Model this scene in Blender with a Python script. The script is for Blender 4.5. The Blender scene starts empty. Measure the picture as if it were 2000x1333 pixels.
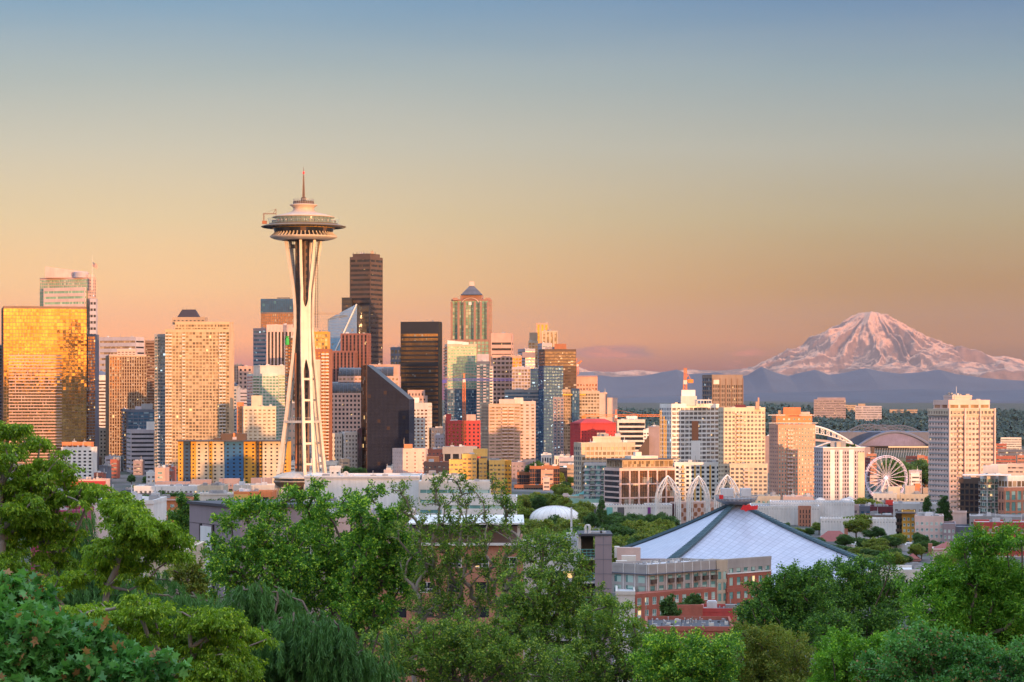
import bpy, math, random
import numpy as np
from mathutils import Vector, Matrix
random.seed(7); rng = np.random.default_rng(7)
SC = bpy.context.scene
COL = SC.collection
R = math.radians

# ------------------------------------------------------------------ camera
F, CX, HY, CZ = 5000.0, 1000.0, 780.0, 72.0        # focal length in photo pixels, centre column, horizon row, eye height
cd = bpy.data.cameras.new('camera'); cam = bpy.data.objects.new('camera', cd); COL.objects.link(cam)
cam.location = (0, 0, CZ); cam.rotation_euler = (R(90), 0, 0)
cd.lens = 90; cd.sensor_width = 36; cd.shift_y = (HY-666.5)/2000
cd.clip_start = 1; cd.clip_end = 250000
SC.camera = cam

def lin(c):
    return tuple((v/255/12.92 if v <= 10 else ((v/255+.055)/1.055)**2.4) for v in c)

# ------------------------------------------------------------------ world
SUN_AZ, SUN_EL = 34.0, 2.7           # degrees to the right of straight behind, above the horizon
w = bpy.data.worlds.new('World'); SC.world = w; w.use_nodes = True
nt = w.node_tree; nt.nodes.clear()
def nd(t, typ, **kw):
    n = t.nodes.new(typ)
    for k, v in kw.items(): setattr(n, k, v)
    return n
def mth(t, op, a, b=None, c=None, clamp=False):
    n = nd(t, 'ShaderNodeMath', operation=op, use_clamp=clamp)
    for i, v in enumerate((a, b, c)):
        if v is None: continue
        if isinstance(v, (int, float)): n.inputs[i].default_value = v
        else: t.links.new(v, n.inputs[i])
    return n.outputs[0]
def ramp(t, fac, stops, interp='LINEAR'):
    n = nd(t, 'ShaderNodeValToRGB'); cr = n.color_ramp; cr.interpolation = interp
    while len(cr.elements) < len(stops): cr.elements.new(.5)
    for e, (p, c) in zip(cr.elements, stops):
        e.position = p; e.color = (*c, 1) if len(c) == 3 else c
    t.links.new(fac, n.inputs[0]); return n.outputs[0]
def mixc(t, fac, a, b, mode='MIX'):
    n = nd(t, 'ShaderNodeMix', data_type='RGBA', blend_type=mode)
    for i, v in ((0, fac), (6, a), (7, b)):
        if isinstance(v, (int, float)): n.inputs[i].default_value = v
        elif isinstance(v, tuple): n.inputs[i].default_value = (*v, 1) if len(v) == 3 else v
        else: t.links.new(v, n.inputs[i])
    return n.outputs[2]
def mrange(t, v, a, b, c=0, d=1, smooth=False):
    n = nd(t, 'ShaderNodeMapRange', interpolation_type='SMOOTHSTEP' if smooth else 'LINEAR')
    n.inputs[1].default_value = a; n.inputs[2].default_value = b; n.inputs[3].default_value = c; n.inputs[4].default_value = d
    t.links.new(v, n.inputs[0]); return n.outputs[0]
tc = nd(nt, 'ShaderNodeTexCoord'); sp = nd(nt, 'ShaderNodeSeparateXYZ'); nt.links.new(tc.outputs['Generated'], sp.inputs[0])
X, Y, Z = sp.outputs
el = mth(nt, 'MULTIPLY', mth(nt, 'ARCSINE', Z), 57.29578)
e01 = mrange(nt, el, -1, 11)                       # low sky, -1..11 degrees
def el2(d): return (d+1)/12
frontL = ramp(nt, e01, [(0, (0.472, 0.009, 0.135)), (el2(.3), (0.497, 0.009, 0.142)), (el2(1.3), (1.566, 0.541, 0.117)), (el2(2.5), (1.182, 0.643, 0.230)), (el2(4), (0.811, 0.593, 0.323)), (el2(5.6), (0.542, 0.499, 0.404)), (el2(7.2), (0.305, 0.376, 0.408)), (el2(9), (0.055, 0.233, 0.453)), (1, (0.052, 0.217, 0.421))])
frontR = ramp(nt, e01, [(0, (0.085, 0.005, 0.005)), (el2(.3), (0.090, 0.005, 0.005)), (el2(1.3), (0.495, 0.175, 0.005)), (el2(2.5), (0.418, 0.183, 0.005)), (el2(4), (0.381, 0.295, 0.158)), (el2(5.6), (0.327, 0.345, 0.323)), (el2(7.2), (0.178, 0.279, 0.363)), (el2(9), (0.005, 0.136, 0.364)), (1, (0.005, 0.126, 0.339))])
lr = mrange(nt, X, -.16, .2, smooth=True)
front = mixc(nt, lr, frontL, frontR)
# the sunset side behind the camera
sunx, suny = math.sin(R(SUN_AZ)), -math.cos(R(SUN_AZ))
dot = mth(nt, 'ADD', mth(nt, 'MULTIPLY', X, sunx), mth(nt, 'MULTIPLY', Y, suny))
glow = ramp(nt, e01, [(0, (1.2,.5,.16)), (el2(1.5), (2.3,1.05,.33)), (el2(5), (1.9,1.0,.42)), (1, (1.1,.75,.5))])
gf = mrange(nt, dot, .25, .96, smooth=True)
low = mixc(nt, gf, mixc(nt, 1.0, front, (.74,.74,.74,1), 'MULTIPLY'), glow)
hi = ramp(nt, mrange(nt, el, 11, 90), [(0, (.22,.38,.56)), (.2, (.60,.76,1.06)), (.5, (.98,1.16,1.52)), (1, (1.10,1.28,1.66))])
hi2 = mixc(nt, mth(nt, 'MULTIPLY', gf, mrange(nt, el, 11, 34, 1, 0)), hi, (1.1,.75,.5))
grad = mixc(nt, mrange(nt, el, 9, 18, smooth=True), low, hi2)
wv = nd(nt, 'ShaderNodeCombineXYZ'); nt.links.new(mth(nt, 'MULTIPLY', X, 7), wv.inputs[0]); nt.links.new(mth(nt, 'MULTIPLY', Z, 60), wv.inputs[1])
wn_ = nd(nt, 'ShaderNodeTexNoise'); wn_.inputs['Scale'].default_value = 1.0; wn_.inputs['Detail'].default_value = 5; nt.links.new(wv.outputs[0], wn_.inputs['Vector'])
grad = mixc(nt, mrange(nt, wn_.outputs[0], .3, .7, 0, .04), grad, (.62,.50,.42))
# thin banks of cloud lying low over the horizon
mp = nd(nt, 'ShaderNodeCombineXYZ')
nt.links.new(mth(nt, 'MULTIPLY', X, 26), mp.inputs[0]); nt.links.new(mth(nt, 'MULTIPLY', Z, 120), mp.inputs[1])
ns = nd(nt, 'ShaderNodeTexNoise'); ns.inputs['Scale'].default_value = 1.5; ns.inputs['Detail'].default_value = 7; ns.inputs['Roughness'].default_value = .62
nt.links.new(mp.outputs[0], ns.inputs['Vector'])
def bump(v, c, wd):                                 # soft window round c
    return mth(nt, 'POWER', 2.718, mth(nt, 'MULTIPLY', mth(nt, 'POWER', mth(nt, 'ABSOLUTE', mth(nt, 'DIVIDE', mth(nt, 'SUBTRACT', v, c), wd)), 2.6), -1))
band = mth(nt, 'MULTIPLY', bump(el, 1.05, .17), bump(X, .042, .026))
band2 = mth(nt, 'MULTIPLY', bump(el, .85, .55), bump(X, .098, .03))
band3 = mth(nt, 'MULTIPLY', bump(el, .75, .3), bump(X, -.1, .03))
bsum = mth(nt, 'ADD', mth(nt, 'ADD', band, mth(nt, 'MULTIPLY', band2, .45)), mth(nt, 'MULTIPLY', band3, .3))
cl = mth(nt, 'MULTIPLY', mrange(nt, mth(nt, 'ADD', ns.outputs[0], mth(nt, 'MULTIPLY', bsum, .32)), .62, .8, smooth=True), mrange(nt, bsum, .05, .5))
ccol = mixc(nt, mrange(nt, ns.outputs[0], .42, .62), lin((138,98,96)), lin((206,116,84)))
grad = mixc(nt, mth(nt, 'MULTIPLY', cl, .95), grad, ccol)
sky = nd(nt, 'ShaderNodeTexSky', sky_type='NISHITA', sun_disc=False, sun_elevation=R(SUN_EL), sun_rotation=R(180-SUN_AZ), altitude=100, dust_density=1.5)
bg1 = nd(nt, 'ShaderNodeBackground'); nt.links.new(grad, bg1.inputs[0]); bg1.inputs[1].default_value = .94
bg2 = nd(nt, 'ShaderNodeBackground'); nt.links.new(sky.outputs[0], bg2.inputs[0]); bg2.inputs[1].default_value = .05
ad = nd(nt, 'ShaderNodeAddShader'); nt.links.new(bg1.outputs[0], ad.inputs[0]); nt.links.new(bg2.outputs[0], ad.inputs[1])
wo = nd(nt, 'ShaderNodeOutputWorld'); nt.links.new(ad.outputs[0], wo.inputs[0])

# ------------------------------------------------------------------ sun, exposure, engine
sd = bpy.data.lights.new('sun', 'SUN'); so = bpy.data.objects.new('sun', sd); COL.objects.link(so)
sd.energy = 5.0; sd.angle = R(.6); sd.color = (1.0, .48, .20)
sv = Vector((math.sin(R(SUN_AZ)), -math.cos(R(SUN_AZ)), math.tan(R(SUN_EL))))
so.rotation_euler = sv.to_track_quat('Z', 'Y').to_euler()
vs = SC.view_settings; vs.view_transform = 'Standard'; vs.look = 'None'; vs.gamma = 1; vs.exposure = .45; vs.use_curve_mapping = False
cy = SC.cycles; cy.max_bounces = 6; cy.diffuse_bounces = 2; cy.glossy_bounces = 3; cy.transmission_bounces = 3; cy.volume_bounces = 0
cy.transparent_max_bounces = 8; cy.use_denoising = True; cy.sample_clamp_indirect = 6; cy.caustics_reflective = False; cy.caustics_refractive = False

# ------------------------------------------------------------------ helpers
def sstep(a, b, x):
    t = np.clip((x-a)/(b-a), 0, 1); return t*t*(3-2*t)
def vnoise(x, y, seed=0):                            # smooth value noise
    x = np.asarray(x, float); y = np.asarray(y, float)
    xi = np.floor(x).astype(np.int64); yi = np.floor(y).astype(np.int64); fx = x-xi; fy = y-yi
    fx = fx*fx*(3-2*fx); fy = fy*fy*(3-2*fy)
    def h(a, b):
        n = (a*374761393 + b*668265263 + seed*144269) & 0x7fffffff
        n = ((n ^ (n >> 13))*1274126177) & 0x7fffffff
        return ((n ^ (n >> 16)) & 0xffff)/65535.0
    return (h(xi,yi)*(1-fx)+h(xi+1,yi)*fx)*(1-fy) + (h(xi,yi+1)*(1-fx)+h(xi+1,yi+1)*fx)*fy
def fbm(x, y, o=5, seed=0, ridged=False, lac=2.03, gain=.5):
    s = 0; a = 1; tot = 0
    for i in range(o):
        n = vnoise(x, y, seed+i)
        if ridged: n = 1-abs(2*n-1)
        s = s + a*n; tot += a; a *= gain; x = x*lac+13.1; y = y*lac+7.7
    return s/tot
def ground(x, y):
    x = np.asarray(x, float); y = np.asarray(y, float)
    t = np.clip(y/760, 0, 1)
    z = np.where(y < 0, 62+sstep(0, 330, -y)*62 - sstep(900, 2200, -y)*90, 62*(1-t)**1.9)
    k = x/np.maximum(y, 1)
    z = z - 52*sstep(.085, .15, k)*sstep(1250, 2600, y) - 30*sstep(3300, 4500, y)*(1-sstep(.085, .15, k))
    up = sstep(6200, 8600, y)
    z = z + up*(np.where(k > .085, 52, 30)+6+12*fbm(x/700, y/900, 3, 5)) + sstep(14000, 40000, y)*30
    return z
def gz(x, y): return float(ground(x, y))
class DD(float):                                     # a true distance in metres
    def __add__(s, o): return DD(float(s)+o)
    __radd__ = __add__
    def __sub__(s, o): return DD(float(s)-o)
SURVEY = [False]
def dist(D):
    """depth order numbers of the skyline list -> true distances in metres"""
    if isinstance(D, DD): return D
    if not SURVEY[0]: return DD(D)
    return DD(np.interp(D, [0, 700, 800, 850, 900, 1000, 1100, 1250, 1350, 1450, 1600, 1750, 2000, 2500, 3300, 4400], [0, 980, 1170, 1250, 1330, 1500, 1700, 1900, 2050, 2180, 2320, 2450, 2680, 3040, 3650, 4400]))
def P(px, py, D): D = dist(D); return Vector(((px-CX)/F*D, D, CZ+(HY-py)/F*D))

class MB:
    def __init__(s): s.v = []; s.f = []; s.m = []; s.uv = None
    def add(s, vs, fs, mi=0):
        n = len(s.v); s.v += [tuple(v) for v in vs]; s.f += [tuple(i+n for i in f) for f in fs]; s.m += [mi]*len(fs)
    def box(s, a, b, mi=0):
        (x0,y0,z0),(x1,y1,z1) = a, b
        s.add([(x0,y0,z0),(x1,y0,z0),(x1,y1,z0),(x0,y1,z0),(x0,y0,z1),(x1,y0,z1),(x1,y1,z1),(x0,y1,z1)],
              [(0,3,2,1),(4,5,6,7),(0,1,5,4),(1,2,6,5),(2,3,7,6),(3,0,4,7)], mi)
    def obox(s, O, U, V, u0, u1, v0, v1, z0, z1, mi=0):   # box in a frame: origin O, axes U, V (horizontal), absolute z
        pts = []
        for z in (z0, z1):
            for (u, v) in ((u0,v0),(u1,v0),(u1,v1),(u0,v1)):
                pts.append((O[0]+U[0]*u+V[0]*v, O[1]+U[1]*u+V[1]*v, z))
        s.add(pts, [(0,3,2,1),(4,5,6,7),(0,1,5,4),(1,2,6,5),(2,3,7,6),(3,0,4,7)], mi)
    def prism(s, poly, z0, z1, mi=0):
        n = len(poly)
        zt = z1 if isinstance(z1, (list, tuple)) else [z1]*n
        s.add([(p[0],p[1],z0) for p in poly]+[(p[0],p[1],zt[i]) for i, p in enumerate(poly)],
              [tuple(range(n-1,-1,-1)), tuple(range(n,2*n))]+[(i,(i+1)%n,(i+1)%n+n,i+n) for i in range(n)], mi)
    def bar(s, a, b, w=.2, h=None, n=4, mi=0):            # beam between two points
        a = Vector(a); b = Vector(b); d = (b-a)
        if d.length < 1e-6: return
        h = h or w; d.normalize(); q = d.to_track_quat('Z', 'X')
        if abs(d.z) > .99: q = Matrix.Identity(3).to_quaternion()
        ring = [(math.cos(2*math.pi*(i+.5)/n)*w*.707, math.sin(2*math.pi*(i+.5)/n)*h*.707) for i in range(n)]
        vs = [a+q@Vector((x,y,0)) for x,y in ring]+[b+q@Vector((x,y,0)) for x,y in ring]
        s.add(vs, [tuple(range(n-1,-1,-1)), tuple(range(n,2*n))]+[(i,(i+1)%n,(i+1)%n+n,i+n) for i in range(n)], mi)
    def tube(s, pts, rad, n=6, mi=0):
        for i in range(len(pts)-1):
            a, b = Vector(pts[i]), Vector(pts[i+1]); d = b-a
            if d.length < 1e-6: continue
            q = d.normalized().to_track_quat('Z', 'X'); r0, r1 = rad[i], rad[i+1]
            c = [(math.cos(2*math.pi*k/n), math.sin(2*math.pi*k/n)) for k in range(n)]
            s.add([a+q@Vector((x*r0,y*r0,0)) for x,y in c]+[b+q@Vector((x*r1,y*r1,0)) for x,y in c],
                  [(k,(k+1)%n,(k+1)%n+n,k+n) for k in range(n)]+[tuple(range(n-1,-1,-1)),tuple(range(n,2*n))], mi)
    def lathe(s, c, prof, n=48, mi=0, caps=True):        # prof: (radius, z) from bottom to top
        vs = []; fs = []
        for r, z in prof:
            for k in range(n):
                a = 2*math.pi*k/n; vs.append((c[0]+r*math.cos(a), c[1]+r*math.sin(a), z))
        for i in range(len(prof)-1):
            for k in range(n):
                fs.append((i*n+k, i*n+(k+1)%n, (i+1)*n+(k+1)%n, (i+1)*n+k))
        if caps: fs.append(tuple(range(n-1,-1,-1))); fs.append(tuple(range((len(prof)-1)*n, len(prof)*n)))
        s.add(vs, fs, mi)
    def grid(s, nu, nv, fn, mi=0):
        vs = [fn(i/nu, j/nv) for j in range(nv+1) for i in range(nu+1)]
        s.add(vs, [(j*(nu+1)+i, j*(nu+1)+i+1, (j+1)*(nu+1)+i+1, (j+1)*(nu+1)+i) for j in range(nv) for i in range(nu)], mi)

def tag(o, label=None, cat=None, group=None, kind=None):
    if label: o['label'] = label
    if cat: o['category'] = cat
    if group: o['group'] = group
    if kind: o['kind'] = kind
    return o
def wloc(o):
    v = Vector((0,0,0))
    while o: v += o.location; o = o.parent
    return v
def link(name, me, parent=None):
    o = bpy.data.objects.new(name, me); COL.objects.link(o)
    if parent: o.parent = parent
    return o
def build(name, mb, mat, parent=None, smooth=False, label=None, origin=None):
    if not mb.f: return None
    off = wloc(parent) if parent else (Vector(origin) if origin else Vector((0,0,0)))
    me = bpy.data.meshes.new(name)
    me.from_pydata([(x-off.x, y-off.y, z-off.z) for x,y,z in mb.v], [], mb.f)
    mats = mat if isinstance(mat, (list, tuple)) else [mat]
    for m in mats: me.materials.append(m)
    if len(mats) > 1: me.polygons.foreach_set('material_index', mb.m)
    if smooth: me.polygons.foreach_set('use_smooth', [True]*len(me.polygons))
    o = link(name, me, parent)
    if not parent and origin: o.location = off
    if label: o['label'] = label
    return o
def thing(name, label, cat, loc, group=None):
    o = bpy.data.objects.new(name, None); COL.objects.link(o); o.location = loc; o.empty_display_size = 5
    return tag(o, label, cat, group)

# ------------------------------------------------------------------ materials
def newmat(name):
    m = bpy.data.materials.new(name); m.use_nodes = True; t = m.node_tree
    return m, t, t.nodes['Principled BSDF']
def ocoord(t):
    return nd(t, 'ShaderNodeTexCoord').outputs['Object']
def noise(t, scale, detail=3, vec=None, rough=.55):
    n = nd(t, 'ShaderNodeTexNoise'); n.inputs['Scale'].default_value = scale; n.inputs['Detail'].default_value = detail
    n.inputs['Roughness'].default_value = rough
    t.links.new(vec if vec else ocoord(t), n.inputs['Vector']); return n.outputs[0]
def wallmat(name, c, rough=.75, var=.16, sc=.09, metal=0, dirt=.12):
    """painted, stone or concrete surface with blotches and rain streaks; c is the real colour, 0-1 linear"""
    m, t, b = newmat(name)
    n1 = noise(t, sc, 5)
    mp = nd(t, 'ShaderNodeMapping'); mp.inputs['Scale'].default_value = (1.1, 1.1, .06); t.links.new(ocoord(t), mp.inputs[0])
    n2 = noise(t, .8, 4, mp.outputs[0])
    f = mth(t, 'ADD', mrange(t, n1, .3, .7, 1-var, 1+var*.6), mrange(t, n2, .35, .75, 0, -dirt))
    cc = mixc(t, 1.0, (*c, 1), (1,1,1,1), 'MULTIPLY')
    vm = nd(t, 'ShaderNodeVectorMath', operation='SCALE'); vm.inputs[0].default_value = c; t.links.new(f, vm.inputs['Scale'])
    t.links.new(vm.outputs[0], b.inputs['Base Color']); b.inputs['Roughness'].default_value = rough; b.inputs['Metallic'].default_value = metal
    return m
def brickmat(name, c, mortar=(.3,.26,.24)):
    m, t, b = newmat(name)
    n = noise(t, .6, 4); n2 = noise(t, 9, 2)
    f = mth(t, 'ADD', mrange(t, n, .3, .7, .8, 1.12), mrange(t, n2, .3, .7, -.14, .14))
    vm = nd(t, 'ShaderNodeVectorMath', operation='SCALE'); vm.inputs[0].default_value = c; t.links.new(f, vm.inputs['Scale'])
    sp = nd(t, 'ShaderNodeSeparateXYZ'); t.links.new(ocoord(t), sp.inputs[0])
    ln = mth(t, 'GREATER_THAN', mth(t, 'FRACT', mth(t, 'MULTIPLY', sp.outputs[2], 4.4)), .85)
    t.links.new(mixc(t, mth(t, 'MULTIPLY', ln, .35), vm.outputs[0], mortar), b.inputs['Base Color']); b.inputs['Roughness'].default_value = .85
    return m
def glassmat(name, tint, dark, metal=.5, rough=.07, jit=.035, pale=.25, palec=(.45,.42,.36), lit=.03, litc=(1,.62,.25), cell=(3,3,3.4), spec=.5):
    """window glass: every pane its own tilt, some with blinds drawn, a few lit"""
    m, t, b = newmat(name)
    oi = nd(t, 'ShaderNodeObjectInfo'); ge = nd(t, 'ShaderNodeNewGeometry')
    sn = nd(t, 'ShaderNodeVectorMath', operation='SNAP'); sn.inputs[1].default_value = cell
    ofs = nd(t, 'ShaderNodeVectorMath', operation='ADD'); ofs.inputs[1].default_value = (.37,.41,.2)
    t.links.new(ocoord(t), ofs.inputs[0]); t.links.new(ofs.outputs[0], sn.inputs[0])
    wn = nd(t, 'ShaderNodeTexWhiteNoise', noise_dimensions='4D'); t.links.new(sn.outputs[0], wn.inputs['Vector'])
    t.links.new(mth(t, 'ADD', mth(t, 'MULTIPLY', oi.outputs['Random'], 91.7), mth(t, 'MULTIPLY', ge.outputs['Random Per Island'], 37.3)), wn.inputs['W'])
    r = wn.outputs[0]
    base = mixc(t, mth(t, 'ADD', mth(t, 'MULTIPLY', r, .6), mrange(t, noise(t, .06, 4), .3, .7, -.1, .55)), dark, tint)
    isp = mth(t, 'LESS_THAN', r, pale)
    base = mixc(t, isp, base, palec)
    t.links.new(base, b.inputs['Base Color'])
    t.links.new(mth(t, 'MULTIPLY', mth(t, 'SUBTRACT', 1.0, mth(t, 'MULTIPLY', isp, .6)), metal), b.inputs['Metallic'])
    b.inputs['Roughness'].default_value = rough; b.inputs['Specular IOR Level'].default_value = spec
    vm = nd(t, 'ShaderNodeVectorMath', operation='SUBTRACT'); t.links.new(wn.outputs[1], vm.inputs[0]); vm.inputs[1].default_value = (.5,.5,.5)
    sc = nd(t, 'ShaderNodeVectorMath', operation='SCALE'); t.links.new(vm.outputs[0], sc.inputs[0]); sc.inputs['Scale'].default_value = jit
    nb = nd(t, 'ShaderNodeVectorMath', operation='SCALE'); sc2 = noise(t, .35, 2)
    av = nd(t, 'ShaderNodeVectorMath', operation='ADD'); t.links.new(ge.outputs['Normal'], av.inputs[0]); t.links.new(sc.outputs[0], av.inputs[1])
    no = nd(t, 'ShaderNodeVectorMath', operation='NORMALIZE'); t.links.new(av.outputs[0], no.inputs[0])
    bp = nd(t, 'ShaderNodeBump'); bp.inputs['Strength'].default_value = .25; bp.inputs['Distance'].default_value = .05
    t.links.new(sc2, bp.inputs['Height']); t.links.new(no.outputs[0], bp.inputs['Normal'])
    t.links.new(bp.outputs[0], b.inputs['Normal'])
    if lit > 0:
        b.inputs['Emission Color'].default_value = (*litc, 1)
        t.links.new(mth(t, 'MULTIPLY', mth(t, 'GREATER_THAN', r, 1-lit), .9), b.inputs['Emission Strength'])
    return m
def leafmat(name, c1, c2, c3=None, trans=.35, rough=.5, p3=.06):
    m, t, b = newmat(name)
    ge = nd(t, 'ShaderNodeNewGeometry'); r = ge.outputs['Random Per Island']
    n = noise(t, .55, 2)
    f = mth(t, 'ADD', mth(t, 'MULTIPLY', r, .6), mrange(t, n, .3, .7, -.1, .5), clamp=True)
    col = mixc(t, f, c1, c2)
    if c3: col = mixc(t, mth(t, 'GREATER_THAN', mth(t, 'FRACT', mth(t, 'MULTIPLY', r, 17.3)), 1-p3), col, c3)
    t.links.new(col, b.inputs['Base Color']); b.inputs['Roughness'].default_value = rough
    b.inputs['Specular IOR Level'].default_value = .35
    tr = nd(t, 'ShaderNodeBsdfTranslucent'); t.links.new(mixc(t, 1.0, col, (1.3,1.25,.6,1), 'MULTIPLY'), tr.inputs[0])
    mx = nd(t, 'ShaderNodeMixShader'); mx.inputs[0].default_value = trans
    t.links.new(b.outputs[0], mx.inputs[1]); t.links.new(tr.outputs[0], mx.inputs[2])
    t.links.new(mx.outputs[0], t.nodes['Material Output'].inputs[0])
    return m
M = {}
def W_(k, c, **kw): M[k] = wallmat(k, c, **kw)
W_('white', (.78,.77,.75)); W_('offwhite', (.66,.62,.56)); W_('cream', (.62,.53,.40)); W_('beige', (.52,.43,.33))
W_('pinkstone', (.55,.36,.30)); W_('palepink', (.64,.47,.42)); W_('tan', (.42,.31,.22)); W_('brown', (.22,.14,.10))
W_('darkbrown', (.10,.065,.05)); W_('grey', (.30,.30,.31)); W_('lightgrey', (.50,.50,.51)); W_('darkgrey', (.10,.10,.115))
W_('black', (.022,.024,.032), rough=.4); W_('slate', (.12,.14,.19)); W_('navy', (.025,.07,.16)); W_('blue', (.03,.13,.30))
W_('gold', (.62,.33,.045)); W_('orange', (.60,.22,.09)); W_('salmon', (.58,.32,.23)); W_('red', (.42,.035,.04))
W_('maroon', (.14,.03,.045)); W_('mauve', (.30,.24,.26)); W_('lavender', (.44,.41,.46)); W_('teal', (.075,.14,.175))
W_('mint', (.32,.55,.45)); W_('copper', (.16,.48,.44)); W_('roofgrey', (.26,.27,.30), var=.3); W_('roofwhite', (.62,.62,.64), var=.2)
W_('roofdark', (.07,.07,.085), var=.3); W_('stadiumblue', (.13,.16,.24)); W_('peach', (.54,.41,.32)); W_('goldcream', (.60,.43,.26)); W_('violetgrey', (.20,.21,.38)); W_('rosestone', (.36,.20,.155)); W_('palegrey', (.38,.35,.335)); W_('yellow', (.78,.47,.13)); W_('steel', (.36,.36,.38), metal=.4, rough=.5); W_('rust', (.34,.13,.06))
W_('magenta', (.35,.03,.12)); W_('concrete', (.23,.18,.155)); W_('redbrown', (.24,.105,.085)); W_('craneorange', (.75,.22,.04), rough=.5); W_('craneyellow', (.75,.45,.05))
W_('craneblue', (.10,.10,.45)); W_('purple', (.22,.05,.26)); W_('needle', (.66,.57,.48), rough=.5, var=.14, dirt=.16, sc=.16); W_('greenpaint', (.04,.45,.08))
W_('roofslate', (.035,.03,.045)); W_('rooftile', (.33,.10,.09)); W_('asphalt', (.05,.05,.053)); W_('core', (.12,.075,.055)); W_('halo', (.17,.125,.08), rough=.5)
W_('signred', (.75,.02,.03), rough=.4)
M['brick'] = brickmat('brick', (.36,.10,.065)); M['brickpale'] = brickmat('brickpale', (.44,.19,.12)); M['brickbrown'] = brickmat('brickbrown', (.20,.095,.07))
M['brickred'] = brickmat('brickred', (.45,.05,.045))
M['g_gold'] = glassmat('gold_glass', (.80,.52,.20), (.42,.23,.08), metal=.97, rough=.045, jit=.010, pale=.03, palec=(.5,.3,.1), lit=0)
M['g_bronze'] = glassmat('bronze_glass', (.50,.27,.15), (.22,.11,.07), metal=.8, jit=.016, pale=.08, lit=.01)
M['g_smoke'] = glassmat('smoke_glass', (.16,.11,.085), (.06,.045,.04), metal=.25, jit=.01, pale=.06, lit=.005)
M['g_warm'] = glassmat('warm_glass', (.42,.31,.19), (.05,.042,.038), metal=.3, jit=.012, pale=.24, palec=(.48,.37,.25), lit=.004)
M['g_blue'] = glassmat('blue_glass', (.10,.22,.34), (.025,.06,.11), metal=.3, jit=.012, pale=.10, palec=(.28,.40,.46), lit=.012, litc=(.7,.9,1))
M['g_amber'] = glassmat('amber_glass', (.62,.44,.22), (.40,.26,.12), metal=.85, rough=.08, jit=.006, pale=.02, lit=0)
M['g_navy'] = glassmat('navy_glass', (.018,.026,.060), (.012,.017,.040), metal=0, rough=.22, jit=.004, pale=.02, palec=(.06,.04,.04), lit=0, spec=.12)
M['g_cobalt'] = glassmat('cobalt_glass', (.02,.13,.30), (.01,.06,.17), metal=.1, jit=.005, pale=.05, palec=(.06,.25,.35), lit=.0)
M['g_sky'] = glassmat('sky_glass', (.62,.86,1.0), (.52,.76,.92), metal=.9, jit=.01, pale=0.02, lit=0)
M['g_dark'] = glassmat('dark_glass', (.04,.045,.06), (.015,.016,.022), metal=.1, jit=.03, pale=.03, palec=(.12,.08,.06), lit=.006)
M['g_pane'] = glassmat('pane_glass', (.22,.20,.20), (.03,.033,.042), metal=.1, jit=.01, rough=.22, pale=.17, palec=(.40,.35,.30), lit=.012)
M['g_green'] = glassmat('green_glass', (.34,.56,.40), (.16,.32,.26), metal=.25, jit=.01, pale=.1, palec=(.5,.6,.45), lit=0)
M['g_teal'] = glassmat('teal_glass', (.20,.42,.40), (.04,.10,.10), metal=.15, jit=.01, pale=.35, palec=(.42,.58,.52), lit=.01)
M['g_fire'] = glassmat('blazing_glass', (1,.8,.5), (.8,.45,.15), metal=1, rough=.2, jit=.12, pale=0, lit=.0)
M['bark'] = wallmat('bark', (.15,.11,.085), rough=.9, sc=2); M['barkpale'] = wallmat('barkpale', (.27,.22,.18), rough=.9, sc=2)

# ------------------------------------------------------------------ ground, hills, mountain
def sheet(name, xs, ys, zf, mat, kind='structure', smooth=True):
    Xg, Yg = np.meshgrid(xs, ys) if xs.ndim == 1 else (xs, ys)
    Zg = zf(Xg, Yg); ny, nx = Xg.shape
    me = bpy.data.meshes.new(name); me.vertices.add(nx*ny)
    me.vertices.foreach_set('co', np.stack([Xg, Yg, Zg], -1).astype(np.float32).ravel())
    i = np.arange(ny-1)[:,None]*nx + np.arange(nx-1)[None]
    q = np.stack([i, i+1, i+nx+1, i+nx], -1).reshape(-1, 4)
    me.loops.add(q.size); me.loops.foreach_set('vertex_index', q.ravel().astype(np.int32))
    me.polygons.add(len(q)); me.polygons.foreach_set('loop_start', np.arange(0, q.size, 4).astype(np.int32))
    me.update(calc_edges=True)
    if smooth: me.polygons.foreach_set('use_smooth', np.ones(len(q), bool))
    me.materials.append(mat); o = link(name, me); o['kind'] = kind; return o
m, t, b = newmat('city_ground')
n1 = noise(t, .012, 6); n2 = noise(t, .0011, 4)
c = ramp(t, n1, [(.35, (.035,.055,.03)), (.5, (.07,.07,.07)), (.6, (.16,.15,.15)), (.7, (.05,.075,.035))])
cfar = ramp(t, noise(t, .004, 6), [(.35, (.012,.03,.03)), (.6, (.03,.05,.035)), (.72, (.16,.14,.12))])
sp = nd(t, 'ShaderNodeSeparateXYZ'); t.links.new(ocoord(t), sp.inputs[0])
t.links.new(mixc(t, mrange(t, sp.outputs[1], 5000, 7000), c, cfar), b.inputs['Base Color']); b.inputs['Roughness'].default_value = .95
ys = np.concatenate([np.linspace(-3000, -600, 25), np.linspace(-560, 640, 90), np.linspace(680, 5200, 110), np.geomspace(5300, 99300, 90)])
ks = np.linspace(-1, 1, 161); ks = np.sign(ks)*np.abs(ks)**1.3
Yg = np.repeat(ys[:,None], len(ks), 1); Xg = ks[None]*(np.abs(Yg)*.42+900+np.where(Yg<0, 1500, 0))
sheet('ground', Xg, Yg, ground, m)

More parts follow.
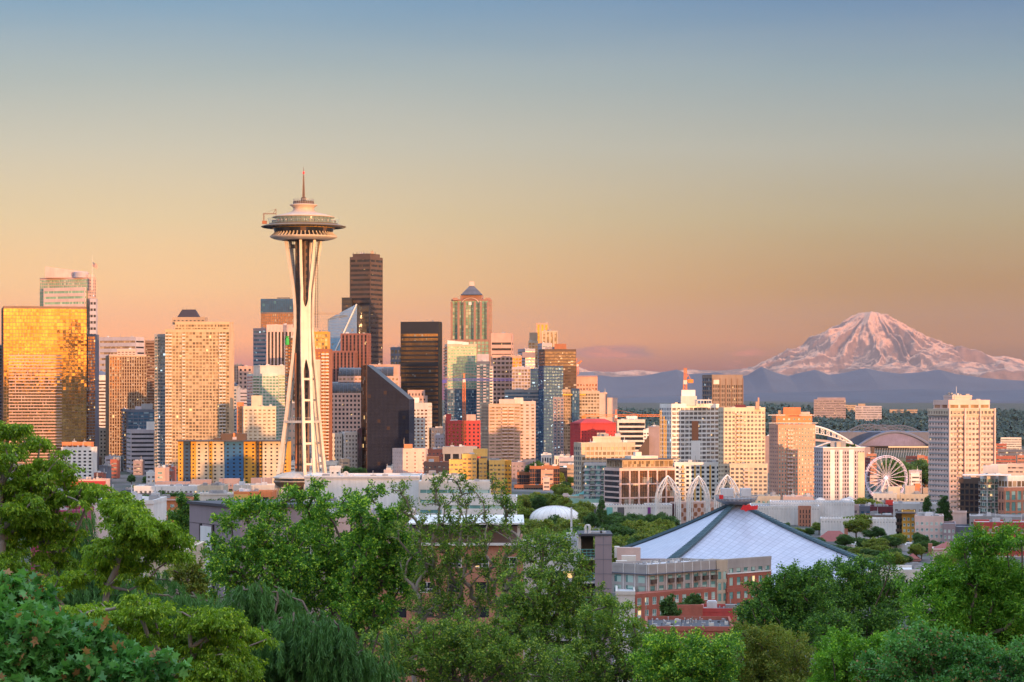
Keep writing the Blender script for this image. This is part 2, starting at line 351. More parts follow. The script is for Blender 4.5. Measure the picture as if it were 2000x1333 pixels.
# foothills
def ridgeline(D0, prof, name, mat, depth, nzamp, seed, y0=790):
    px = np.array([p[0] for p in prof], float); py = np.array([p[1] for p in prof], float)
    xs = np.linspace((px[0]-CX)/F*D0, (px[-1]-CX)/F*D0, 420); vs_ = np.linspace(0, 1, 46)
    Xg, Vg = np.meshgrid(xs, vs_); Yg = D0+(Vg-.35)*depth
    top = CZ+(HY-np.interp(Xg/D0*F+CX, px, py))/F*D0
    s = np.where(Vg < .35, Vg/.35, (1-Vg)/.65); s = np.clip(s, 0, 1)
    h = top*(s**.8)
    nz = fbm(Xg/(D0*.02), Yg/(D0*.03), 6, seed, ridged=True)-.55
    edge = np.minimum(1, 4*s*(1-s)+.25)
    Zg = h + nz*nzamp*edge - (1-np.minimum(1, s*8))*200
    return sheet(name, Xg, Yg, lambda a, b_: Zg, mat)
mh, t, b = newmat('haze_tinted_forest'); t.links.new(ramp(t, noise(t, .0008, 6), [(.3, (.040,.062,.098)), (.7, (.060,.085,.125))]), b.inputs['Base Color']); b.inputs['Roughness'].default_value = 1  # forest colour lifted and blued to stand in for thicker low haze
mr, t, b = newmat('sunset_tinted_rock_and_snow')
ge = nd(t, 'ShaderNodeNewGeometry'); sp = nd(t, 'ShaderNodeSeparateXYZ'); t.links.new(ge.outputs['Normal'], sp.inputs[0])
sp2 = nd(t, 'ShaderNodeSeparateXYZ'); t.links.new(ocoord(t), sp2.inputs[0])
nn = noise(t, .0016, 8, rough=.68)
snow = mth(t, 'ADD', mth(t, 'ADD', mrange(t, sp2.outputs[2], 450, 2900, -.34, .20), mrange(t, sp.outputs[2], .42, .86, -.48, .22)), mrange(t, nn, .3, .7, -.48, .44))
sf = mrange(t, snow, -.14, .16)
t.links.new(mixc(t, sf, ramp(t, noise(t, .004, 5), [(.3, (.15,.09,.07)), (.7, (.28,.165,.115))]), (.66,.36,.23)), b.inputs['Base Color']); b.inputs['Roughness'].default_value = .9  # rock and snow colours tinted warm, sunset glow put into the albedo
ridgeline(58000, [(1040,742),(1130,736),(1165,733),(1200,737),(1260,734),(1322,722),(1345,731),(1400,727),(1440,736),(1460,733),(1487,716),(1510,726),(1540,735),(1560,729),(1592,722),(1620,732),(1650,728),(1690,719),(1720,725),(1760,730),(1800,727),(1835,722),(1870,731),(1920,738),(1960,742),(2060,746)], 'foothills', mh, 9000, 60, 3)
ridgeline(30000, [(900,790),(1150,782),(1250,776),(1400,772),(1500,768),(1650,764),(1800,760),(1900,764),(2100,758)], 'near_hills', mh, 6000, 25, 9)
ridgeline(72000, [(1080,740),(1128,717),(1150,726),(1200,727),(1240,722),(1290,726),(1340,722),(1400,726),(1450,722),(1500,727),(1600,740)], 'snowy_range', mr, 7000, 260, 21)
def rainier():
    D0 = 92000; s = D0/F
    px = np.array([1400,1440,1480,1520,1560,1600,1630,1660,1675,1690,1700,1712,1735,1750,1770,1800,1840,1870,1890,1912,1940,1960,1985,2010,2060])
    py = np.array([742,731,722,712,694,668,646,622,615,613,614,614,619,630,642,662,684,696,702,700,708,711,712,720,735])
    c = (1704-CX)*s
    xs = np.linspace((1360-CX)*s, (2080-CX)*s, 620); ys_ = np.linspace(-1, 1, 300)
    Xg, Vg = np.meshgrid(xs, ys_); Yo = Vg*6500
    dx = Xg-c; r = np.sqrt(dx**2+(Yo*1.15)**2)+1
    ang = np.arctan2(Yo, dx); side = .5-.5*np.cos(ang)                    # 1 on the left
    def prof(dxx): return CZ+(HY-np.interp((c+dxx)/s+CX, px, py))*s
    h = prof(r)*(1-side)+prof(-r)*side
    # ribs and gullies running down from the summit
    rw = r/1800
    w1 = fbm(Xg/3200, Yo/3200, 4, 41); a2 = ang+ (w1-.5)*1.1
    rib = 1-np.abs(2*vnoise(a2*4.2+40, rw*.35, 77)-1); rib2 = 1-np.abs(2*vnoise(a2*10+90, rw*.8, 78)-1)
    nz = fbm(Xg/1500, Yo/1500, 6, 33, ridged=True)
    amp = .12+.88*sstep(100, 2400, r)
    Zg = h + (((rib-.6)*620 + (rib2-.6)*330)*amp + (nz-.6)*560*(.2+.8*amp) + (fbm(Xg/420, Yo/420, 4, 55, ridged=True)-.6)*190*(.2+.8*amp))*(1-.55*sstep(3300, 5200, r))
    edge = np.clip((1-np.abs(Vg))/.12, 0, 1); Zg = Zg*edge - (1-edge)*150
    fr = np.where(np.abs(Yo) < 260, 1, 0)
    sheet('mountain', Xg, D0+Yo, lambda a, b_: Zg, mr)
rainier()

# ------------------------------------------------------------------ buildings
def S(k='p', fh=3.4, bw=3.4, wx=.62, wy=.55, g='g_pane', d=.35, bal=(), balw=.9, bm='white', trim=None, top=1.2, bot=0, frame=False, mull=0, sd=None, bd=1.3):
    return dict(k=k, fh=fh, bw=bw, wx=wx, wy=wy, g=g, d=d, bal=bal, balw=balw, bm=bm, trim=trim, top=top, bot=bot, frame=frame, mull=mull, sd=sd, bd=bd)
def frame_of(xl, xc, xr, D, th=None, dp=24, flip=False):
    """footprint from the photo columns of left edge, near corner, right edge, and the distance of that corner"""
    D = dist(D); kl, kc, kr = (xl-CX)/F, (xc-CX)/F, (xr-CX)/F
    C = Vector((kc*D, D))
    if not flip:
        if xl == xc:
            a = math.atan(kc) if th is None else R(th)
            if th is None: a = 0.0
            if kc > 0 and (th is None or th < 30): a = -math.atan(kc)*.99
        else: a = R(20 if th is None else th)
        U = Vector((math.cos(a), math.sin(a))); V = Vector((-math.sin(a), math.cos(a)))
        t_ = (kr*C.y-C.x)/(U.x-kr*U.y)
        s_ = dp if xl == xc else (C.x-kl*C.y)/(math.sin(a)+kl*math.cos(a))
        return C, U, V, t_, s_
    a = R(20 if th is None else th)                      # right side in view
    U = Vector((math.cos(a), -math.sin(a))); V = Vector((math.sin(a), math.cos(a)))
    t_ = (C.x-kl*C.y)/(U.x-kl*U.y)
    s_ = (kr*C.y-C.x)/(V.x-kr*V.y)
    return C-U*t_, U, V, t_, s_
_pane = {}
def pane_mesh(wd, ht, g, frame, fm='white', mull=0):
    key = (round(wd, 2), round(ht, 2), g, frame, fm, mull)
    if key in _pane: return _pane[key]
    mb = MB(); a, c = wd/2, ht/2
    mb.add([(-a,0,-c),(a,0,-c),(a,0,c),(-a,0,c)], [(0,1,2,3)])
    me = bpy.data.meshes.new('window'); me.from_pydata(mb.v, [], mb.f); me.materials.append(M[g])
    fr = None
    if frame:
        f = MB(); q = .09
        f.box((-a,-.12,-c), (-a+q,.03,c)); f.box((a-q,-.12,-c), (a,.03,c)); f.box((-a+q,-.12,c-q), (a-q,.03,c)); f.box((-a+q,-.12,-c), (a-q,.03,-c+q))
        for i in range(mull): x = -a+(i+1)*wd/(mull+1); f.box((x-.04,-.1,-c+q), (x+.04,.02,c-q))
        f.box((-a+q,-.09,-c*.35), (a-q,.01,-c*.35+.07))
        fr = bpy.data.meshes.new('frame'); fr.from_pydata(f.v, [], f.f); fr.materials.append(M[fm])
    _pane[key] = (me, fr); return _pane[key]
def balc_mesh(wd, dp, m):
    key = ('b', round(wd, 2), dp, m)
    if key in _pane: return _pane[key]
    mb = MB(); a = wd/2
    mb.box((-a,-dp,-.1), (a,0,.12)); mb.box((-a,-dp,.12), (a,-dp+.07,1.1), 1); mb.box((-a,-dp+.07,.12), (-a+.07,0,1.1), 1); mb.box((a-.07,-dp+.07,.12), (a,0,1.1), 1)
    mb.box((-a-.04,-dp-.05,1.1), (a+.04,-dp+.12,1.18))
    me = bpy.data.meshes.new('balcony'); me.from_pydata(mb.v, [], mb.f); me.materials.append(M[m]); me.materials.append(M['g_pane'] if m == 'white' else M[m])
    me.polygons.foreach_set('material_index', mb.m); _pane[key] = me; return me
class Bld:
    MAXW, MAXB = 96, 60
    def __init__(s, name, label, px, D, cat='building', group=None, z=None):
        D = dist(D); x = (px-CX)/F*D; s.g0 = gz(x, D) if z is None else z
        s.T = thing(name, label, cat, (x, D, s.g0), group); s.nw = 0; s.nb = 0; s.off = s.T.location
    def put(s, name, me, pos, rz):
        o = link(name, me, s.T); o.location = Vector(pos)-s.off; o.rotation_euler = (0, 0, rz); return o
    def facade(s, O, U, Wd, z0, z1, st, wallmb, balmb, restmb, wm):
        N = Vector((U.y, -U.x)); nf = max(1, round((z1-z0-st['top']-st['bot'])/st['fh'])); nc = max(1, round(Wd/st['bw']))
        fh = (z1-z0-st['top']-st['bot'])/nf; bw = Wd/nc; d = st['d']; k = st['k']; rz = math.atan2(U.y, U.x)
        mi = 0; zb = z0+st['bot']; g = st['g']
        wy = st['wy']*fh if k != 'v' else fh; wx = st['wx']*bw if k != 'h' else bw
        sph = fh-st['wy']*fh; pw = bw-st['wx']*bw
        ob = lambda u0, u1, n0, n1, a, b_, m_=0: wallmb.obox(O, U, N, u0, u1, n0, n1, a, b_, m_)
        if k in 'phc':
            dd = d if k != 'v' else d*.6
            for i in range(nf+1):
                a = zb+i*fh-(sph*.5 if i else 0); b_ = zb+i*fh+sph*.5
                if i == 0: a = z0
                if i == nf: b_ = z1
                ob(-d if True else 0, Wd, 0, dd, a, b_, 1 if st['trim'] else 0)
        if k == 'v': ob(-d, Wd, 0, d*.9, z1-st['top'], z1); ob(-d, Wd, 0, d*.9, z0, z0+max(st['bot'], .5))
        if k in 'pvc':
            dd = d-.04 if k == 'p' else d*1.3
            for j in range(nc+1):
                a = j*bw-pw/2; b_ = j*bw+pw/2
                if j == 0: a = 0
                if j == nc: b_ = Wd
                ob(a, b_, 0, dd, z0+.01, z1-.02)
        if k == 'h': ob(-d, .4, 0, d-.03, z0, z1-.02); ob(Wd-.4, Wd, 0, d-.03, z0, z1-.02)
        if k == 'v': ob(-d, 0, 0, d*1.3, z0, z1-.02)
        # panes
        if k == 'p':
            me, fr = pane_mesh(wx+.04, wy+.04, g, st['frame'], st.get('fm', 'white'), st['mull'])
            for i in range(nf-1, -1, -1):
                for j in range(nc):
                    c = O+U*(j+.5)*bw+N*(d*.35); zc = zb+i*fh+fh/2
                    if s.nw < Bld.MAXW:
                        o = s.put('window', me, (c.x, c.y, zc), rz); s.nw += 1
                        if fr: f = link('frame', fr, o)
                    else:
                        h1 = U*(wx/2+.02); q = wy/2+.02
                        restmb.setdefault(g, MB()).add([(c.x-h1.x, c.y-h1.y, zc-q), (c.x+h1.x, c.y+h1.y, zc-q), (c.x+h1.x, c.y+h1.y, zc+q), (c.x-h1.x, c.y-h1.y, zc+q)], [(0,1,2,3)])
        elif k in 'hc':
            for i in range(nf):
                if s.nw >= Bld.MAXW: tgt = restmb.setdefault(g, MB())
                else: tgt = MB()
                zc = zb+i*fh+fh/2
                for j in range(nc):
                    a = O+U*(j*bw+(pw/2 if k == 'c' else 0))+N*(d*.4); b_ = O+U*((j+1)*bw-(pw/2 if k == 'c' else 0))+N*(d*.4)
                    tgt.add([(a.x,a.y,zc-wy/2-.02),(b_.x,b_.y,zc-wy/2-.02),(b_.x,b_.y,zc+wy/2+.02),(a.x,a.y,zc+wy/2+.02)], [(0,1,2,3)])
                if s.nw < Bld.MAXW: build('window_band', tgt, M[g], s.T); s.nw += 1
        elif k == 'v':
            nr = max(1, nf)
            for j in range(nc):
                a = O+U*(j*bw+pw/2-.02)+N*(d*.3); b_ = O+U*((j+1)*bw-pw/2+.02)+N*(d*.3); tgt = MB() if s.nw < Bld.MAXW else restmb.setdefault(g, MB())
                for i in range(nr):
                    za = z0+st['bot']+i*fh; tgt.add([(a.x,a.y,za),(b_.x,b_.y,za),(b_.x,b_.y,za+fh),(a.x,a.y,za+fh)], [(0,1,2,3)])
                    if st['wy'] < 1: wallmb.obox(O, U, N, j*bw+pw/2, (j+1)*bw-pw/2, 0, d*.7, za, za+fh*(1-st['wy']), 0)
                if s.nw < Bld.MAXW: build('window_strip', tgt, M[g], s.T); s.nw += 1
        if st['bal']:
            me = balc_mesh(bw*st['balw'], st['bd'], st['bm'])
            for j in st['bal']:
                jj = j % nc if j < 0 else j
                if jj >= nc: continue
                for i in range(nf-1, 0, -1):
                    c = O+U*(jj+.5)*bw+N*d; zc = zb+i*fh-.1
                    if s.nb < Bld.MAXB: s.put('balcony', me, (c.x, c.y, zc), rz); s.nb += 1
                    else:
                        mat3 = Matrix.Rotation(rz, 3, 'Z'); vs_ = [mat3@v.co for v in me.vertices]
                        balmb.setdefault(st['bm'], MB()).add([(v.x+c.x, v.y+c.y, v.z+zc) for v in vs_], [tuple(p.vertices) for p in me.polygons])
    def vol(s, xl, xc, xr, yt, D, wm, fs=None, ls=None, yb=None, th=None, dp=24, flip=False, roof='roofgrey', par=True, clutter=0, trim=None, zt=None, zb=None, pname='wall', units=True):
        D = dist(D); O, U, V, Wd, Dp = frame_of(xl, xc, xr, D, th, dp, flip)
        z1 = CZ+(HY-yt)/F*D if zt is None else zt
        z0 = (s.g0-2 if yb is None else CZ+(HY-yb)/F*D) if zb is None else zb
        wall = MB(); bal = {}; rest = {}
        A = [O, O+U*Wd, O+U*Wd+V*Dp, O+V*Dp]
        wall.prism(A, z0, z1)
        if fs: s.facade(O, U, Wd, z0, z1, fs, wall, bal, rest, wm)
        sf = ls if ls is not None else fs
        if sf and not flip and xl != xc: s.facade(O+V*Dp, -V, Dp, z0, z1, sf, wall, bal, rest, wm)
        if sf and flip: s.facade(O+U*Wd, V, Dp, z0, z1, sf, wall, bal, rest, wm)
        mats = [M[wm], M[(fs or {}).get('trim') or trim or wm]]
        build(pname, wall, mats, s.T)
        if par:
            p = MB(); q = .35; hp = 1.0; e = (fs or {}).get('d', .2)+.05
            p.obox(O, U, V, -e, Wd+.1, -e, q, z1, z1+hp); p.obox(O, U, V, -e, Wd+.1, Dp-q, Dp+.1, z1, z1+hp)
            p.obox(O, U, V, -e, q, q, Dp-q, z1, z1+hp); p.obox(O, U, V, Wd-q, Wd+.1, q, Dp-q, z1, z1+hp)
            build('parapet', p, M[trim or wm], s.T)
            rf = MB(); rf.obox(O, U, V, q, Wd-q, q, Dp-q, z1+.02, z1+.15); build('roof', rf, M[roof], s.T)
        rnd = random.Random(int(xl*7+yt))
        for i in range(clutter):
            u = rnd.uniform(.08, .85)*Wd; v = rnd.uniform(.05, .6)*Dp; a, c, h = rnd.uniform(1.2, 4), rnd.uniform(1.2, 4), rnd.uniform(.8, 2.6)
            mb = MB(); mb.obox(O, U, V, u, u+a, v, v+c, z1+.15, z1+h); 
            if rnd.random() < .4: mb.obox(O, U, V, u+a*.4, u+a*.4+.25, v+c*.4, v+c*.4+.25, z1+h, z1+h+rnd.uniform(1, 4))
            else: mb.obox(O, U, V, u+.2, u+a-.2, v+.2, v+c-.2, z1+h, z1+h+.3)
            build('roof_unit', mb, M[rnd.choice(['lightgrey', 'grey', 'roofwhite', 'steel'])], s.T)
        for k_, b_ in rest.items():
            o = build('window', b_, M[k_], s.T); 
            if o: o['kind'] = 'stuff'
        for k_, b_ in bal.items():
            o = build('balcony', b_, M[k_], s.T)
            if o: o['kind'] = 'stuff'
        s.last = (O, U, V, Wd, Dp, z0, z1); return s
    def box(s, name, xl, xr, yt, yb, D, m, dp=8, xc=None, th=0):
        D = dist(D); O, U, V, Wd, Dp = frame_of(xl, xl if xc is None else xc, xr, D, th, dp)
        mb = MB(); mb.obox(O, U, V, 0, Wd, 0, Dp, CZ+(HY-yb)/F*D, CZ+(HY-yt)/F*D); build(name, mb, M[m], s.T); return s
    def hip(s, m, h, over=.6, apex=.0, name='roof', base=None, cap=None):
        O, U, V, Wd, Dp, z0, z1 = s.last; z1 += .05; mb = MB(); e = over
        c = [O-U*e-V*e, O+U*(Wd+e)-V*e, O+U*(Wd+e)+V*(Dp+e), O-U*e+V*(Dp+e)]
        i = min(Wd, Dp)/2+e if not apex else apex
        tcs = [O+U*(i-e)+V*(i-e), O+U*(Wd+e-i)+V*(i-e), O+U*(Wd+e-i)+V*(Dp+e-i), O+U*(i-e)+V*(Dp+e-i)]
        mb.add([(p.x,p.y,z1) for p in c]+[(p.x,p.y,z1+h) for p in tcs], [(3,2,1,0),(4,5,6,7),(0,1,5,4),(1,2,6,5),(2,3,7,6),(3,0,4,7)])
        build(name, mb, M[m], s.T); return s
def antenna(Bd, px, yt, yb, D, r=.25, m='steel'):
    D = dist(D)
    a = P(px, yb, D+6); c = P(px, yt, D+6); mb = MB(); mb.tube([a, (a+c)/2, c], [r, r*.8, r*.4], 5); build('antenna', mb, M[m], Bd.T)

# --- downtown, left part
SURVEY[0] = True
b = Bld('glass_tower', 'wide mirror glass tower glowing gold in the sunset, at the left edge', 90, 1900)
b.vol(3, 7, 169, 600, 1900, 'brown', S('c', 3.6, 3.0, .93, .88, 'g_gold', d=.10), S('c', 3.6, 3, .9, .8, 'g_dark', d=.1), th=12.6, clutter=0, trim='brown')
O, U, V, Wd, Dp, z0, z1 = b.last; N = Vector((U.y, -U.x))
mb = MB()
for i in range(46):
    z = z0+6+i*3.1
    if z > P(0, 692, 1900).z: break
    mb.obox(O, U, N, 5, 58, .2, 1.5, z-.15, z+.9); 
    for j in range(0, 14): mb.obox(O, U, N, 5+j*3.05+random.random()*1.4, 5+j*3.05+.9, .2, 1.42, z+.9, z+2.6) if random.random() < .35 else None
o = build('balcony', mb, M['pinkstone'], b.T); o['kind'] = 'stuff'
b.vol(169, 169, 186, 655, 1925, 'slate', S('c', 3.1, 3, .9, .8, 'g_bronze', d=.12), th=0, dp=24)
b = Bld('flag_tower', 'tall green glass tower with pink slanted crown and flagpole, behind the golden glass tower', 125, 2700)
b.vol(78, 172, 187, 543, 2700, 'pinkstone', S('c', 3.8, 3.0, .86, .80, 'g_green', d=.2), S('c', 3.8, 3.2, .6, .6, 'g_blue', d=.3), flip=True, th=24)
b.vol(86, 165, 168, 563, 2692, 'palepink', S('h', 7.2, 3, 1, .42, 'g_green', d=.5), flip=True, th=24, yb=640)
b.vol(176, 176, 188, 585, 2690, 'lavender', S('p', 7.6, 5, .75, .4, 'g_dark', d=.4), th=0, yb=735, dp=10)
mb = MB(); a = P(88, 543, 2720); c = P(170, 543, 2712)
mb.prism([(a.x,a.y),(c.x,c.y),(c.x,c.y+14),(a.x,a.y+14)], a.z, [P(88,521,2720).z, P(170,532,2720).z, P(170,532,2720).z, P(88,521,2720).z]); build('slanted_crown', mb, M['palepink'], b.T)
c = P(158, 543, 2712); r = 14/F*dist(2700); mb = MB(); mb.lathe((c.x, c.y), [(r, c.z), (r, P(0,532,2712).z), (r*.9, P(0,531.5,2712).z)], 28); build('roof_drum', mb, M['lavender'], b.T, smooth=False)
c = P(176, 543, 2712); mb = MB(); mb.lathe((c.x, c.y), [(5.5, c.z), (5.5, P(0,537,2712).z)], 16); build('roof_drum', mb, M['palepink'], b.T)
b.box('fin_panel', 178, 182, 543, 567, 2688, 'palepink', dp=2)
c = P(180, 541, 2700); mb = MB(); mb.tube([c, P(180, 496, 2700)], [.35, .2], 6); build('flagpole', mb, M['offwhite'], b.T)
# flag, hanging in folds
fl = thing('flag', 'stars and stripes flag flying at half mast on the pole above the green glass tower', 'flag', P(181, 520, 2700))
def flagpt(u, v, dz=0):
    p = P(180.6+8.8*u, 512+7.5*v+6.5*u*(.75+.3*v), 2700); p.y += math.sin(u*7+v)*.9+dz; return p
for k in range(13):
    mb = MB(); v0, v1 = k/13, (k+1)/13; u0 = .42 if k < 7 else 0
    for i in range(10):
        ua, ub = u0+(1-u0)*i/10, u0+(1-u0)*(i+1)/10
        mb.add([flagpt(ua,v1), flagpt(ub,v1), flagpt(ub,v0), flagpt(ua,v0)], [(0,1,2,3)])
    build('stripe', mb, M['red' if k % 2 == 0 else 'offwhite'], fl)
mb = MB()
for i in range(5): ua, ub = .42*i/5, .42*(i+1)/5; mb.add([flagpt(ua,7/13,-.02), flagpt(ub,7/13,-.02), flagpt(ub,0,-.02), flagpt(ua,0,-.02)], [(0,1,2,3)])
cf = build('canton', mb, M['navy'], fl)
mb = MB()
for i in range(5):
    for j in range(6):
        p = flagpt(.42*(j+.5)/6, 7/13*(i+.5)/5, -.08); mb.box((p.x-.12,p.y-.02,p.z-.12), (p.x+.12,p.y,p.z+.12))
build('star', mb, M['white'], cf)

def simple(name, label, xl, xc, xr, yt, D, wm, fs, ls=None, cat='building', th=None, flip=False, clutter=4, roof='roofgrey', group=None, yb=None, dp=24, trim=None):
    b = Bld(name, label, (xl+xr)/2, D, cat, group); b.vol(xl, xc, xr, yt, D, wm, fs, ls, yb=yb, th=th, flip=flip, clutter=clutter, roof=roof, dp=dp, trim=trim); return b
simple('dark_tower', 'sliver of dark blue tower cut by the left edge of the picture', -24, -24, 4, 678, 1990, 'slate', S('h', 3.4, 3, 1, .6, 'g_dark'), th=-1)
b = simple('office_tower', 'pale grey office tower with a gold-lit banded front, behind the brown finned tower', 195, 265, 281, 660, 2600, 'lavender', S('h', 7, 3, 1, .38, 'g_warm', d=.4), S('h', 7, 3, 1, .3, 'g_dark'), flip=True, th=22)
b = Bld('banded_tower', 'slim white tower of thin dark window bands under a slate hip roof', 193, 2300)
b.vol(179, 179, 208, 733, 2300, 'offwhite', S('h', 3.9, 3, 1, .42, 'g_bronze', d=.5, top=5), th=-2, par=False); b.hip('slate', 5)
simple('punched_building', 'white building dotted with small square windows, right of the slim banded tower base', 181, 181, 208, 838, 2100, 'offwhite', S('p', 4.2, 3.7, .42, .45, 'g_dark', d=.3), th=-2)
b = simple('finned_tower', 'brown tower of thin vertical fins, upper half glowing copper under a pale cap', 207, 214, 286, 695, 2000, 'tan', S('v', 3.4, 2.6, .66, .82, 'g_bronze', d=.5, top=1.4), S('v', 3.4, 2.6, .6, .8, 'g_dark', d=.4), trim='palepink', th=12, clutter=1)
b.vol(229, 229, 265, 684, 2012, 'palepink', S('p', 3, 4, .6, .4, 'g_dark', d=.2), th=0, yb=695, dp=12, clutter=2)
simple('brown_tower', 'dark brown slab tower squeezed between the finned tower and the glass apartment tower', 284, 284, 302, 667, 2400, 'brown', S('h', 3.4, 3, 1, .5, 'g_bronze'), th=0)
simple('slender_tower', 'slender dark tower with a strip of gold balconies, right of the finned tower', 237, 240, 250, 801, 1930, 'slate', S('h', 3.2, 2.4, 1, .6, 'g_bronze', bal=(1,), bm='gold'), th=14)
b = simple('dark_glass_block', 'dark glass block with grey mechanical boxes above the white striped offices', 247, 250, 301, 802, 1850, 'slate', S('c', 3.4, 5, .9, .7, 'g_blue'), th=12, clutter=3)
b.box('penthouse', 264, 276, 794, 803, 1856, 'lavender'); b.box('penthouse', 276, 296, 789, 803, 1858, 'grey')
b = simple('striped_office', 'white office block with bold navy window stripes beside the tall balcony tower', 248, 256, 301, 842, 1780, 'lavender', S('h', 4.1, 4, 1, .42, 'g_dark', d=.5), S('h', 4.1, 4, .5, .42, 'g_dark'), th=14)
b.box('white_penthouse', 286, 301, 824, 843, 1786, 'white')
# tall apartment tower
b = Bld('apartment_tower', 'tall cream apartment tower of gold-lit glass balconies under a dark mansard crown', 385, 1700)
b.vol(302, 302, 324, 655, 1705, 'grey', S('c', 3.1, 2.9, .85, .62, 'g_blue', d=.2, bal=(0,1), bm='white', bd=1.1), th=-3, dp=26)
b.vol(323, 323, 448, 646, 1690, 'goldcream', S('c', 3.1, 3.1, .8, .72, 'g_warm', d=.25, bal=(0,1,5,-3,-2), bm='offwhite'), th=-3, dp=28)
b.vol(342, 342, 448, 631, 1692, 'goldcream', S('c', 3.1, 3.1, .85, .7, 'g_warm', d=.2), th=-3, dp=24, yb=646)
b.vol(337, 337, 400, 622, 1697, 'tan', S('p', 3, 4, .5, .4, 'g_dark', d=.2), th=-3, dp=16, yb=634)
b.vol(344, 344, 389, 624.5, 1699, 'tan', None, th=-3, dp=14, yb=630, par=False); b.hip('roofslate', 9.5, over=.4, apex=5.2, name='mansard_roof')
for px in (356, 364, 372, 382): antenna(b, px, 601, 608, 1700, .12, 'darkgrey')
b = simple('cream_tower', 'cream slab tower dotted with paired windows, behind the blue and gold slab block', 472, 476, 539, 796, 1640, 'cream', S('p', 3.3, 4.2, .55, .42, 'g_warm', d=.3), th=13, clutter=3)
b.vol(463, 463, 473, 788, 1650, 'orange', S('p', 3.3, 2, .5, .4, 'g_warm', d=.2), th=-3, dp=10); b.box('penthouse', 491, 511, 773, 797, 1650, 'cream')
simple('navy_block', 'small far navy block between the tall apartment tower and the pink block', 448, 448, 470, 714, 2700, 'slate', S('v', 3.4, 3, .5, .8, 'g_dark'), th=-3)
simple('pink_block', 'far pink block with a few dark windows left of the white crowned tower', 466, 466, 492, 717, 2600, 'pinkstone', S('p', 5, 6, .45, .5, 'g_dark'), th=-3, clutter=1)
simple('low_grey_block', 'grey block low between the pink block and the cream slab tower', 460, 460, 492, 763, 2300, 'lavender', S('h', 4, 4, 1, .3, 'g_dark'), th=-3)
b = simple('round_top_tower', 'blue balcony tower with slanted glass top behind the tall apartment tower', 447, 447, 462, 757, 1800, 'lightgrey', S('h', 3.2, 3, 1, .5, 'g_blue', bal=(0,)), th=-3)
mb = MB(); a = P(447, 757, 1800); c = P(462, 757, 1800); mb.prism([(a.x,a.y),(c.x,c.y),(c.x,c.y+16),(a.x,a.y+16)], a.z, [P(0,744,1800).z, P(0,752,1800).z, P(0,752,1800).z, P(0,744,1800).z]); build('slanted_roof', mb, M['navy'], b.T)
b = simple('crowned_tower', 'green and gold glass tower with plain white crown left of the observation tower', 483, 494, 557, 732, 2000, 'offwhite', S('c', 3.2, 3.4, .86, .74, 'g_green', d=.25, bal=(0,1,-2,-1), bm='offwhite'), S('h', 3.2, 3, 1, .7, 'g_dark'), th=14)
b.vol(495, 495, 556, 716, 2008, 'offwhite', None, th=0, dp=18, yb=733, clutter=4)
b = simple('blue_top_tower', 'brown tower with slanting blue glass top and roof crane rails, left behind the observation tower', 510, 510, 578, 612, 3000, 'brown', S('v', 3.6, 2.6, .55, .75, 'g_bronze'), th=-3)
mb = MB(); a = P(509, 612, 3000); c = P(578, 612, 3000); mb.prism([(a.x,a.y),(c.x,c.y),(c.x,c.y+30),(a.x,a.y+30)], a.z+1, P(0,584,3000).z); build('glass_top', mb, M['g_cobalt'], b.T)
mb = MB(); 
for i in range(16): q = P(511+i*4.2, 612, 2999.5); mb.box((q.x-.2,q.y-.3,q.z), (q.x+.2,q.y,P(0,584,3000).z))
for i in range(7): q0 = P(509, 612-i*4, 2999.4); q1 = P(578, 612-i*4, 2999.4); mb.box((q0.x,q0.y-.3,q0.z-.3), (q1.x,q0.y,q0.z+.3))
build('mullions', mb, M['navy'], b.T)
b.box('crane_rail', 541, 566, 581.5, 583, 3010, 'darkgrey')
simple('ribbon_tower', 'grey tower of blue window ribbons left of the white striped bank tower', 495, 495, 524, 643, 2850, 'mauve', S('h', 5.2, 4, 1, .45, 'g_blue'), th=-3)
b = simple('bank_tower', 'white capped tower with dark vertical stripes behind the observation tower', 522, 522, 577, 636, 2650, 'palepink', S('v', 3.8, 4.2, .58, 1, 'g_dark', d=.8, top=8), th=-3, clutter=4)
b = simple('lantern_tower', 'dark brown tower with a glowing green lantern box, left behind the observation tower', 557, 557, 584, 662, 1900, 'darkbrown', S('c', 3.2, 3, .7, .6, 'g_bronze', bal=(0,)), th=-3)
mb = MB(); c = P(561, 664, 1896); mb.lathe((c.x, c.y), [(2, P(0,674,1896).z), (2, c.z), (1.2, P(0,660,1896).z), (2.2, P(0,657,1896).z)], 12); build('lantern', mb, M['greenpaint'], b.T)
simple('dark_apartments', 'dark apartment tower with lit teal windows seen through the tower legs', 560, 560, 592, 790, 1700, 'slate', S('p', 6.5, 5, .6, .3, 'g_blue'), th=-3)
b = simple('copper_tower', 'copper brick tower with pale balconies and a blazing glass top, right of the observation tower', 612, 612, 643, 684, 1720, 'rust', S('p', 3.1, 3.4, .45, .45, 'g_gold', d=.25, bal=(-1,-2), bm='offwhite'), th=-3)
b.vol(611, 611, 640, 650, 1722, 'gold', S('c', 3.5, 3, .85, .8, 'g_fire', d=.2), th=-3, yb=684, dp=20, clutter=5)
b.vol(608, 608, 624, 705, 1700, 'cream', None, th=-3, dp=8, trim='offwhite')
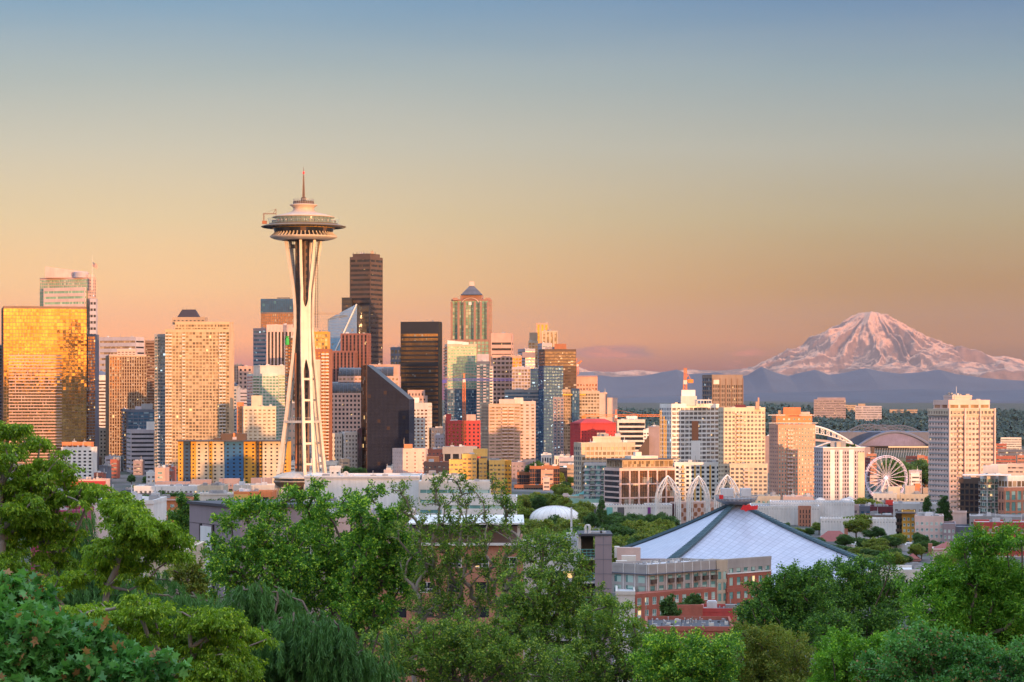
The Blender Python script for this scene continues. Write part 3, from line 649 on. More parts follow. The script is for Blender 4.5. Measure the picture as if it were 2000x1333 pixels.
# crane jib behind
def lattice(mb, a, c, w, n, r=.18):
    a = Vector(a); c = Vector(c); d = (c-a).normalized(); s_ = Vector((0,1,0)) if abs(d.y) < .9 else Vector((1,0,0)); e = d.cross(s_).normalized(); f = e.cross(d).normalized()
    cs = [e*w/2+f*w/2, e*w/2-f*w/2, -e*w/2-f*w/2, -e*w/2+f*w/2]
    for q in cs: mb.bar(a+q, c+q, r*1.5)
    for i in range(n):
        p0 = a+(c-a)*(i/n); p1 = a+(c-a)*((i+1)/n)
        for j in range(4): 
            mb.bar(p0+cs[j], p1+cs[(j+1)%4], r); mb.bar(p0+cs[j], p0+cs[(j+1)%4], r)
def crane(label, px, D, ybase, ytop, xj, xc_, m, luff=None, jm=None, cat='tower crane'):
    D = dist(D)
    T = thing('tower_crane', label, cat, P(px, ybase, D))
    mb = MB(); lattice(mb, P(px, ybase, D), P(px, ytop, D), 2.4, max(3, int((ybase-ytop)/F*D/3)), .28); build('mast', mb, M[m], T)
    jm = jm or m
    mb = MB(); p = P(px, ytop, D)
    if luff is None:
        lattice(mb, p, P(xj, ytop, D), 1.9, max(4, int(abs(xj-px)/F*D/3.5)), .22); build('jib', mb, M[jm], T)
        mb = MB(); lattice(mb, p, P(xc_, ytop, D), 1.9, 4, .22); q = P(xc_, ytop, D); mb.box((q.x-2,q.y-1.5,q.z-3), (q.x+2,q.y+1.5,q.z)); build('counter_jib', mb, M[jm], T)
        mb = MB(); ap = P(px, ytop, D)+Vector((0,0,6)); lattice(mb, p, ap, 1.2, 3, .2); mb.bar(ap, P((px+xj)/2, ytop, D)+Vector((0,0,1)), .14); mb.bar(ap, P(xc_, ytop, D), .14); build('apex', mb, M[m], T)
    else:
        lattice(mb, p, P(xj, luff, D), 1.7, 8, .22); build('jib', mb, M[jm], T)
        mb = MB(); q = P(xc_, ytop, D); mb.bar(p, q, 1.6, 1.6); mb.box((q.x-2.2,q.y-1.4,q.z-1.6), (q.x+1.4,q.y+1.4,q.z+1)); build('counterweight', mb, M[m], T)
        mb = MB(); ap = P(xc_+(px-xc_)*.5, ytop-12, D); mb.bar(q, ap, .25); mb.bar(p, ap, .35); mb.bar(ap, P(xj, luff, D), .15); build('gantry', mb, M[m], T)
    mb = MB(); mb.box((p.x-1.3,p.y-2.4,p.z-2.6), (p.x+1.3,p.y-.8,p.z+.4)); build('cab', mb, M['offwhite'], T)
    return T
crane('far crane whose thin grey jib reaches right from behind the observation tower', 605, 2580, 700, 613, 664, 596, 'tan')
# blue angular glass tower
T = thing('angular_tower', 'pale blue glass tower cut to a slanting peak with a white diagonal line', 'building', P(670, 950, 2560))
def gp(px, py, D=2560): return P(px, py, D if D > 2600 else D+(697-px)*.34+(900-py)*.085)
mb = MB(); q = [gp(640,690), gp(697,690), gp(697,594), gp(640,624)]
bk = [gp(645,690,2600), gp(699,690,2600), gp(699,597,2600), gp(645,624,2600)]
low_ = [gp(640,900), gp(697,900)]; lb = [gp(645,900,2600), gp(699,900,2600)]
mb.add([low_[0],low_[1],q[2],q[3],lb[0],lb[1],bk[2],bk[3]], [(0,1,2,3),(5,4,7,6),(4,0,3,7),(3,2,6,7)]); mb.m[:] = [0]*4; mb.add([low_[1],lb[1],bk[2],q[2]], [(0,1,2,3)], 0)
build('glass_skin', mb, M['g_sky'], T)
mb = MB(); r0 = gp(697,690); r1 = gp(697,594); s0 = gp(716,690,2610); s1 = gp(706,600,2610); s2 = gp(716,640,2610)
mb.add([gp(697,900), gp(716,900,2610), s2, s1, r1, gp(690,900,2650), gp(690,600,2650)], [(0,1,2,3,4),(5,0,4,6),(4,3,6),(1,5,6,2),(3,2,6)]); build('dark_side', mb, M['g_dark'], T)
mb = MB()
for i in range(1, 30):
    x = 640+i*2; yt_ = 624-(x-640)*30/57; mb.bar(gp(x,900,2559.7), gp(x,yt_,2559.7), .18) if x < 697 else None
for i in range(40):
    y = 690-i*2.9+30; xs_ = 640 if y > 624 else 640+(624-y)*57/30
    if y > 596: mb.bar(gp(xs_,y,2559.6), gp(697,y,2559.6), .35)
build('mullions', mb, M['steel'], T)
mb = MB(); mb.bar(gp(652,692,2559), gp(696.5,594.5,2559), 1.4, 1.0); build('diagonal_rib', mb, M['white'], T)
# the tallest dark tower
b = Bld('black_skyscraper', 'tallest dark bronze skyscraper with antennas, right of the blue angular tower', 715, 3100)
b.vol(684, 723, 747, 503, 3100, 'darkbrown', S('h', 6.6, 4, 1, .5, 'g_dark', d=.5), S('h', 6.6, 4, 1, .45, 'g_dark', d=.5), flip=True, th=26)
b.vol(689, 723, 742, 497, 3112, 'darkbrown', None, yb=504, flip=True, th=26, clutter=9)
b.vol(668, 668, 687, 583, 3090, 'black', S('h', 6.6, 4, 1, .5, 'g_dark'), th=-2)
b.vol(702, 702, 721, 600, 3050, 'black', S('c', 6.6, 4, .8, .6, 'g_dark'), th=0)
for px, yt_ in ((690,494),(697,493),(706,492),(716,494),(727,489),(733,493)): antenna(b, px, yt_, 498, 3115, .5, 'darkbrown')
b.box('dish_frame', 724, 730, 491, 496, 3116, 'tan', dp=4)
b = Bld('striped_brown_tower', 'reddish brown tower of bold vertical stripes below the blue angular tower', 685, 2500)
b.vol(667, 718, 724, 653, 2500, 'redbrown', S('v', 3.8, 4.4, .5, .9, 'g_dark', d=.9), S('v', 3.8, 4.4, .5, .9, 'g_dark'), flip=True, th=14, clutter=2)
b.vol(643, 692, 698, 687, 2480, 'redbrown', S('v', 3.8, 4.4, .5, .9, 'g_dark', d=.9), S('v', 3.8, 4.4, .5, .9, 'g_dark'), flip=True, th=14)
# vaulted pink building
b = Bld('vaulted_building', 'pink stone building with blue glass barrel roofs and rows of square windows', 690, 2300)
def barrel(b, xl, xr, yt, yb, D, m, dp=26):
    D = dist(D)
    a = P(xl, yb, D); c = P(xr, yb, D); h = P(0, yt, D).z-a.z; n = 10; mb = MB()
    for i in range(n):
        t0, t1 = math.pi/2*i/n, math.pi/2*(i+1)/n
        ya, yb_ = D+dp*.5*(1-math.cos(t0)), D+dp*.5*(1-math.cos(t1)); za, zb = a.z+h*math.sin(t0), a.z+h*math.sin(t1)
        mb.add([(a.x,ya,za),(c.x,ya,za),(c.x,yb_,zb),(a.x,yb_,zb)], [(0,1,2,3)])
        mb.add([(a.x,D+dp-(ya-D),za),(c.x,D+dp-(ya-D),za),(c.x,D+dp-(yb_-D),zb),(a.x,D+dp-(yb_-D),zb)], [(3,2,1,0)])
        for X_ in (a.x, c.x): mb.add([(X_,ya,za),(X_,yb_,zb),(X_,D+dp-(yb_-D),zb),(X_,D+dp-(ya-D),za)], [(0,1,2,3)])
    o = build('barrel_roof', mb, M[m], b.T); mb = MB()
    for X_ in np.linspace(a.x, c.x, max(3, int((c.x-a.x)/4))): 
        pts = [(X_, D+dp*.5*(1-math.cos(t_))-.15, a.z+h*math.sin(t_)+.1) for t_ in np.linspace(0, math.pi/2, 8)]
        mb.tube(pts, [.22]*8, 4)
    build('rib', mb, M['slate'], o)
b.vol(645, 645, 712, 768, 2300, 'pinkstone', S('p', 5.1, 4.1, .55, .52, 'g_dark', d=.6), th=-2, dp=34, par=False); barrel(b, 646, 712, 746, 768, 2300, 'g_dark')
b.vol(661, 661, 745, 735, 2322, 'pinkstone', S('p', 5, 4.4, .6, .5, 'g_warm', d=.5), th=-2, dp=34, par=False, yb=768); barrel(b, 662, 745, 718, 735, 2322, 'g_dark')
b.vol(735, 735, 779, 735, 2340, 'pinkstone', S('p', 5, 4.4, .55, .5, 'g_warm', d=.5), th=-2, dp=30, par=False); barrel(b, 735, 768, 716, 735, 2340, 'g_dark')
b.vol(722, 722, 779, 714, 2362, 'pinkstone', None, th=-2, dp=20, clutter=3)
for args in ((('white_block', 'white block with grouped windows left of the pale grey stepped block', 640, 640, 668, 849, 1800, 'offwhite', S('p', 4.2, 3, .5, .5, 'g_pane')),), (('grey_white_block', 'pale stepped block with a shaded grey wing left of the black wedge tower', 667, 674, 699, 846, 1790, 'white', S('p', 4.2, 3.4, .45, .5, 'g_pane')),)):
    simple(*args[0], th=12 if args[0][2] > 660 else -3, clutter=3)
# black wedge tower
T = thing('wedge_tower', 'black glass tower whose roof slants down to the right in one long slope', 'building', P(750, 930, 1750))
def wp(px, py, D=1750): return P(px, py, D)
mb = MB(); fr = [wp(717,932), wp(799,932), wp(799,780), wp(717,713)]; bk = [p+Vector((4,30,0)) for p in fr]
mb.add(fr+bk, [(0,1,2,3),(5,4,7,6),(1,5,6,2),(4,0,3,7)]); mb.add([fr[3],fr[2],bk[2],bk[3]], [(0,1,2,3)], 1); build('glass_skin', mb, [M['g_navy'], M['black']], T)
mb = MB()
for i in range(33): x = 717+i*82/32; mb.bar(wp(x,932,1749.8), wp(x,713+(x-717)*67/82,1749.8), .16)
for i in range(80):
    y = 932-i*2.8
    if y < 716: break
    xe = 799 if y > 780 else 717+(y-713)*82/67
    mb.bar(wp(717,y,1749.8), wp(max(xe,717.5),y,1749.8), .16)
build('mullions', mb, M['black'], T)
mb = MB(); n0 = wp(706,932,1765); n1 = wp(706,715,1765); mb.add([n0, fr[0], fr[3]+Vector((0,0,1)), n1, n0+Vector((4,26,0)), n1+Vector((4,26,0))], [(0,1,2,3),(4,0,3,5),(3,2,5)]); build('narrow_side', mb, M['g_bronze'], T)
mb = MB()
for i in range(5): 
    f = i/4; p0 = n0.lerp(fr[0], f); p1 = n1.lerp(fr[3], f); mb.bar(p0+Vector((-.2,-.3,0)), p1+Vector((-.2,-.3,0)), .4)
for i in range(30):
    z = -4+i*7; 
    if z < n1.z: mb.bar(Vector((n0.x-.2,n0.y-.3,z)), Vector((fr[0].x-.2,fr[0].y-.3,z)), .25)
build('side_mullions', mb, M['darkbrown'], T)
mb = MB(); mb.prism([(p.x,p.y) for p in (wp(698,0,1760), wp(707,0,1755), wp(709,0,1780), wp(700,0,1785))], 0, [P(0,840,1760).z, P(0,834,1755).z, P(0,834,1755).z, P(0,840,1760).z]); build('low_wing', mb, M['g_dark'], T)
simple('far_blue_tower', 'small far tower of blue glass squares left of the dark banded skyscraper', 763, 763, 784, 680, 3000, 'slate', S('p', 8, 5, .7, .6, 'g_warm'), th=-2)
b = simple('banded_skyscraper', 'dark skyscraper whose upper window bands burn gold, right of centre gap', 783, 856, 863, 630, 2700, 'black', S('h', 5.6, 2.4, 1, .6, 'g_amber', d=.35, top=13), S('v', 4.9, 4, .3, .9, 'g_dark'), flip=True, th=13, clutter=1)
O, U, V, Wd, Dp, z0, z1 = b.last; N = Vector((U.y, -U.x)); mb = MB()
for j in range(31): mb.obox(O, U, N, j*Wd/30-.12, j*Wd/30+.12, .2, .4, z0, z1-12)
mb.obox(O, U, N, 0, Wd, .2, .6, P(0,716,2700).z, P(0,707,2700).z); build('mullions', mb, M['black'], b.T)
antenna(b, 822, 621, 630, 2705); antenna(b, 842, 619, 630, 2705)
b = simple('old_stone_tower', 'old pinkish stone tower with rounded stepped top peeking over the white hotel tower', 793, 793, 832, 775, 2050, 'pinkstone', S('p', 4, 3.4, .4, .5, 'g_dark'), th=-2)
b.vol(797, 797, 828, 764, 2054, 'pinkstone', S('p', 4, 3.4, .4, .5, 'g_dark'), th=-2, yb=776, dp=16)
b = simple('white_hotel_tower', 'white tower with square orange-lit windows beside the black wedge tower', 798, 836, 843, 789, 1900, 'offwhite', S('p', 3.5, 4, .6, .45, 'g_bronze', d=.35, top=5), S('p', 3.5, 3, .4, .45, 'g_dark'), flip=True, th=14)
b.box('penthouse', 799, 818, 777, 790, 1905, 'white')
b = simple('pale_slab', 'pale pink slab block with brick penthouse below the black wedge tower', 767, 787, 834, 879, 1350, 'palepink', S('p', 2.9, 6, .14, .4, 'g_dark', d=.15), S('p', 2.9, 5, .12, .4, 'g_dark', d=.15), th=24, clutter=1)
b.box('penthouse', 789, 805, 868, 880, 1358, 'orange'); antenna(b, 789, 856, 868, 1356, .15)
# pyramid-topped tower
b = Bld('pyramid_tower', 'green glass and pink stone tower with arched gable and stepped pyramid roof', 920, 2800)
b.vol(882, 954, 960, 586, 2800, 'rosestone', S('c', 4.4, 4.6, .9, .9, 'g_green', d=.35), S('c', 4.4, 4.6, .6, .7, 'g_green', d=.5), flip=True, th=14)
b.vol(879, 955, 963, 665, 2790, 'rosestone', S('c', 4.4, 5, .82, .8, 'g_green', d=.4), S('c', 4.4, 5, .6, .7, 'g_green', d=.5), flip=True, th=14)
b.vol(899, 940, 944, 577, 2806, 'rosestone', None, flip=True, th=14, yb=587, par=False)
O, U, V, Wd, Dp, z0, z1 = b.last; c = O+U*Wd/2+V*Dp/2; rb = 21/F*dist(2800); zt0 = P(0,576,2806).z; zt1 = P(0,557,2806).z; mb = MB()
for i in range(7):
    f0 = i/7; r0 = rb*(1-f0*.86); r1 = rb*(1-(i+.8)/7*.86); za = zt0+(zt1-zt0)*f0; zb = zt0+(zt1-zt0)*(i+.8)/7
    mb.add([(c.x-r0,c.y-r0,za),(c.x+r0,c.y-r0,za),(c.x+r0,c.y+r0,za),(c.x-r0,c.y+r0,za),(c.x-r1,c.y-r1,zb),(c.x+r1,c.y-r1,zb),(c.x+r1,c.y+r1,zb),(c.x-r1,c.y+r1,zb)], [(4,5,6,7),(0,1,5,4),(1,2,6,5),(2,3,7,6),(3,0,4,7)])
build('pyramid_roof', mb, [M['slate']], b.T)
mb = MB(); mb.obox(c, Vector((1,0)), Vector((0,1)), -3, 3, -3, 3, zt1-1, P(0,550,2806).z); build('lantern', mb, M['palepink'], b.T)
mb = MB(); n = 14; cx_ = O+U*(Wd/2); N = Vector((U.y,-U.x)); zc = P(0,593,2800).z; pts = []
for i in range(n+1): a_ = math.pi*i/n; pts.append((cx_.x+U.x*math.cos(a_)*11+N.x*3, cx_.y+U.y*math.cos(a_)*11-3, zc+math.sin(a_)*7))
mb.tube(pts, [.7]*(n+1), 5); build('arch_trim', mb, M['palepink'], b.T)
mb = MB(); mb.obox(cx_, U, N, -2, 2, 2, 4, zc-2, zc+2); build('round_window', mb, M['white'], b.T)
mb = MB()
for u_ in (0, .19, .36, .64, .81, 1.0):
    mb.obox(O-U*(Wd*.35)-V*0, U, N, u_*Wd*1.72-1.2, u_*Wd*1.72+1.2, 5.5, 7, P(0,690,2800).z, P(0,590,2800).z)
build('pilaster', mb, M['rosestone'], b.T)
for xa in (884, 948): b.box('corner_turret', xa, xa+10, 582, 587, 2802, 'rosestone', dp=8)
b = simple('reflective_tower', 'pale green mirror glass tower with slanting white cap in front of the pyramid tower', 869, 874, 931, 674, 2000, 'beige', S('c', 3.2, 3.2, .88, .74, 'g_green', d=.2), S('h', 3.2, 3, 1, .6, 'g_warm', bal=(0,)), th=9)
mb = MB(); a = P(874,674,2003); c = P(915,674,2003); mb.prism([(a.x,a.y),(c.x,c.y),(c.x,c.y+14),(a.x,a.y+14)], a.z, [P(0,665,2003).z, P(0,669,2003).z, P(0,669,2003).z, P(0,665,2003).z]); build('slanted_cap', mb, M['white'], b.T)
O, U, V, Wd, Dp, z0, z1 = b.last; N = Vector((U.y, -U.x)); mb = MB(); rnd = random.Random(5)
b.vol(869, 874, 931, 760, 1996, 'slate', S('c', 3.2, 3.2, .9, .8, 'g_blue', d=.2), th=9, par=False, yb=900)
b = simple('white_cap_tower', 'dark blue balcony tower with white plain cap beside the reflective green tower', 931, 931, 956, 708, 1960, 'slate', S('c', 3.1, 3, .8, .6, 'g_blue', d=.3, bal=(0,2), bm='lavender'), th=-1)
b.box('white_cap', 932, 955, 692, 709, 1966, 'lavender', dp=14); b.vol(955, 955, 963, 717, 1972, 'lavender', S('p', 3.1, 3, .5, .5, 'g_blue', bal=(0,), bm='white'), th=-1, dp=16)
b = simple('ribbon_pink_tower', 'pink stone tower with wide dark ribbons near the top, right of the pyramid tower', 960, 999, 1002, 653, 2560, 'pinkstone', S('h', 7, 4, 1, .4, 'g_dark', d=.5, top=8), flip=True, th=6)
b.vol(962, 962, 1003, 695, 2500, 'pinkstone', S('p', 5.2, 4.6, .72, .52, 'g_dark', d=.5), th=0)
simple('gold_face_tower', 'narrow gold-lit tower between the pink ribbon tower and the pale cluster', 1001, 1001, 1019, 697, 2450, 'salmon', S('c', 4, 3.4, .8, .7, 'g_gold'), th=0)
simple('pale_glass_block', 'pale patchy glass block under construction cranes right of the pink tower', 1000, 1000, 1036, 719, 2300, 'lavender', S('c', 3.6, 3.6, .8, .7, 'g_warm'), th=0, clutter=4)
b = simple('slanted_grey_tower', 'grey faceted tower with slanting top left of the far cluster', 1012, 1026, 1045, 683, 2750, 'lavender', S('h', 4, 3, 1, .3, 'g_warm'), th=18)
b.box('dark_band', 1020, 1045, 688, 699, 2748, 'mauve', dp=2, th=18)
simple('olive_tower', 'far tower with an olive glass box on top, leftmost of the distant cluster', 1032, 1032, 1051, 668, 3250, 'beige', S('c', 4, 4, .8, .7, 'g_warm'), th=0).box('olive_box', 1034, 1050, 650, 668, 3256, 'tan', dp=18)
simple('far_gold_tower', 'tallest of the far pale cluster, a square gold-lit tower', 1048, 1048, 1071, 633, 3300, 'salmon', S('v', 4, 6, .55, 1, 'g_gold', d=.4), th=0)
simple('far_ribbed_tower', 'far ribbed pale tower just right of the tallest gold-lit far tower', 1059, 1059, 1089, 648, 3200, 'beige', S('v', 4, 5, .6, 1, 'g_warm', d=.6), th=0)
simple('far_grey_tower', 'grey plain tower rising left behind the blue glass tower', 1051, 1059, 1078, 672, 2900, 'lavender', S('h', 5, 3, 1, .2, 'g_blue'), th=14)
simple('small_navy_block', 'small navy glass block tucked below the far pale cluster', 1035, 1035, 1055, 722, 2350, 'navy', S('h', 4, 3, 1, .5, 'g_blue'), th=0)
b = Bld('blue_glass_tower', 'blue glass tower with brown upper storeys, the tallest right of the pyramid tower', 1088, 2100)
b.vol(1052, 1064, 1125, 684, 2100, 'darkbrown', S('h', 3.4, 3, 1, .72, 'g_smoke', d=.2), S('h', 3.4, 3, 1, .6, 'g_smoke', d=.2), th=14, yb=716, clutter=1)
b.vol(1052, 1062, 1100, 715, 2092, 'navy', S('c', 3.4, 3, .85, .66, 'g_blue', d=.2), th=14, par=False)
b.vol(1098, 1098, 1126, 716, 2102, 'darkbrown', S('h', 3.4, 3, 1, .66, 'g_smoke', d=.2), th=2, par=False, dp=20)
b.box('penthouse', 1083, 1106, 672, 685, 2120, 'rust', dp=10); b.box('penthouse', 1065, 1108, 678, 685, 2125, 'mauve', dp=10)
b = simple('hip_roof_tower', 'cream stone block with dark hip roof right of the blue glass tower', 1126, 1126, 1167, 736, 2600, 'salmon', S('p', 5, 3.6, .5, .5, 'g_bronze', top=8), th=0); b.hip('slate', 5.6, over=1, apex=7)
antenna(b, 1138, 722, 731, 2606); antenna(b, 1144, 720, 731, 2606)
b = Bld('purple_gold_building', 'striped block of purple, dark blue and gold-grid panels in front of the blue tower', 1125, 1950)
b.vol(1081, 1081, 1101, 776, 1945, 'mauve', S('p', 3.3, 3.3, .5, .5, 'g_blue', bal=(1,)), th=0, par=False)
b.vol(1099, 1099, 1119, 763, 1950, 'tan', S('c', 3.3, 2.6, .8, .66, 'g_warm'), th=0); b.vol(1117, 1117, 1132, 761, 1948, 'navy', S('c', 3.3, 3, .9, .8, 'g_blue'), th=0)
b.vol(1131, 1131, 1171, 766, 1952, 'beige', S('c', 3.3, 3, .76, .62, 'g_warm'), th=0, clutter=3)
b.box('gold_beam', 1099, 1118, 770, 772.5, 1947, 'craneyellow', dp=1.5); b.box('gold_beam', 1132, 1144, 770, 772.5, 1949, 'craneyellow', dp=1.5)
b = simple('plain_pink_block', 'plain pink slab block split by one dark seam, left of the orange crane mast', 1170, 1170, 1186, 769, 2200, 'palepink', None, th=0)
b.vol(1186, 1186, 1206, 779, 2202, 'palepink', None, th=0); b.box('dark_seam', 1184, 1186.2, 770, 815, 2198, 'slate', dp=1)
b = simple('red_hall', 'big red block with crimson hip roof and shaded maroon side', 1114, 1134, 1203, 828, 1700, 'red', S('v', 3, 3.2, .3, .3, 'g_dark', d=.12, top=7, bot=2), S('v', 3, 4, .2, .2, 'g_dark', d=.12), th=22, clutter=0); b.hip('red', 4.5, over=.8, apex=9)
crane('orange tower crane standing right of the red hall with a long jib', 1203, 1880, 850, 812, 1292, 1140, 'craneorange')
for i_, (x0_, x1_, yt_, lab_) in enumerate(((1208, 1260, 822, 'dark terraced block striped with pale balconies right of the red hall'), (1223, 1240, 812, 'small white rooftop block above the dark terraced block'))):
    if i_ == 0: b = simple('terraced_block', lab_, x0_, x0_, x1_, yt_, 1820, 'offwhite', S('h', 4.6, 4, 1, .6, 'g_dark', d=1.2), th=0, clutter=5)
b.box('penthouse', 1223, 1245, 813, 823, 1830, 'white')
b = simple('grey_slab', 'dull grey windowless slab left of the white construction tower', 1267, 1267, 1293, 836, 1600, 'mauve', None, th=0)
mb = MB(); a = P(1248,897,1590); mb.prism([(p.x,p.y) for p in (P(1247,0,1590), P(1268,0,1590), P(1268,0,1612), P(1247,0,1612))], a.z, [P(0,880,1590).z, P(0,850,1590).z, P(0,850,1590).z, P(0,880,1590).z]); build('sloping_wing', mb, M['darkbrown'], b.T)
simple('low_white_block', 'small white block with black windows beyond the grey slab', 1257, 1257, 1268, 842, 1750, 'white', S('p', 3, 3, .5, .5, 'g_dark'), th=0)
# central apartment slab in pink and grey
b = Bld('central_apartments', 'pink and brown apartment tower with white window boxes, in the middle of the skyline', 995, 1600)
b.vol(941, 955, 1016, 791, 1600, 'tan', S('p', 3.1, 5.6, .72, .5, 'g_warm', d=.3, trim='pinkstone', bal=(2,3), bm='palepink'), S('c', 3.1, 3, .7, .6, 'g_blue'), th=13, clutter=2)
b.vol(1014, 1014, 1046, 786, 1612, 'palepink', S('p', 3.1, 5, .5, .48, 'g_warm', d=.3), th=2, clutter=1)
b.box('penthouse', 975, 1006, 780, 792, 1606, 'palepink'); b.box('penthouse', 1004, 1022, 777, 790, 1610, 'offwhite')
O, U, V, Wd, Dp, z0, z1 = b.last
simple('construction_slab', 'grey rooftop slab with bare trusses left of the blue glass tower', 986, 986, 1053, 763, 2180, 'grey', S('h', 4, 4, 1, .5, 'g_blue'), th=0, clutter=6)
b = Bld('red_brick_hotel', 'old red brick building with rows of lit yellow windows behind the blue crane', 900, 1750)
b.vol(870, 874, 906, 824, 1750, 'brickred', S('p', 3.6, 3.8, .42, .5, 'g_gold', d=.25), th=9, clutter=2); b.vol(871, 871, 881, 811, 1756, 'brickred', None, th=0, dp=6)
b.vol(905, 905, 938, 824, 1756, 'brickred', S('p', 3.6, 3.8, .4, .5, 'g_dark', d=.25), th=0, clutter=2); b.box('penthouse', 911, 929, 810, 825, 1762, 'pinkstone')
T = crane('tower crane with orange mast and blue-violet jib before the reflective green tower', 906.5, 1700, 862, 742, 1004, 868, 'craneorange', jm='craneblue')
crane('small orange luffing crane on the skyline right of the blue glass tower', 1128, 2700, 736, 712, 1136, 1124, 'craneorange', luff=705)
for k_, (x0_, x1_, yt_, D_, wm_, lab_) in enumerate(((842, 868, 838, 1900, 'slate', 'small blue-grey block left of the red brick hotel'), (850, 866, 852, 1830, 'lavender', 'low pale block with window rows between the hotel tower and red brick hotel'), (866, 869, 815, 1840, 'grey', 'thin grey slab against the red brick hotel'))):
    simple('small_block', lab_, x0_, x0_, x1_, yt_, D_, wm_, S('p', 3.6, 3.2, .5, .5, 'g_pane'), th=0)
b = simple('concrete_gallery', 'low grey concrete building with three big dark openings below the red brick hotel', 866, 866, 931, 875, 1450, 'grey', S('p', 12, 6.5, .72, .7, 'g_dark', d=.8, top=3), th=0, clutter=4, roof='roofwhite')
b = Bld('yellow_apartments', 'sunlit yellow apartment block stepping up with dark recesses, above the treetops', 940, 1200)
ys_ = S('p', 3.0, 3.0, .68, .42, 'g_warm', d=.3)
b.vol(878, 878, 904, 901, 1200, 'yellow', ys_, th=-1); b.vol(903, 903, 931, 890, 1205, 'yellow', ys_, th=0, clutter=1); b.vol(929, 929, 937, 903, 1210, 'slate', ys_, th=0)
b.vol(936, 936, 951, 899, 1206, 'yellow', ys_, th=0); b.vol(950, 950, 957, 903, 1210, 'slate', ys_, th=0); b.vol(956, 956, 986, 902, 1200, 'yellow', ys_, th=0, clutter=1); b.vol(985, 985, 999, 903, 1208, 'gold', ys_, th=0)
b.box('penthouse', 924, 952, 877, 892, 1216, 'yellow'); b.box('penthouse', 953, 975, 896, 903, 1212, 'grey', dp=5)
b = simple('brick_warehouse', 'plain brown brick block with a few windows left of the yellow apartments', 828, 828, 880, 905, 1260, 'brickbrown', S('p', 3.4, 3.2, .5, .45, 'g_pane'), th=-1, clutter=2)
b.box('penthouse', 833, 857, 892, 906, 1268, 'orange')
simple('low_brick_block', 'low red brick block behind the pale slab block', 836, 836, 866, 880, 1500, 'brick', S('p', 3.4, 3.4, .4, .4, 'g_pane'), th=0, clutter=3)
b = Bld('dark_grid_building', 'black glass building in two tiers traced with copper grid lines, above the park trees', 1055, 1350)
gs = S('c', 3.3, 1.9, .9, .9, 'g_dark', d=.12)
b.vol(1035, 1035, 1093, 913, 1370, 'rust', gs, th=0, clutter=3); b.vol(1092, 1092, 1108, 918, 1378, 'black', gs, th=0); b.vol(1010, 1010, 1040, 925, 1380, 'rust', gs, th=0, clutter=1)
b.vol(1004, 1004, 1112, 950, 1345, 'rust', gs, th=0, dp=20, roof='brickred', clutter=2)
simple('teal_block', 'plain dark teal block right of the copper-lined black building', 1096, 1096, 1124, 920, 1450, 'teal', None, th=0, clutter=1)
simple('white_columns', 'low white classical block with columns below the blue glass tower', 1058, 1058, 1077, 890, 1700, 'white', S('v', 4, 2.4, .5, 1, 'g_dark', d=.6, top=2), th=0)
simple('white_columns', 'low pale block with tall windows below the purple and gold block', 1084, 1084, 1112, 893, 1660, 'offwhite', S('v', 4, 2.4, .5, 1, 'g_dark', d=.5, top=2), th=0)
simple('blank_wall_block', 'low grey block with blank pale wall left of the condominium', 1092, 1092, 1124, 896, 1560, 'lavender', S('h', 4, 4, 1, .3, 'g_blue'), th=0, clutter=3)
simple('far_left_block', 'small dull block low behind the black building', 1000, 1000, 1040, 905, 1500, 'mauve', S('p', 3.5, 3.5, .5, .4, 'g_pane'), th=0, clutter=4)
# right-centre condominium
b = Bld('condominium', 'condominium with a gold-grid upper part over blue-white bays, left of the dark framed block', 1185, 1030)
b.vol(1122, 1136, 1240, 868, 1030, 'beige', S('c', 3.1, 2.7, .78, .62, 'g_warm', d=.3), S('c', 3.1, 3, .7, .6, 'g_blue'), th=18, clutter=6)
b.vol(1141, 1141, 1184, 904, 1026, 'slate', S('p', 3.1, 3.7, .7, .6, 'g_teal', d=.4, trim='lightgrey', bal=(1,-1), bm='white'), th=0, par=False, dp=8)
b.vol(1158, 1158, 1212, 856, 1036, 'cream', None, th=0, yb=870, dp=10, clutter=4); b.box('penthouse', 1166, 1184, 846, 857, 1039, 'beige')
b = Bld('framed_apartments', 'dark glass apartment block in a pink-brown frame under a thin overhanging roof', 1250, 998)
b.vol(1181, 1211, 1318, 915, 998, 'palepink', S('p', 8.2, 6.2, .84, .9, 'g_bronze', d=.8), S('h', 3.1, 3, 1, .7, 'g_dark'), th=26, par=False)
O, U, V, Wd, Dp, z0, z1 = b.last; N = Vector((U.y,-U.x)); mb = MB()
nfl = int((z1-z0)/2.75)
for i in range(1, nfl+1): mb.obox(O, U, N, 0, Wd, .35, .55, z0+i*2.75-.1, z0+i*2.75+.1)
for j in range(1, int(Wd/1.55)): mb.obox(O, U, N, j*1.55-.06, j*1.55+.06, .34, .54, z0, z1)
build('mullions', mb, M['darkbrown'], b.T)
b.vol(1186, 1216, 1314, 899, 1000, 'beige', S('c', 4, 3, .86, .8, 'g_warm', d=.2, top=.3), th=26, yb=914, par=False)
O, U, V, Wd, Dp, z0, z1 = b.last; mb = MB(); mb.obox(O, U, V, -3, Wd+3, -3, Dp+2, z1, z1+.55); build('flat_roof', mb, M['roofdark'], b.T)
mb = MB(); mb.obox(O, U, V, 8, 26, 4, 12, z1+.6, z1+2.2); mb.obox(O, U, V, 12, 16, 6, 9, z1+2.2, z1+4.5); build('roof_unit', mb, M['offwhite'], b.T)

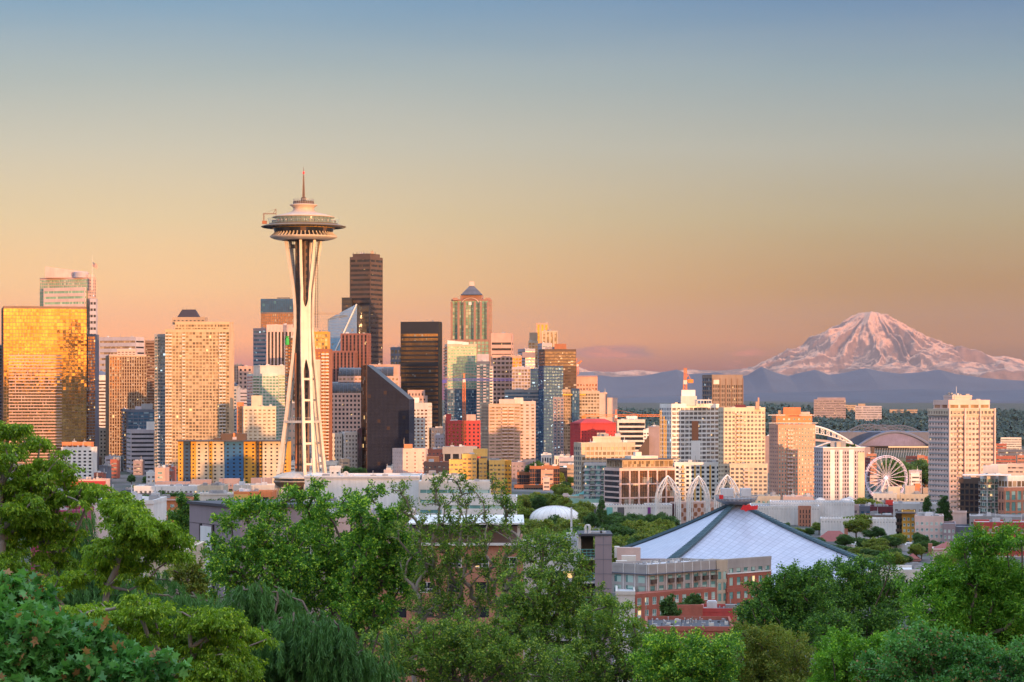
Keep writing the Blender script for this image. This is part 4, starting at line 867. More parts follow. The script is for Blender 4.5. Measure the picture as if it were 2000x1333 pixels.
# --- right-hand towers
b = Bld('white_tower', 'white apartment tower still being finished, with a red-brown panel and yellow hoist', 1350, 1180)
b.vol(1290, 1312, 1404, 792, 1180, 'white', S('p', 3.1, 3.3, .84, .62, 'g_pane', d=.35), S('c', 3.1, 2.6, .7, .6, 'g_blue'), th=22, clutter=6)
O, U, V, Wd, Dp, z0, z1 = b.last; N = Vector((U.y,-U.x))
mb = MB(); mb.obox(O, U, N, Wd*.42, Wd*.555, .3, .7, P(0,861,1180).z, P(0,823,1180).z); build('brown_panel', mb, M['rust'], b.T)
mb = MB(); mb.obox(O, U, N, Wd*.40, Wd*.6, .3, .62, P(0,900,1180).z, P(0,861.3,1180).z); build('blank_panel', mb, M['white'], b.T)
b.vol(1318, 1318, 1408, 906, 1165, 'white', S('p', 3.1, 3.6, .55, .55, 'g_dark', d=.3, bal=(1,), bm='white'), th=1, dp=14, clutter=4)
O, U, V, Wd, Dp, z0, z1 = b.last; N = Vector((U.y,-U.x))
for u_ in (.16, .42, .545, .75): mb = MB(); mb.obox(O, U, N, Wd*u_, Wd*u_+1.1, .3, .6, z0, z1-1); build('yellow_strip', mb, M['yellow'], b.T)
b.box('penthouse', 1331, 1358, 762, 793, 1186, 'white', dp=9); b.box('penthouse', 1330, 1361, 774, 793, 1183, 'offwhite', dp=4); b.box('roof_frame', 1361, 1390, 781, 783, 1181, 'white'); 
for px in (1362,1368,1374,1380,1389): b.box('roof_post', px, px+1, 783, 793, 1181, 'white', dp=.3)
mb = MB()
for px in (1290.5, 1296.5, 1300):
    lattice(mb, P(px, 895, 1176), P(px, 800+(px-1290)*2, 1176), 1.1, 22, .12)
build('hoist_mast', mb, M['craneyellow'], b.T)
crane('orange luffing crane standing on the roof of the white tower', 1338, 1188, 763, 744, 1338.5, 1350, 'craneorange', luff=719)
b = Bld('concrete_tower', 'square brown concrete tower with deep window recesses and open corners', 1411, 2000)
cs_ = S('p', 4.6, 2.1, .5, .62, 'g_dark', d=.7, top=9)
b.vol(1373, 1391, 1450, 734, 2000, 'concrete', cs_, S('p', 4.6, 4, .75, .7, 'g_blue', d=.7, top=2), th=22)
O, U, V, Wd, Dp, z0, z1 = b.last; N = Vector((U.y,-U.x)); mb = MB()
for f_ in (0, .25, .44, .63, .82, 1): mb.obox(O, U, N, f_*Wd-.5, f_*Wd+.5, .5, 1.2, z0, z1-3)
build('pilaster', mb, M['brown'], b.T)
mb = MB(); mb.obox(O, U, N, 1, 7.5, .5, 1.3, z1-9, z1-4.5); build('pale_panel', mb, M['offwhite'], b.T)
b = Bld('beige_tower', 'cream apartment tower with stacked pink-railed balconies down its middle, right of the white tower', 1452, 1150)
b.vol(1404, 1414, 1494, 799, 1150, 'cream', S('p', 2.9, 2.9, .66, .55, 'g_pane', d=.35, bal=(3,4), bm='palepink'), S('p', 2.9, 2.8, .5, .5, 'g_dark'), th=25, clutter=4)
b.vol(1426, 1426, 1499, 909, 1138, 'cream', S('p', 2.9, 3.0, .66, .55, 'g_pane', d=.3, bal=(3,), bm='palepink'), th=1, dp=12, clutter=1)
b.box('penthouse', 1436, 1456, 791, 800, 1156, 'maroon', dp=8); b.box('penthouse', 1458, 1486, 794, 800, 1158, 'offwhite', dp=8); b.box('chimney', 1480, 1483, 777, 800, 1158, 'salmon', dp=2); b.box('penthouse', 1476, 1483, 785, 800, 1157, 'salmon', dp=4)
simple('grey_pier', 'plain grey slab between the cream tower and the salmon tower', 1493, 1493, 1508, 854, 2100, 'mauve', None, th=0, clutter=0)
b = Bld('salmon_tower', 'salmon apartment tower with white trellises round its stepped top', 1550, 1300)
b.vol(1503, 1520, 1592, 832, 1300, 'salmon', S('p', 2.95, 2.5, .46, .5, 'g_teal', d=.3, bal=(3,4), bm='palepink'), S('p', 2.95, 2.8, .4, .4, 'g_blue'), th=20)
b.vol(1508, 1516, 1586, 812, 1303, 'orange', S('p', 3, 4.4, .4, .4, 'g_teal', d=.2), th=20, yb=832); b.box('penthouse', 1530, 1564, 796, 813, 1310, 'orange', dp=10)
b.box('penthouse', 1520, 1531, 802, 813, 1312, 'tan', dp=6); b.box('penthouse', 1564, 1582, 805, 812, 1312, 'palepink', dp=6)
for (xa, xb, yy) in ((1501, 1534, 811), (1562, 1591, 811), (1502, 1598, 826.5)):
    mb = MB(); a = P(xa, yy, 1298); c = P(xb, yy, 1298); mb.bar(a, c, .3); mb.bar(a+Vector((0,2,0)), c+Vector((0,2,0)), .3)
    n = int((c.x-a.x)/1.1)
    for i in range(n): x = a.x+(c.x-a.x)*i/n; mb.box((x-.1, a.y-1, a.z-.5), (x+.1, a.y+3, a.z-.2))
    build('trellis', mb, M['white'], b.T)
b = Bld('white_slab_tower', 'white apartment slab with dark balcony recesses and small trees on its roof', 1640, 1250)
b.vol(1591, 1608, 1688, 878, 1250, 'lavender', S('p', 2.95, 2.15, .5, .62, 'g_dark', d=.4), S('p', 2.95, 3, .4, .5, 'g_dark'), th=22)
O, U, V, Wd, Dp, z0, z1 = b.last; N = Vector((U.y,-U.x)); mb = MB()
for (u0, u1) in ((.16, .27), (.385, .46), (.62, .73)): mb.obox(O, U, N, Wd*u0, Wd*u1, .3, .55, z0, z1-.5)
build('blank_panel', mb, M['white'], b.T); mb = MB(); mb.obox(O, U, N, Wd*.84, Wd*1.0, .3, .5, z0, z1-2.5); 
build('cream_panel', mb, M['cream'], b.T); mb = MB(); mb.obox(O, U, V, -.8, Wd+.5, -.8, Dp+.3, z1+1, z1+1.5); build('cornice', mb, M['white'], b.T)
b.box('penthouse', 1622, 1652, 862, 878, 1256, 'grey', dp=8); b.box('penthouse', 1634, 1642, 864, 878, 1254.5, 'beige', dp=1)
b = Bld('beige_high_tower', 'tall beige apartment tower standing alone on the right with grey window bands', 1880, 960)
b.vol(1813, 1853, 1943, 799, 960, 'beige', S('p', 3.0, 2.6, .66, .5, 'g_pane', d=.4, trim=None, bal=(2,3,-3,-2), bm='palepink', top=.5), S('p', 3.0, 2.6, .45, .45, 'g_pane', d=.4, top=.5), th=26, yb=812, par=False)
b.last0 = b.last
b.vol(1815, 1854, 1940, 812, 960.5, 'palepink', S('p', 2.95, 2.5, .64, .46, 'g_pane', d=.4, bal=(2,-4,), bm='palepink', top=.3), S('p', 2.95, 2.6, .45, .42, 'g_pane', d=.4, top=.3), th=26, par=False)
O, U, V, Wd, Dp, z0, z1 = b.last; N = Vector((U.y,-U.x)); fl_ = 2.95
for i in range(int((z1-z0)/fl_)+1):
    mb = MB()
    z = z1-.3-i*fl_
    for (f0, f1) in ((.3, Wd*.32), (Wd*.66, Wd-.3)): mb = MB(); mb.obox(O, U, N, f0, f1, .38, .46, z-.75, z-.05); build('grey_band', mb, M['grey'], b.T)
    mb = MB(); mb.obox(O+V*Dp, -V, Vector((-U.x,-U.y)), .3, Dp-.3, .38, .46, z-.9, z-.05)
    build('grey_band', mb, M['grey'], b.T)
b.vol(1825, 1853, 1932, 785, 963, 'palepink', S('p', 3, 6.5, .8, .55, 'g_warm', d=.5, top=1), th=26, yb=800, clutter=2)
b.vol(1843, 1860, 1898, 776, 968, 'palepink', None, th=26, yb=786, clutter=7)
O, U, V, Wd, Dp, z0, z1 = b.last0; N = Vector((U.y,-U.x))
for (f0, f1) in ((-.01, .02), (.32, .36), (.655, .685), (.97, 1.0)): mb = MB(); mb.obox(O, U, N, Wd*f0, Wd*f1, .2, 1.0, gz(245,1440), z1+.3); build('pier', mb, M['palepink'], b.T)
b = Bld('corner_apartments', 'dark brick and glassy white apartment block at the right edge with roof terraces', 1950, 900)
b.vol(1875, 1875, 1921, 939, 905, 'darkbrown', S('p', 3, 2.6, .7, .74, 'g_dark', d=.5), th=11.4, clutter=1); b.vol(1916, 1928, 1956, 930, 896, 'white', S('p', 3, 2.2, .8, .7, 'g_teal', d=.3, bal=(0,2), bm='white'), th=22, clutter=2)
b.vol(1951, 1962, 2030, 953, 885, 'brickpale', S('p', 5.5, 3.2, .66, .8, 'g_teal', d=.4), S('p', 5.5, 3, .5, .7, 'g_dark'), th=20, par=False); b.vol(1951, 1968, 2030, 934, 890, 'white', S('c', 3, 2.6, .85, .75, 'g_warm', d=.15), th=20, yb=953)
b.box('penthouse', 1920, 1950, 910, 931, 905, 'lightgrey', dp=6); b.box('penthouse', 1935, 1968, 907, 929, 911, 'offwhite', dp=5); b.box('terrace_roof', 1880, 1975, 927.5, 929.5, 893, 'white', dp=9)

# --- low buildings on the right, middle distance
fw = lambda **k: S('p', 3.0, 3.1, .5, .5, 'g_teal', d=.2, frame=True, mull=1, **k)
b = Bld('yellow_walkup', 'yellow apartment house with dark corner balconies and white window frames', 1775, 850)
b.vol(1762, 1762, 1787, 1004, 850, 'gold', S('p', 3.0, 2.0, .5, .5, 'g_teal', d=.15, frame=True), th=9, roof='roofdark'); b.vol(1751, 1751, 1763, 1006, 853, 'darkbrown', S('p', 3, 1.8, .8, .6, 'g_dark', d=.4, bal=(0,), bm='darkbrown'), th=9)
b.box('roof_overhang', 1749, 1789, 1001.5, 1003.5, 848, 'darkgrey', dp=10, th=9)
b = Bld('lilac_walkup', 'lilac and grey apartment house with white framed windows right of the yellow one', 1845, 845)
b.vol(1787, 1787, 1843, 1012, 845, 'palepink', S('p', 3.0, 2.35, .52, .5, 'g_teal', d=.15, frame=True, mull=1), th=10, clutter=9, roof='roofwhite'); b.vol(1842, 1842, 1866, 1027, 841, 'mauve', S('p', 3, 2.2, .5, .5, 'g_teal', d=.15, frame=True, mull=1), th=10.5)
b.vol(1866, 1866, 1902, 1033, 850, 'slate', S('p', 3, 2.6, .5, .5, 'g_teal', d=.15, frame=True, mull=1), th=11); b.vol(1862, 1862, 1888, 1003, 868, 'palepink', None, th=10.5, dp=8, yb=1030)
b = Bld('red_arcade', 'red masonry building with white string courses and round-arched top windows, right edge', 1950, 800)
b.vol(1903, 1903, 2040, 1024, 800, 'brickred', S('p', 3.6, 2.9, .42, .52, 'g_pane', d=.2, frame=True), th=11.8, clutter=4, roof='roofwhite')
O, U, V, Wd, Dp, z0, z1 = b.last; N = Vector((U.y,-U.x)); mb = MB()
for i in range(1, 6): mb.obox(O, U, N, -.3, Wd, .15, .38, z1-i*3.6-.5, z1-i*3.6-.2)
build('string_course', mb, M['offwhite'], b.T)
for j in range(int(Wd/2.9)):
    if j % 3: continue
    mb = MB(); c = O+U*((j+.5)*Wd/round(Wd/2.9))+N*.3; zc = z1-1.9; pts = [(c.x+U.x*.95*math.cos(a_), c.y+U.y*.95*math.cos(a_), zc+.95*math.sin(a_)) for a_ in np.linspace(0, math.pi, 9)]; mb.tube(pts, [.13]*9, 4); build('arch_trim', mb, M['white'], b.T)
b = Bld('terrace_block', 'low grey block with planted roof terraces behind the red arcaded building', 1940, 860); b.vol(1895, 1895, 2030, 1012, 862, 'grey', S('h', 3, 3, 1, .4, 'g_pane'), th=11, clutter=7, roof='roofwhite')
low = [
 ('stepped_white_block', 'stepped white low block with a red lower bay, left of the lone beige tower', 1706, 1752, 967, 1120, 'offwhite', 'g_pane', 'roofwhite'),
 ('cream_low_block', 'cream low block with small arched openings below the ferris wheel', 1750, 1814, 968, 1130, 'cream', 'g_pane', 'roofwhite'),
 ('maroon_low_block', 'dark maroon low warehouse left of the yellow apartment house', 1700, 1762, 993, 1000, 'maroon', 'g_dark', 'roofdark'),
 ('brown_low_block', 'long brown low block behind the park trees, left of the maroon warehouse', 1690, 1750, 1010, 960, 'brown', 'g_dark', 'roofgrey'),
 ('glass_vault_block', 'low grey block with a curved glass roof in front of the white slab tower', 1679, 1712, 992, 1020, 'slate', 'g_blue', 'roofgrey'),
 ('teal_window_block', 'low cream block with teal windows in front of the cream tower podium', 1459, 1524, 972, 1080, 'cream', 'g_teal', 'roofwhite'),
 ('tan_low_block', 'plain tan low block in front of the salmon tower', 1530, 1588, 973, 1120, 'palepink', 'g_pane', 'roofwhite'),
 ('grey_yard_block', 'wide grey flat roof in front of the lone beige tower', 1745, 1850, 987, 940, 'lightgrey', 'g_pane', 'roofwhite'),
 ('white_flat_block', 'long white flat-roofed block with pink stains behind the park trees', 1655, 1802, 1068, 830, 'white', 'g_pane', 'roofwhite'),
 ('brown_brick_house', 'brown brick low house at the end of the white flat-roofed block', 1788, 1812, 1072, 815, 'brickbrown', 'g_pane', 'roofwhite'),
]
for (nm, lab, xa, xb, yt_, D_, wm_, g_, rf_) in low:
    simple(nm, lab, xa, xa, xb, yt_, D_, wm_, S('p', 3.2, 3.2, .5, .42, g_, d=.2), th=None, clutter=6, roof=rf_)
T_ = [o for o in bpy.data.objects if o.name == 'stepped_white_block'][0]
class _t: pass
def add_box(T, name, xl, xr, yt, yb, D, m, dp=6):
    D = dist(D); mb = MB(); a = P(xl, yb, D); c = P(xr, yt, D); mb.box((a.x,D,a.z), (c.x,D+dp,c.z)); return build(name, mb, M[m], T)
add_box(T_, 'red_bay', 1729, 1745, 977, 990, 1117, 'red', 2); add_box(T_, 'penthouse', 1735, 1758, 951, 968, 1124, 'cream'); 
T_ = [o for o in bpy.data.objects if o.name == 'cream_low_block'][0]; add_box(T_, 'penthouse', 1768, 1787, 949, 969, 1134, 'beige'); add_box(T_, 'penthouse', 1787, 1798, 945, 969, 1140, 'orange'); add_box(T_, 'penthouse', 1803, 1813, 953, 969, 1138, 'tan')
# houses with hip roofs among the park trees
for (nm, lab, xl, xr, yt_, D_, wm_, rm, h) in (
  ('red_roof_house', 'orange brick house with dusty red hip roof and chimney beside the arena', 1590, 1668, 1062, 880, 'brickpale', 'rooftile', 6),
  ('small_red_roof_house', 'small brick house with red hip roof right of the white flat-roofed block', 1770, 1796, 1096, 780, 'brickbrown', 'rooftile', 3),
  ('wide_red_roof_house', 'house with shallow dusty red roof behind the feathery tree at right', 1822, 1876, 1076, 760, 'palepink', 'rooftile', 3.5)):
    b = simple(nm, lab, xl, xl, xr, yt_, D_, wm_, S('p', 3.4, 3.2, .4, .45, 'g_dark'), th=None, clutter=0, dp=14); b.vol(xl, xl, xr, yt_, D_, wm_, None, zb=b.last[6]-.5, zt=b.last[6]+.1, dp=14, par=False); b.hip(rm, h)
    if xl == 1590: b.box('chimney', 1649, 1656, 1033, 1062, 886, 'brickpale', dp=2)
    if xl == 1822: b.box('chimney', 1813, 1821, 1062, 1085, 765, 'brickpale', dp=2)
b = simple('slatted_hall', 'white hall of tall vertical fins and dark windows behind the right-hand trees', 1722, 1722, 1880, 1118, DD(880), 'offwhite', S('v', 9, 1.3, .55, 1, 'g_dark', d=.5, top=2.4, bot=4), th=8.5, clutter=2, roof='roofwhite')

# --- science centre pavilions, arches, fountains court
def finned(name, label, xl, xr, yt, D, dp=26, banners=()):
    D = dist(D)
    b = Bld(name, label, (xl+xr)/2, D); b.vol(xl, xl, xr, yt, D, 'white', S('v', 9, 1.5, .6, 0.02, 'g_dark', d=.35, top=.6), th=None, dp=dp, roof='roofgrey')
    O, U, V, Wd, Dp, z0, z1 = b.last; N = Vector((U.y,-U.x)); mb = MB(); n = int(Wd/1.5)
    for j in range(n+1): c = O+U*(Wd*j/n)+N*.3; mb.lathe((c.x, c.y), [(.22, z0), (.22, z1+.4), (.34, z1+1.0), (.12, z1+1.7)], 6)
    build('buttress', mb, M['white'], b.T)
    for (f0, f1, m_) in banners: mb = MB(); mb.obox(O, U, N, Wd*f0, Wd*f1, .6, .75, z1-9, z1-.3); build('banner', mb, M[m_], b.T)
    return b
finned('white_pavilion', 'white ribbed pavilion with dark, green and purple banners behind the park trees', 1137, 1312, 990, 985, 30, ((.085,.16,'darkgrey'), (.27,.34,'copper'), (.395,.47,'darkgrey'), (.73,.765,'purple')))
finned('white_pavilion', 'white ribbed pavilion right behind the arena peak', 1466, 1600, 992, 1000, 40)
finned('white_pavilion', 'plain white ribbed pavilion farther right below the two white domes', 1505, 1668, 984, 1012, 30)
finned('white_pavilion', 'small white ribbed pavilion wall left of the yellow apartment house', 1604, 1752, 1017, 900, 20)
T = Bld('brick_pier', 'orange brick pier with slit windows between the white pavilions', 1571, 992); T.vol(1560, 1560, 1584, 992, 992, 'brickpale', S('v', 3, 1.6, .3, .7, 'g_dark', d=.4), th=None, dp=4)
b = Bld('checkered_building', 'pink building clad in a red and white checker of octagons behind the arena', 1355, 990)
b.vol(1310, 1328, 1402, 985, 990, 'palepink', None, th=30, roof='roofwhite', clutter=2)
O, U, V, Wd, Dp, z0, z1 = b.last; N = Vector((U.y,-U.x)); mb = MB(); n = 11; q = Wd/n
for j in range(n):
    for i in range(4):
        if (i+j) % 2: continue
        c = O+U*((j+.5)*q)+N*.12; zc = z1-(i+.5)*q; r = q*.5; e = r*.55
        pts = [(-e,-r),(e,-r),(r,-e),(r,e),(e,r),(-e,r),(-r,e),(-r,-e)]
        mb.add([(c.x+U.x*x_, c.y+U.y*x_, zc+y_) for x_, y_ in pts], [tuple(range(8))])
build('red_octagons', mb, M['rust'], b.T); mb = MB(); mb.obox(O+V*Dp, -V, Vector((-U.x,-U.y)), 0, Dp, .05, .3, z0, z1); build('red_side', mb, M['maroon'], b.T)
def arch(label, xl, xr, ytop, D):
    D = dist(D)
    T = thing('lattice_arch', label, 'arch', P((xl+xr)/2, 1000, D), 'white lattice arches in a row'); c = P((xl+xr)/2, 1000, D); hw = (xr-xl)/2/F*D; zt = P(0, ytop, D).z; g = gz(c.x, D)
    zs = g+(zt-g)*.52
    for k_, (sx, sy) in enumerate(((-1,-1),(1,-1),(1,1),(-1,1))):
        mb = MB(); rings = []
        for e in (0, 1):                                # outer and inner curve of each leg
            pts = []
            for t_ in np.linspace(0, 1, 15):
                z = g+(zt-g)*t_; f = 1 if z < zs else math.cos(min(1, (z-zs)/(zt-zs))*math.pi/2)**.75
                w_ = hw*(1 if e == 0 else .82)*f*(1.0 if e == 0 else (1 if z < zs else f)) ; z2 = z if e == 0 else g+(z-g)*.93
                pts.append(Vector((c.x+sx*max(w_, .25), c.y+sy*max(w_, .25), z2)))
            rings.append(pts); mb.tube(pts, [.28]*15, 5)
        for i in range(4, 15): mb.bar(rings[0][i], rings[1][i], .16)
        for i in range(4, 14): mb.bar(rings[0][i], rings[1][i+1], .12)
        # second pair of ribs beside the corner, along the faces
        for ax in (0, 1):
            pts = []
            for t_ in np.linspace(0, 1, 15):
                z = g+(zt-g)*.97*t_; f = 1 if z < zs else math.cos(min(1, (z-zs)/(zt-zs))*math.pi/2)**.8
                a_, b_ = hw*.62*f, hw*.98*f
                pts.append(Vector((c.x+sx*(a_ if ax == 0 else b_), c.y+sy*(b_ if ax == 0 else a_), z)))
            mb.tube(pts, [.22]*15, 5)
            for i in range(6, 15): mb.bar(pts[i], rings[0][i], .13)
        build('leg', mb, M['white'], T)
    mb = MB(); mb.bar((c.x-hw*.4,c.y,zt-3), (c.x+hw*.4,c.y,zt-3), .2); mb.bar((c.x,c.y-hw*.4,zt-3), (c.x,c.y+hw*.4,zt-3), .2)
    mb.lathe((c.x, c.y), [(.9, zt-.6), (.3, zt+.3)], 8); build('crown_ring', mb, M['white'], T)
arch('leftmost white lattice arch, in front of the dark framed apartments', 1281, 1328, 930, 978)
arch('middle white lattice arch, in front of the white tower podium', 1343, 1385, 930, 982)
arch('rightmost white lattice arch, just above the arena peak', 1397, 1444, 928, 976)
def dome(name, label, px, yt, yb, rpx, D, m='roofwhite', flat=False):
    D = dist(D); T = thing(name, label, 'dome', P(px, yb, D)); c = P(px, yb, D); h = P(0, yt, D).z-c.z; r = rpx/F*D; mb = MB()
    prof = [(r, c.z-3)]+[(r*math.cos(a_)+.01, c.z+h*math.sin(a_)) for a_ in np.linspace(0, math.pi/2, 14)]; mb.lathe((c.x, c.y), prof, 48, caps=False); build('shell', mb, M[m], T, smooth=True)
    mb = MB()
    for k_ in range(24):
        a_ = 2*math.pi*k_/24; pts = [(c.x+(p[0]+.05)*math.cos(a_), c.y+(p[0]+.05)*math.sin(a_), p[1]+.04) for p in prof[1:]]; mb.tube(pts, [.06]*len(pts), 3)
    build('seams', mb, M['lightgrey'], T); return T
dome('white_dome', 'broad shallow white dome among the park trees', 1084, 988, 1014, 50, 950, 'white')
dome('white_dome', 'left small white dome below the white slab tower', 1602, 972, 984, 12, 1090, 'white')
dome('white_dome', 'larger right small white dome below the white slab tower', 1652, 973, 986, 14, 1085, 'white')
dome('white_dome', 'small white dome half hidden behind the larger right one', 1660, 970, 984, 10, 1110, 'white')
b = simple('teal_roof_pavilion', 'cream and mint pavilion with bright teal hip roofs above the park trees', 1112, 1112, 1172, 972, 1030, 'cream', S('p', 3.5, 3.2, .4, .5, 'g_warm'), th=None, clutter=0, dp=14); b.hip('copper', 2.4)
b.vol(1132, 1132, 1152, 966, 1027, 'cream', None, th=None, dp=10, par=False); b.hip('copper', 2.4); b.vol(1114, 1114, 1201, 978, 1024, 'mint', S('p', 3, 4, .3, .4, 'g_pane'), th=None, dp=8)
b = simple('pointed_kiosk', 'small kiosk with pale pyramid roof left of the teal-roofed pavilion', 1097, 1097, 1113, 973, 1036, 'salmon', None, th=None, clutter=0, dp=4, ); b.hip('palepink', 2.8, apex=1.8)

SURVEY[0] = False
# --- the arena with its hyperbolic roof
AR = thing('arena', 'broad pyramid-roofed arena of pale metal panels with dark teal ridges', 'arena', (87.6, 1000, 0))
m, t, bsd = newmat('arena_roof'); uv = nd(t, 'ShaderNodeUVMap'); su = nd(t, 'ShaderNodeSeparateXYZ'); t.links.new(uv.outputs[0], su.inputs[0])
l1 = mth(t, 'LESS_THAN', mth(t, 'FRACT', mth(t, 'MULTIPLY', su.outputs[0], 26)), .07); l2 = mth(t, 'LESS_THAN', mth(t, 'FRACT', mth(t, 'MULTIPLY', su.outputs[1], 26)), .07)
ww = nd(t, 'ShaderNodeTexWhiteNoise'); cmb = nd(t, 'ShaderNodeCombineXYZ'); t.links.new(mth(t, 'FLOOR', mth(t, 'MULTIPLY', su.outputs[0], 26)), cmb.inputs[0]); t.links.new(mth(t, 'FLOOR', mth(t, 'MULTIPLY', su.outputs[1], 26)), cmb.inputs[1]); t.links.new(cmb.outputs[0], ww.inputs['Vector'])
pc = ramp(t, ww.outputs[0], [(0, (.40,.44,.55)), (1, (.47,.51,.62))]); nz_ = noise(t, .05, 4)
pc = mixc(t, mrange(t, nz_, .4, .7, 0, .3), pc, (.44,.40,.46)); t.links.new(mixc(t, mth(t, 'MAXIMUM', l1, l2), pc, (.25,.28,.36)), bsd.inputs['Base Color']); bsd.inputs['Roughness'].default_value = .45; bsd.inputs['Metallic'].default_value = .25
M['arena'] = m
A0 = Vector((87.6, 1000, 31.5)); al = R(33); L_ = 60; e2 = Vector((math.cos(al), -math.sin(al), 0)); e1 = Vector((-math.sin(al), -math.cos(al), 0))
def mid(d): p = A0+d*L_; p.z = 8.6; return p
def corner(d, f): p = A0+(d+f)*L_; p.z = 1.5; return p
dirs = [e1, e2, -e1, -e2]
for k_ in range(4):
    d, f = dirs[k_], dirs[(k_+1) % 4]; A, B, C_, Dq = A0, mid(d), corner(d, f), mid(f); n = 24
    vs_ = []; uvs = []
    for j in range(n+1):
        for i in range(n+1):
            u, v = i/n, j/n; p = A*(1-u)*(1-v)+B*u*(1-v)+C_*u*v+Dq*(1-u)*v; sag = 1.1*(math.sin(math.pi*min(1, max(u, v)))*(1 if True else 0)); p.z -= sag; vs_.append(tuple(p-Vector((87.6,1000,0)))); uvs.append((u, v))
    fs = [(j*(n+1)+i, j*(n+1)+i+1, (j+1)*(n+1)+i+1, (j+1)*(n+1)+i) for j in range(n) for i in range(n)]
    me = bpy.data.meshes.new('roof_panel'); me.from_pydata(vs_, [], fs); me.materials.append(m); ul = me.uv_layers.new(name='UVMap')
    for lp in me.loops: ul.data[lp.index].uv = uvs[lp.vertex_index]
    link('roof_panel', me, AR)
    mb = MB(); side = Vector((-d.y, d.x, 0)); prev = None; vsr = []
    for i in range(n+1):
        u = i/n; p = A*(1-u)+B*u; p.z -= 1.1*math.sin(math.pi*u); hw = .9+.9*u
        vsr += [p-side*hw+Vector((0,0,.1)), p-side*hw+Vector((0,0,1.1)), p+side*hw+Vector((0,0,1.1)), p+side*hw+Vector((0,0,.1))]
    mb.add(vsr, [(4*i+a_, 4*i+(a_+1)%4, 4*i+4+(a_+1)%4, 4*i+4+a_) for i in range(n) for a_ in range(4)]+[(0,1,2,3), (4*n+3,4*n+2,4*n+1,4*n)])
    for i in range(2*n): u = i/(2*n)+.01; p = A*(1-u)+B*u; p.z -= 1.1*math.sin(math.pi*u)-1.2; hw = .85+.9*u; mb.bar(p-side*hw, p+side*hw, .25)
    build('ridge_beam', mb, M['teal'], AR)
    mb = MB(); mb.bar(C_-Vector((0,0,.5)), Dq-Vector((0,0,.5)), .9, 1.2); mb.bar(C_-Vector((0,0,.5)), B-Vector((0,0,.5)), .9, 1.2); build('eave_beam', mb, M['white'], AR)
    mb = MB(); q0, q1 = B*.92+A0*.08, Dq*.92+A0*.08
    C2 = C_*.9+A0*.1
    mb.add([(q.x,q.y,z) for q in (q0, C2, q1) for z in (-2, q.z-2)], [(0,2,3,1),(2,4,5,3)]); build('glass_wall', mb, M['g_dark'], AR)
mb = MB(); mb.lathe((A0.x, A0.y), [(4, 30.8), (7.6, 32.2), (7.8, 33.2), (7.2, 33.2), (6.8, 32.6)], 32); mb2 = MB()
for k_ in range(32):
    a_ = 2*math.pi*k_/32; a2 = a_+math.pi/32; mb2.bar((A0.x+7.8*math.cos(a_), A0.y+7.8*math.sin(a_), 32.4), (A0.x+8.4*math.cos(a2), A0.y+8.4*math.sin(a2), 34.2), .14); mb2.bar((A0.x+8.4*math.cos(a2), A0.y+8.4*math.sin(a2), 34.2), (A0.x+7.8*math.cos(a_+math.pi/16), A0.y+7.8*math.sin(a_+math.pi/16), 32.4), .14)
build('cap_ring', mb, M['steel'], AR); mb2.lathe((A0.x, A0.y), [(8.3,34.1),(8.5,34.1),(8.5,34.35),(8.3,34.35)], 32, caps=False); build('ring_truss', mb2, M['lightgrey'], AR)
for (dx, w_) in ((-3.6, 4.6), (3.6, 4.0)):
    mb = MB(); mb.box((A0.x+dx-w_/2, A0.y-2.5, 34.2), (A0.x+dx+w_/2, A0.y+2.5, 37.2)); mb.box((A0.x+dx-w_/2+.3, A0.y-2.2, 33.4), (A0.x+dx+w_/2-.3, A0.y+2.2, 34.1)); build('roof_unit', mb, M['roofwhite'], AR)
sg = MB(); poly = [(1446,996),(1452,986.5),(1457,988),(1461,986),(1464,985),(1468,989),(1480.5,987.5),(1479.5,995.5),(1462,997),(1456.5,1000),(1453,996.5)]
pf = [P(x_, y_, 987) for x_, y_ in poly]; sg.add([tuple(p) for p in pf]+[(p.x,p.y+.8,p.z) for p in pf], [tuple(range(len(pf)-1,-1,-1)), tuple(range(len(pf),2*len(pf)))]+[(i,(i+1)%len(pf),(i+1)%len(pf)+len(pf),i+len(pf)) for i in range(len(pf))])
build('red_sign', sg, M['signred'], AR); sg = MB(); sg.box((A0.x-7.6,A0.y-11.6,33.4),(A0.x-6.0,A0.y-11,35.0)); build('red_sign', sg, M['signred'], AR)

# --- the observation tower
NX, ND = 593.0, 1400.0; sc_ = ND/F; NC = P(NX, 0, ND); ncx, ncy = NC.x, NC.y
def nz(y): return CZ+(HY-y)*sc_
NT = thing('observation_tower', 'tall white tripod observation tower with flying-saucer top and spire', 'tower', (ncx, ncy, gz(ncx, ND)))
ky = [468, 500, 540, 567, 600, 640, 700, 740, 800, 824, 860, 920, 960, 1030]
kR = [32, 27, 21, 17.5, 15, 14.6, 19, 24.5, 31, 34, 39, 47.5, 53, 63]
kS = [16.5, 14.5, 11.5, 9.2, 8.6, 8.8, 9.4, 9.6, 9.8, 10, 10.2, 10.6, 11, 11.5]
def legpt(al_, y, sgn, dr=0, ds=0):
    r = (np.interp(y, ky, kR)+dr)*sc_; s_ = (np.interp(y, ky, kS)*sgn*.86+ds)*sc_
    rad = (math.sin(al_), -math.cos(al_)); tan = (math.cos(al_), math.sin(al_))
    return (ncx+(.6 if y > 900 else 0)*0+rad[0]*r+tan[0]*s_, ncy+rad[1]*r+tan[1]*s_, nz(y))
yy = np.concatenate([np.linspace(468, 700, 40), np.linspace(706, 1035, 50)])
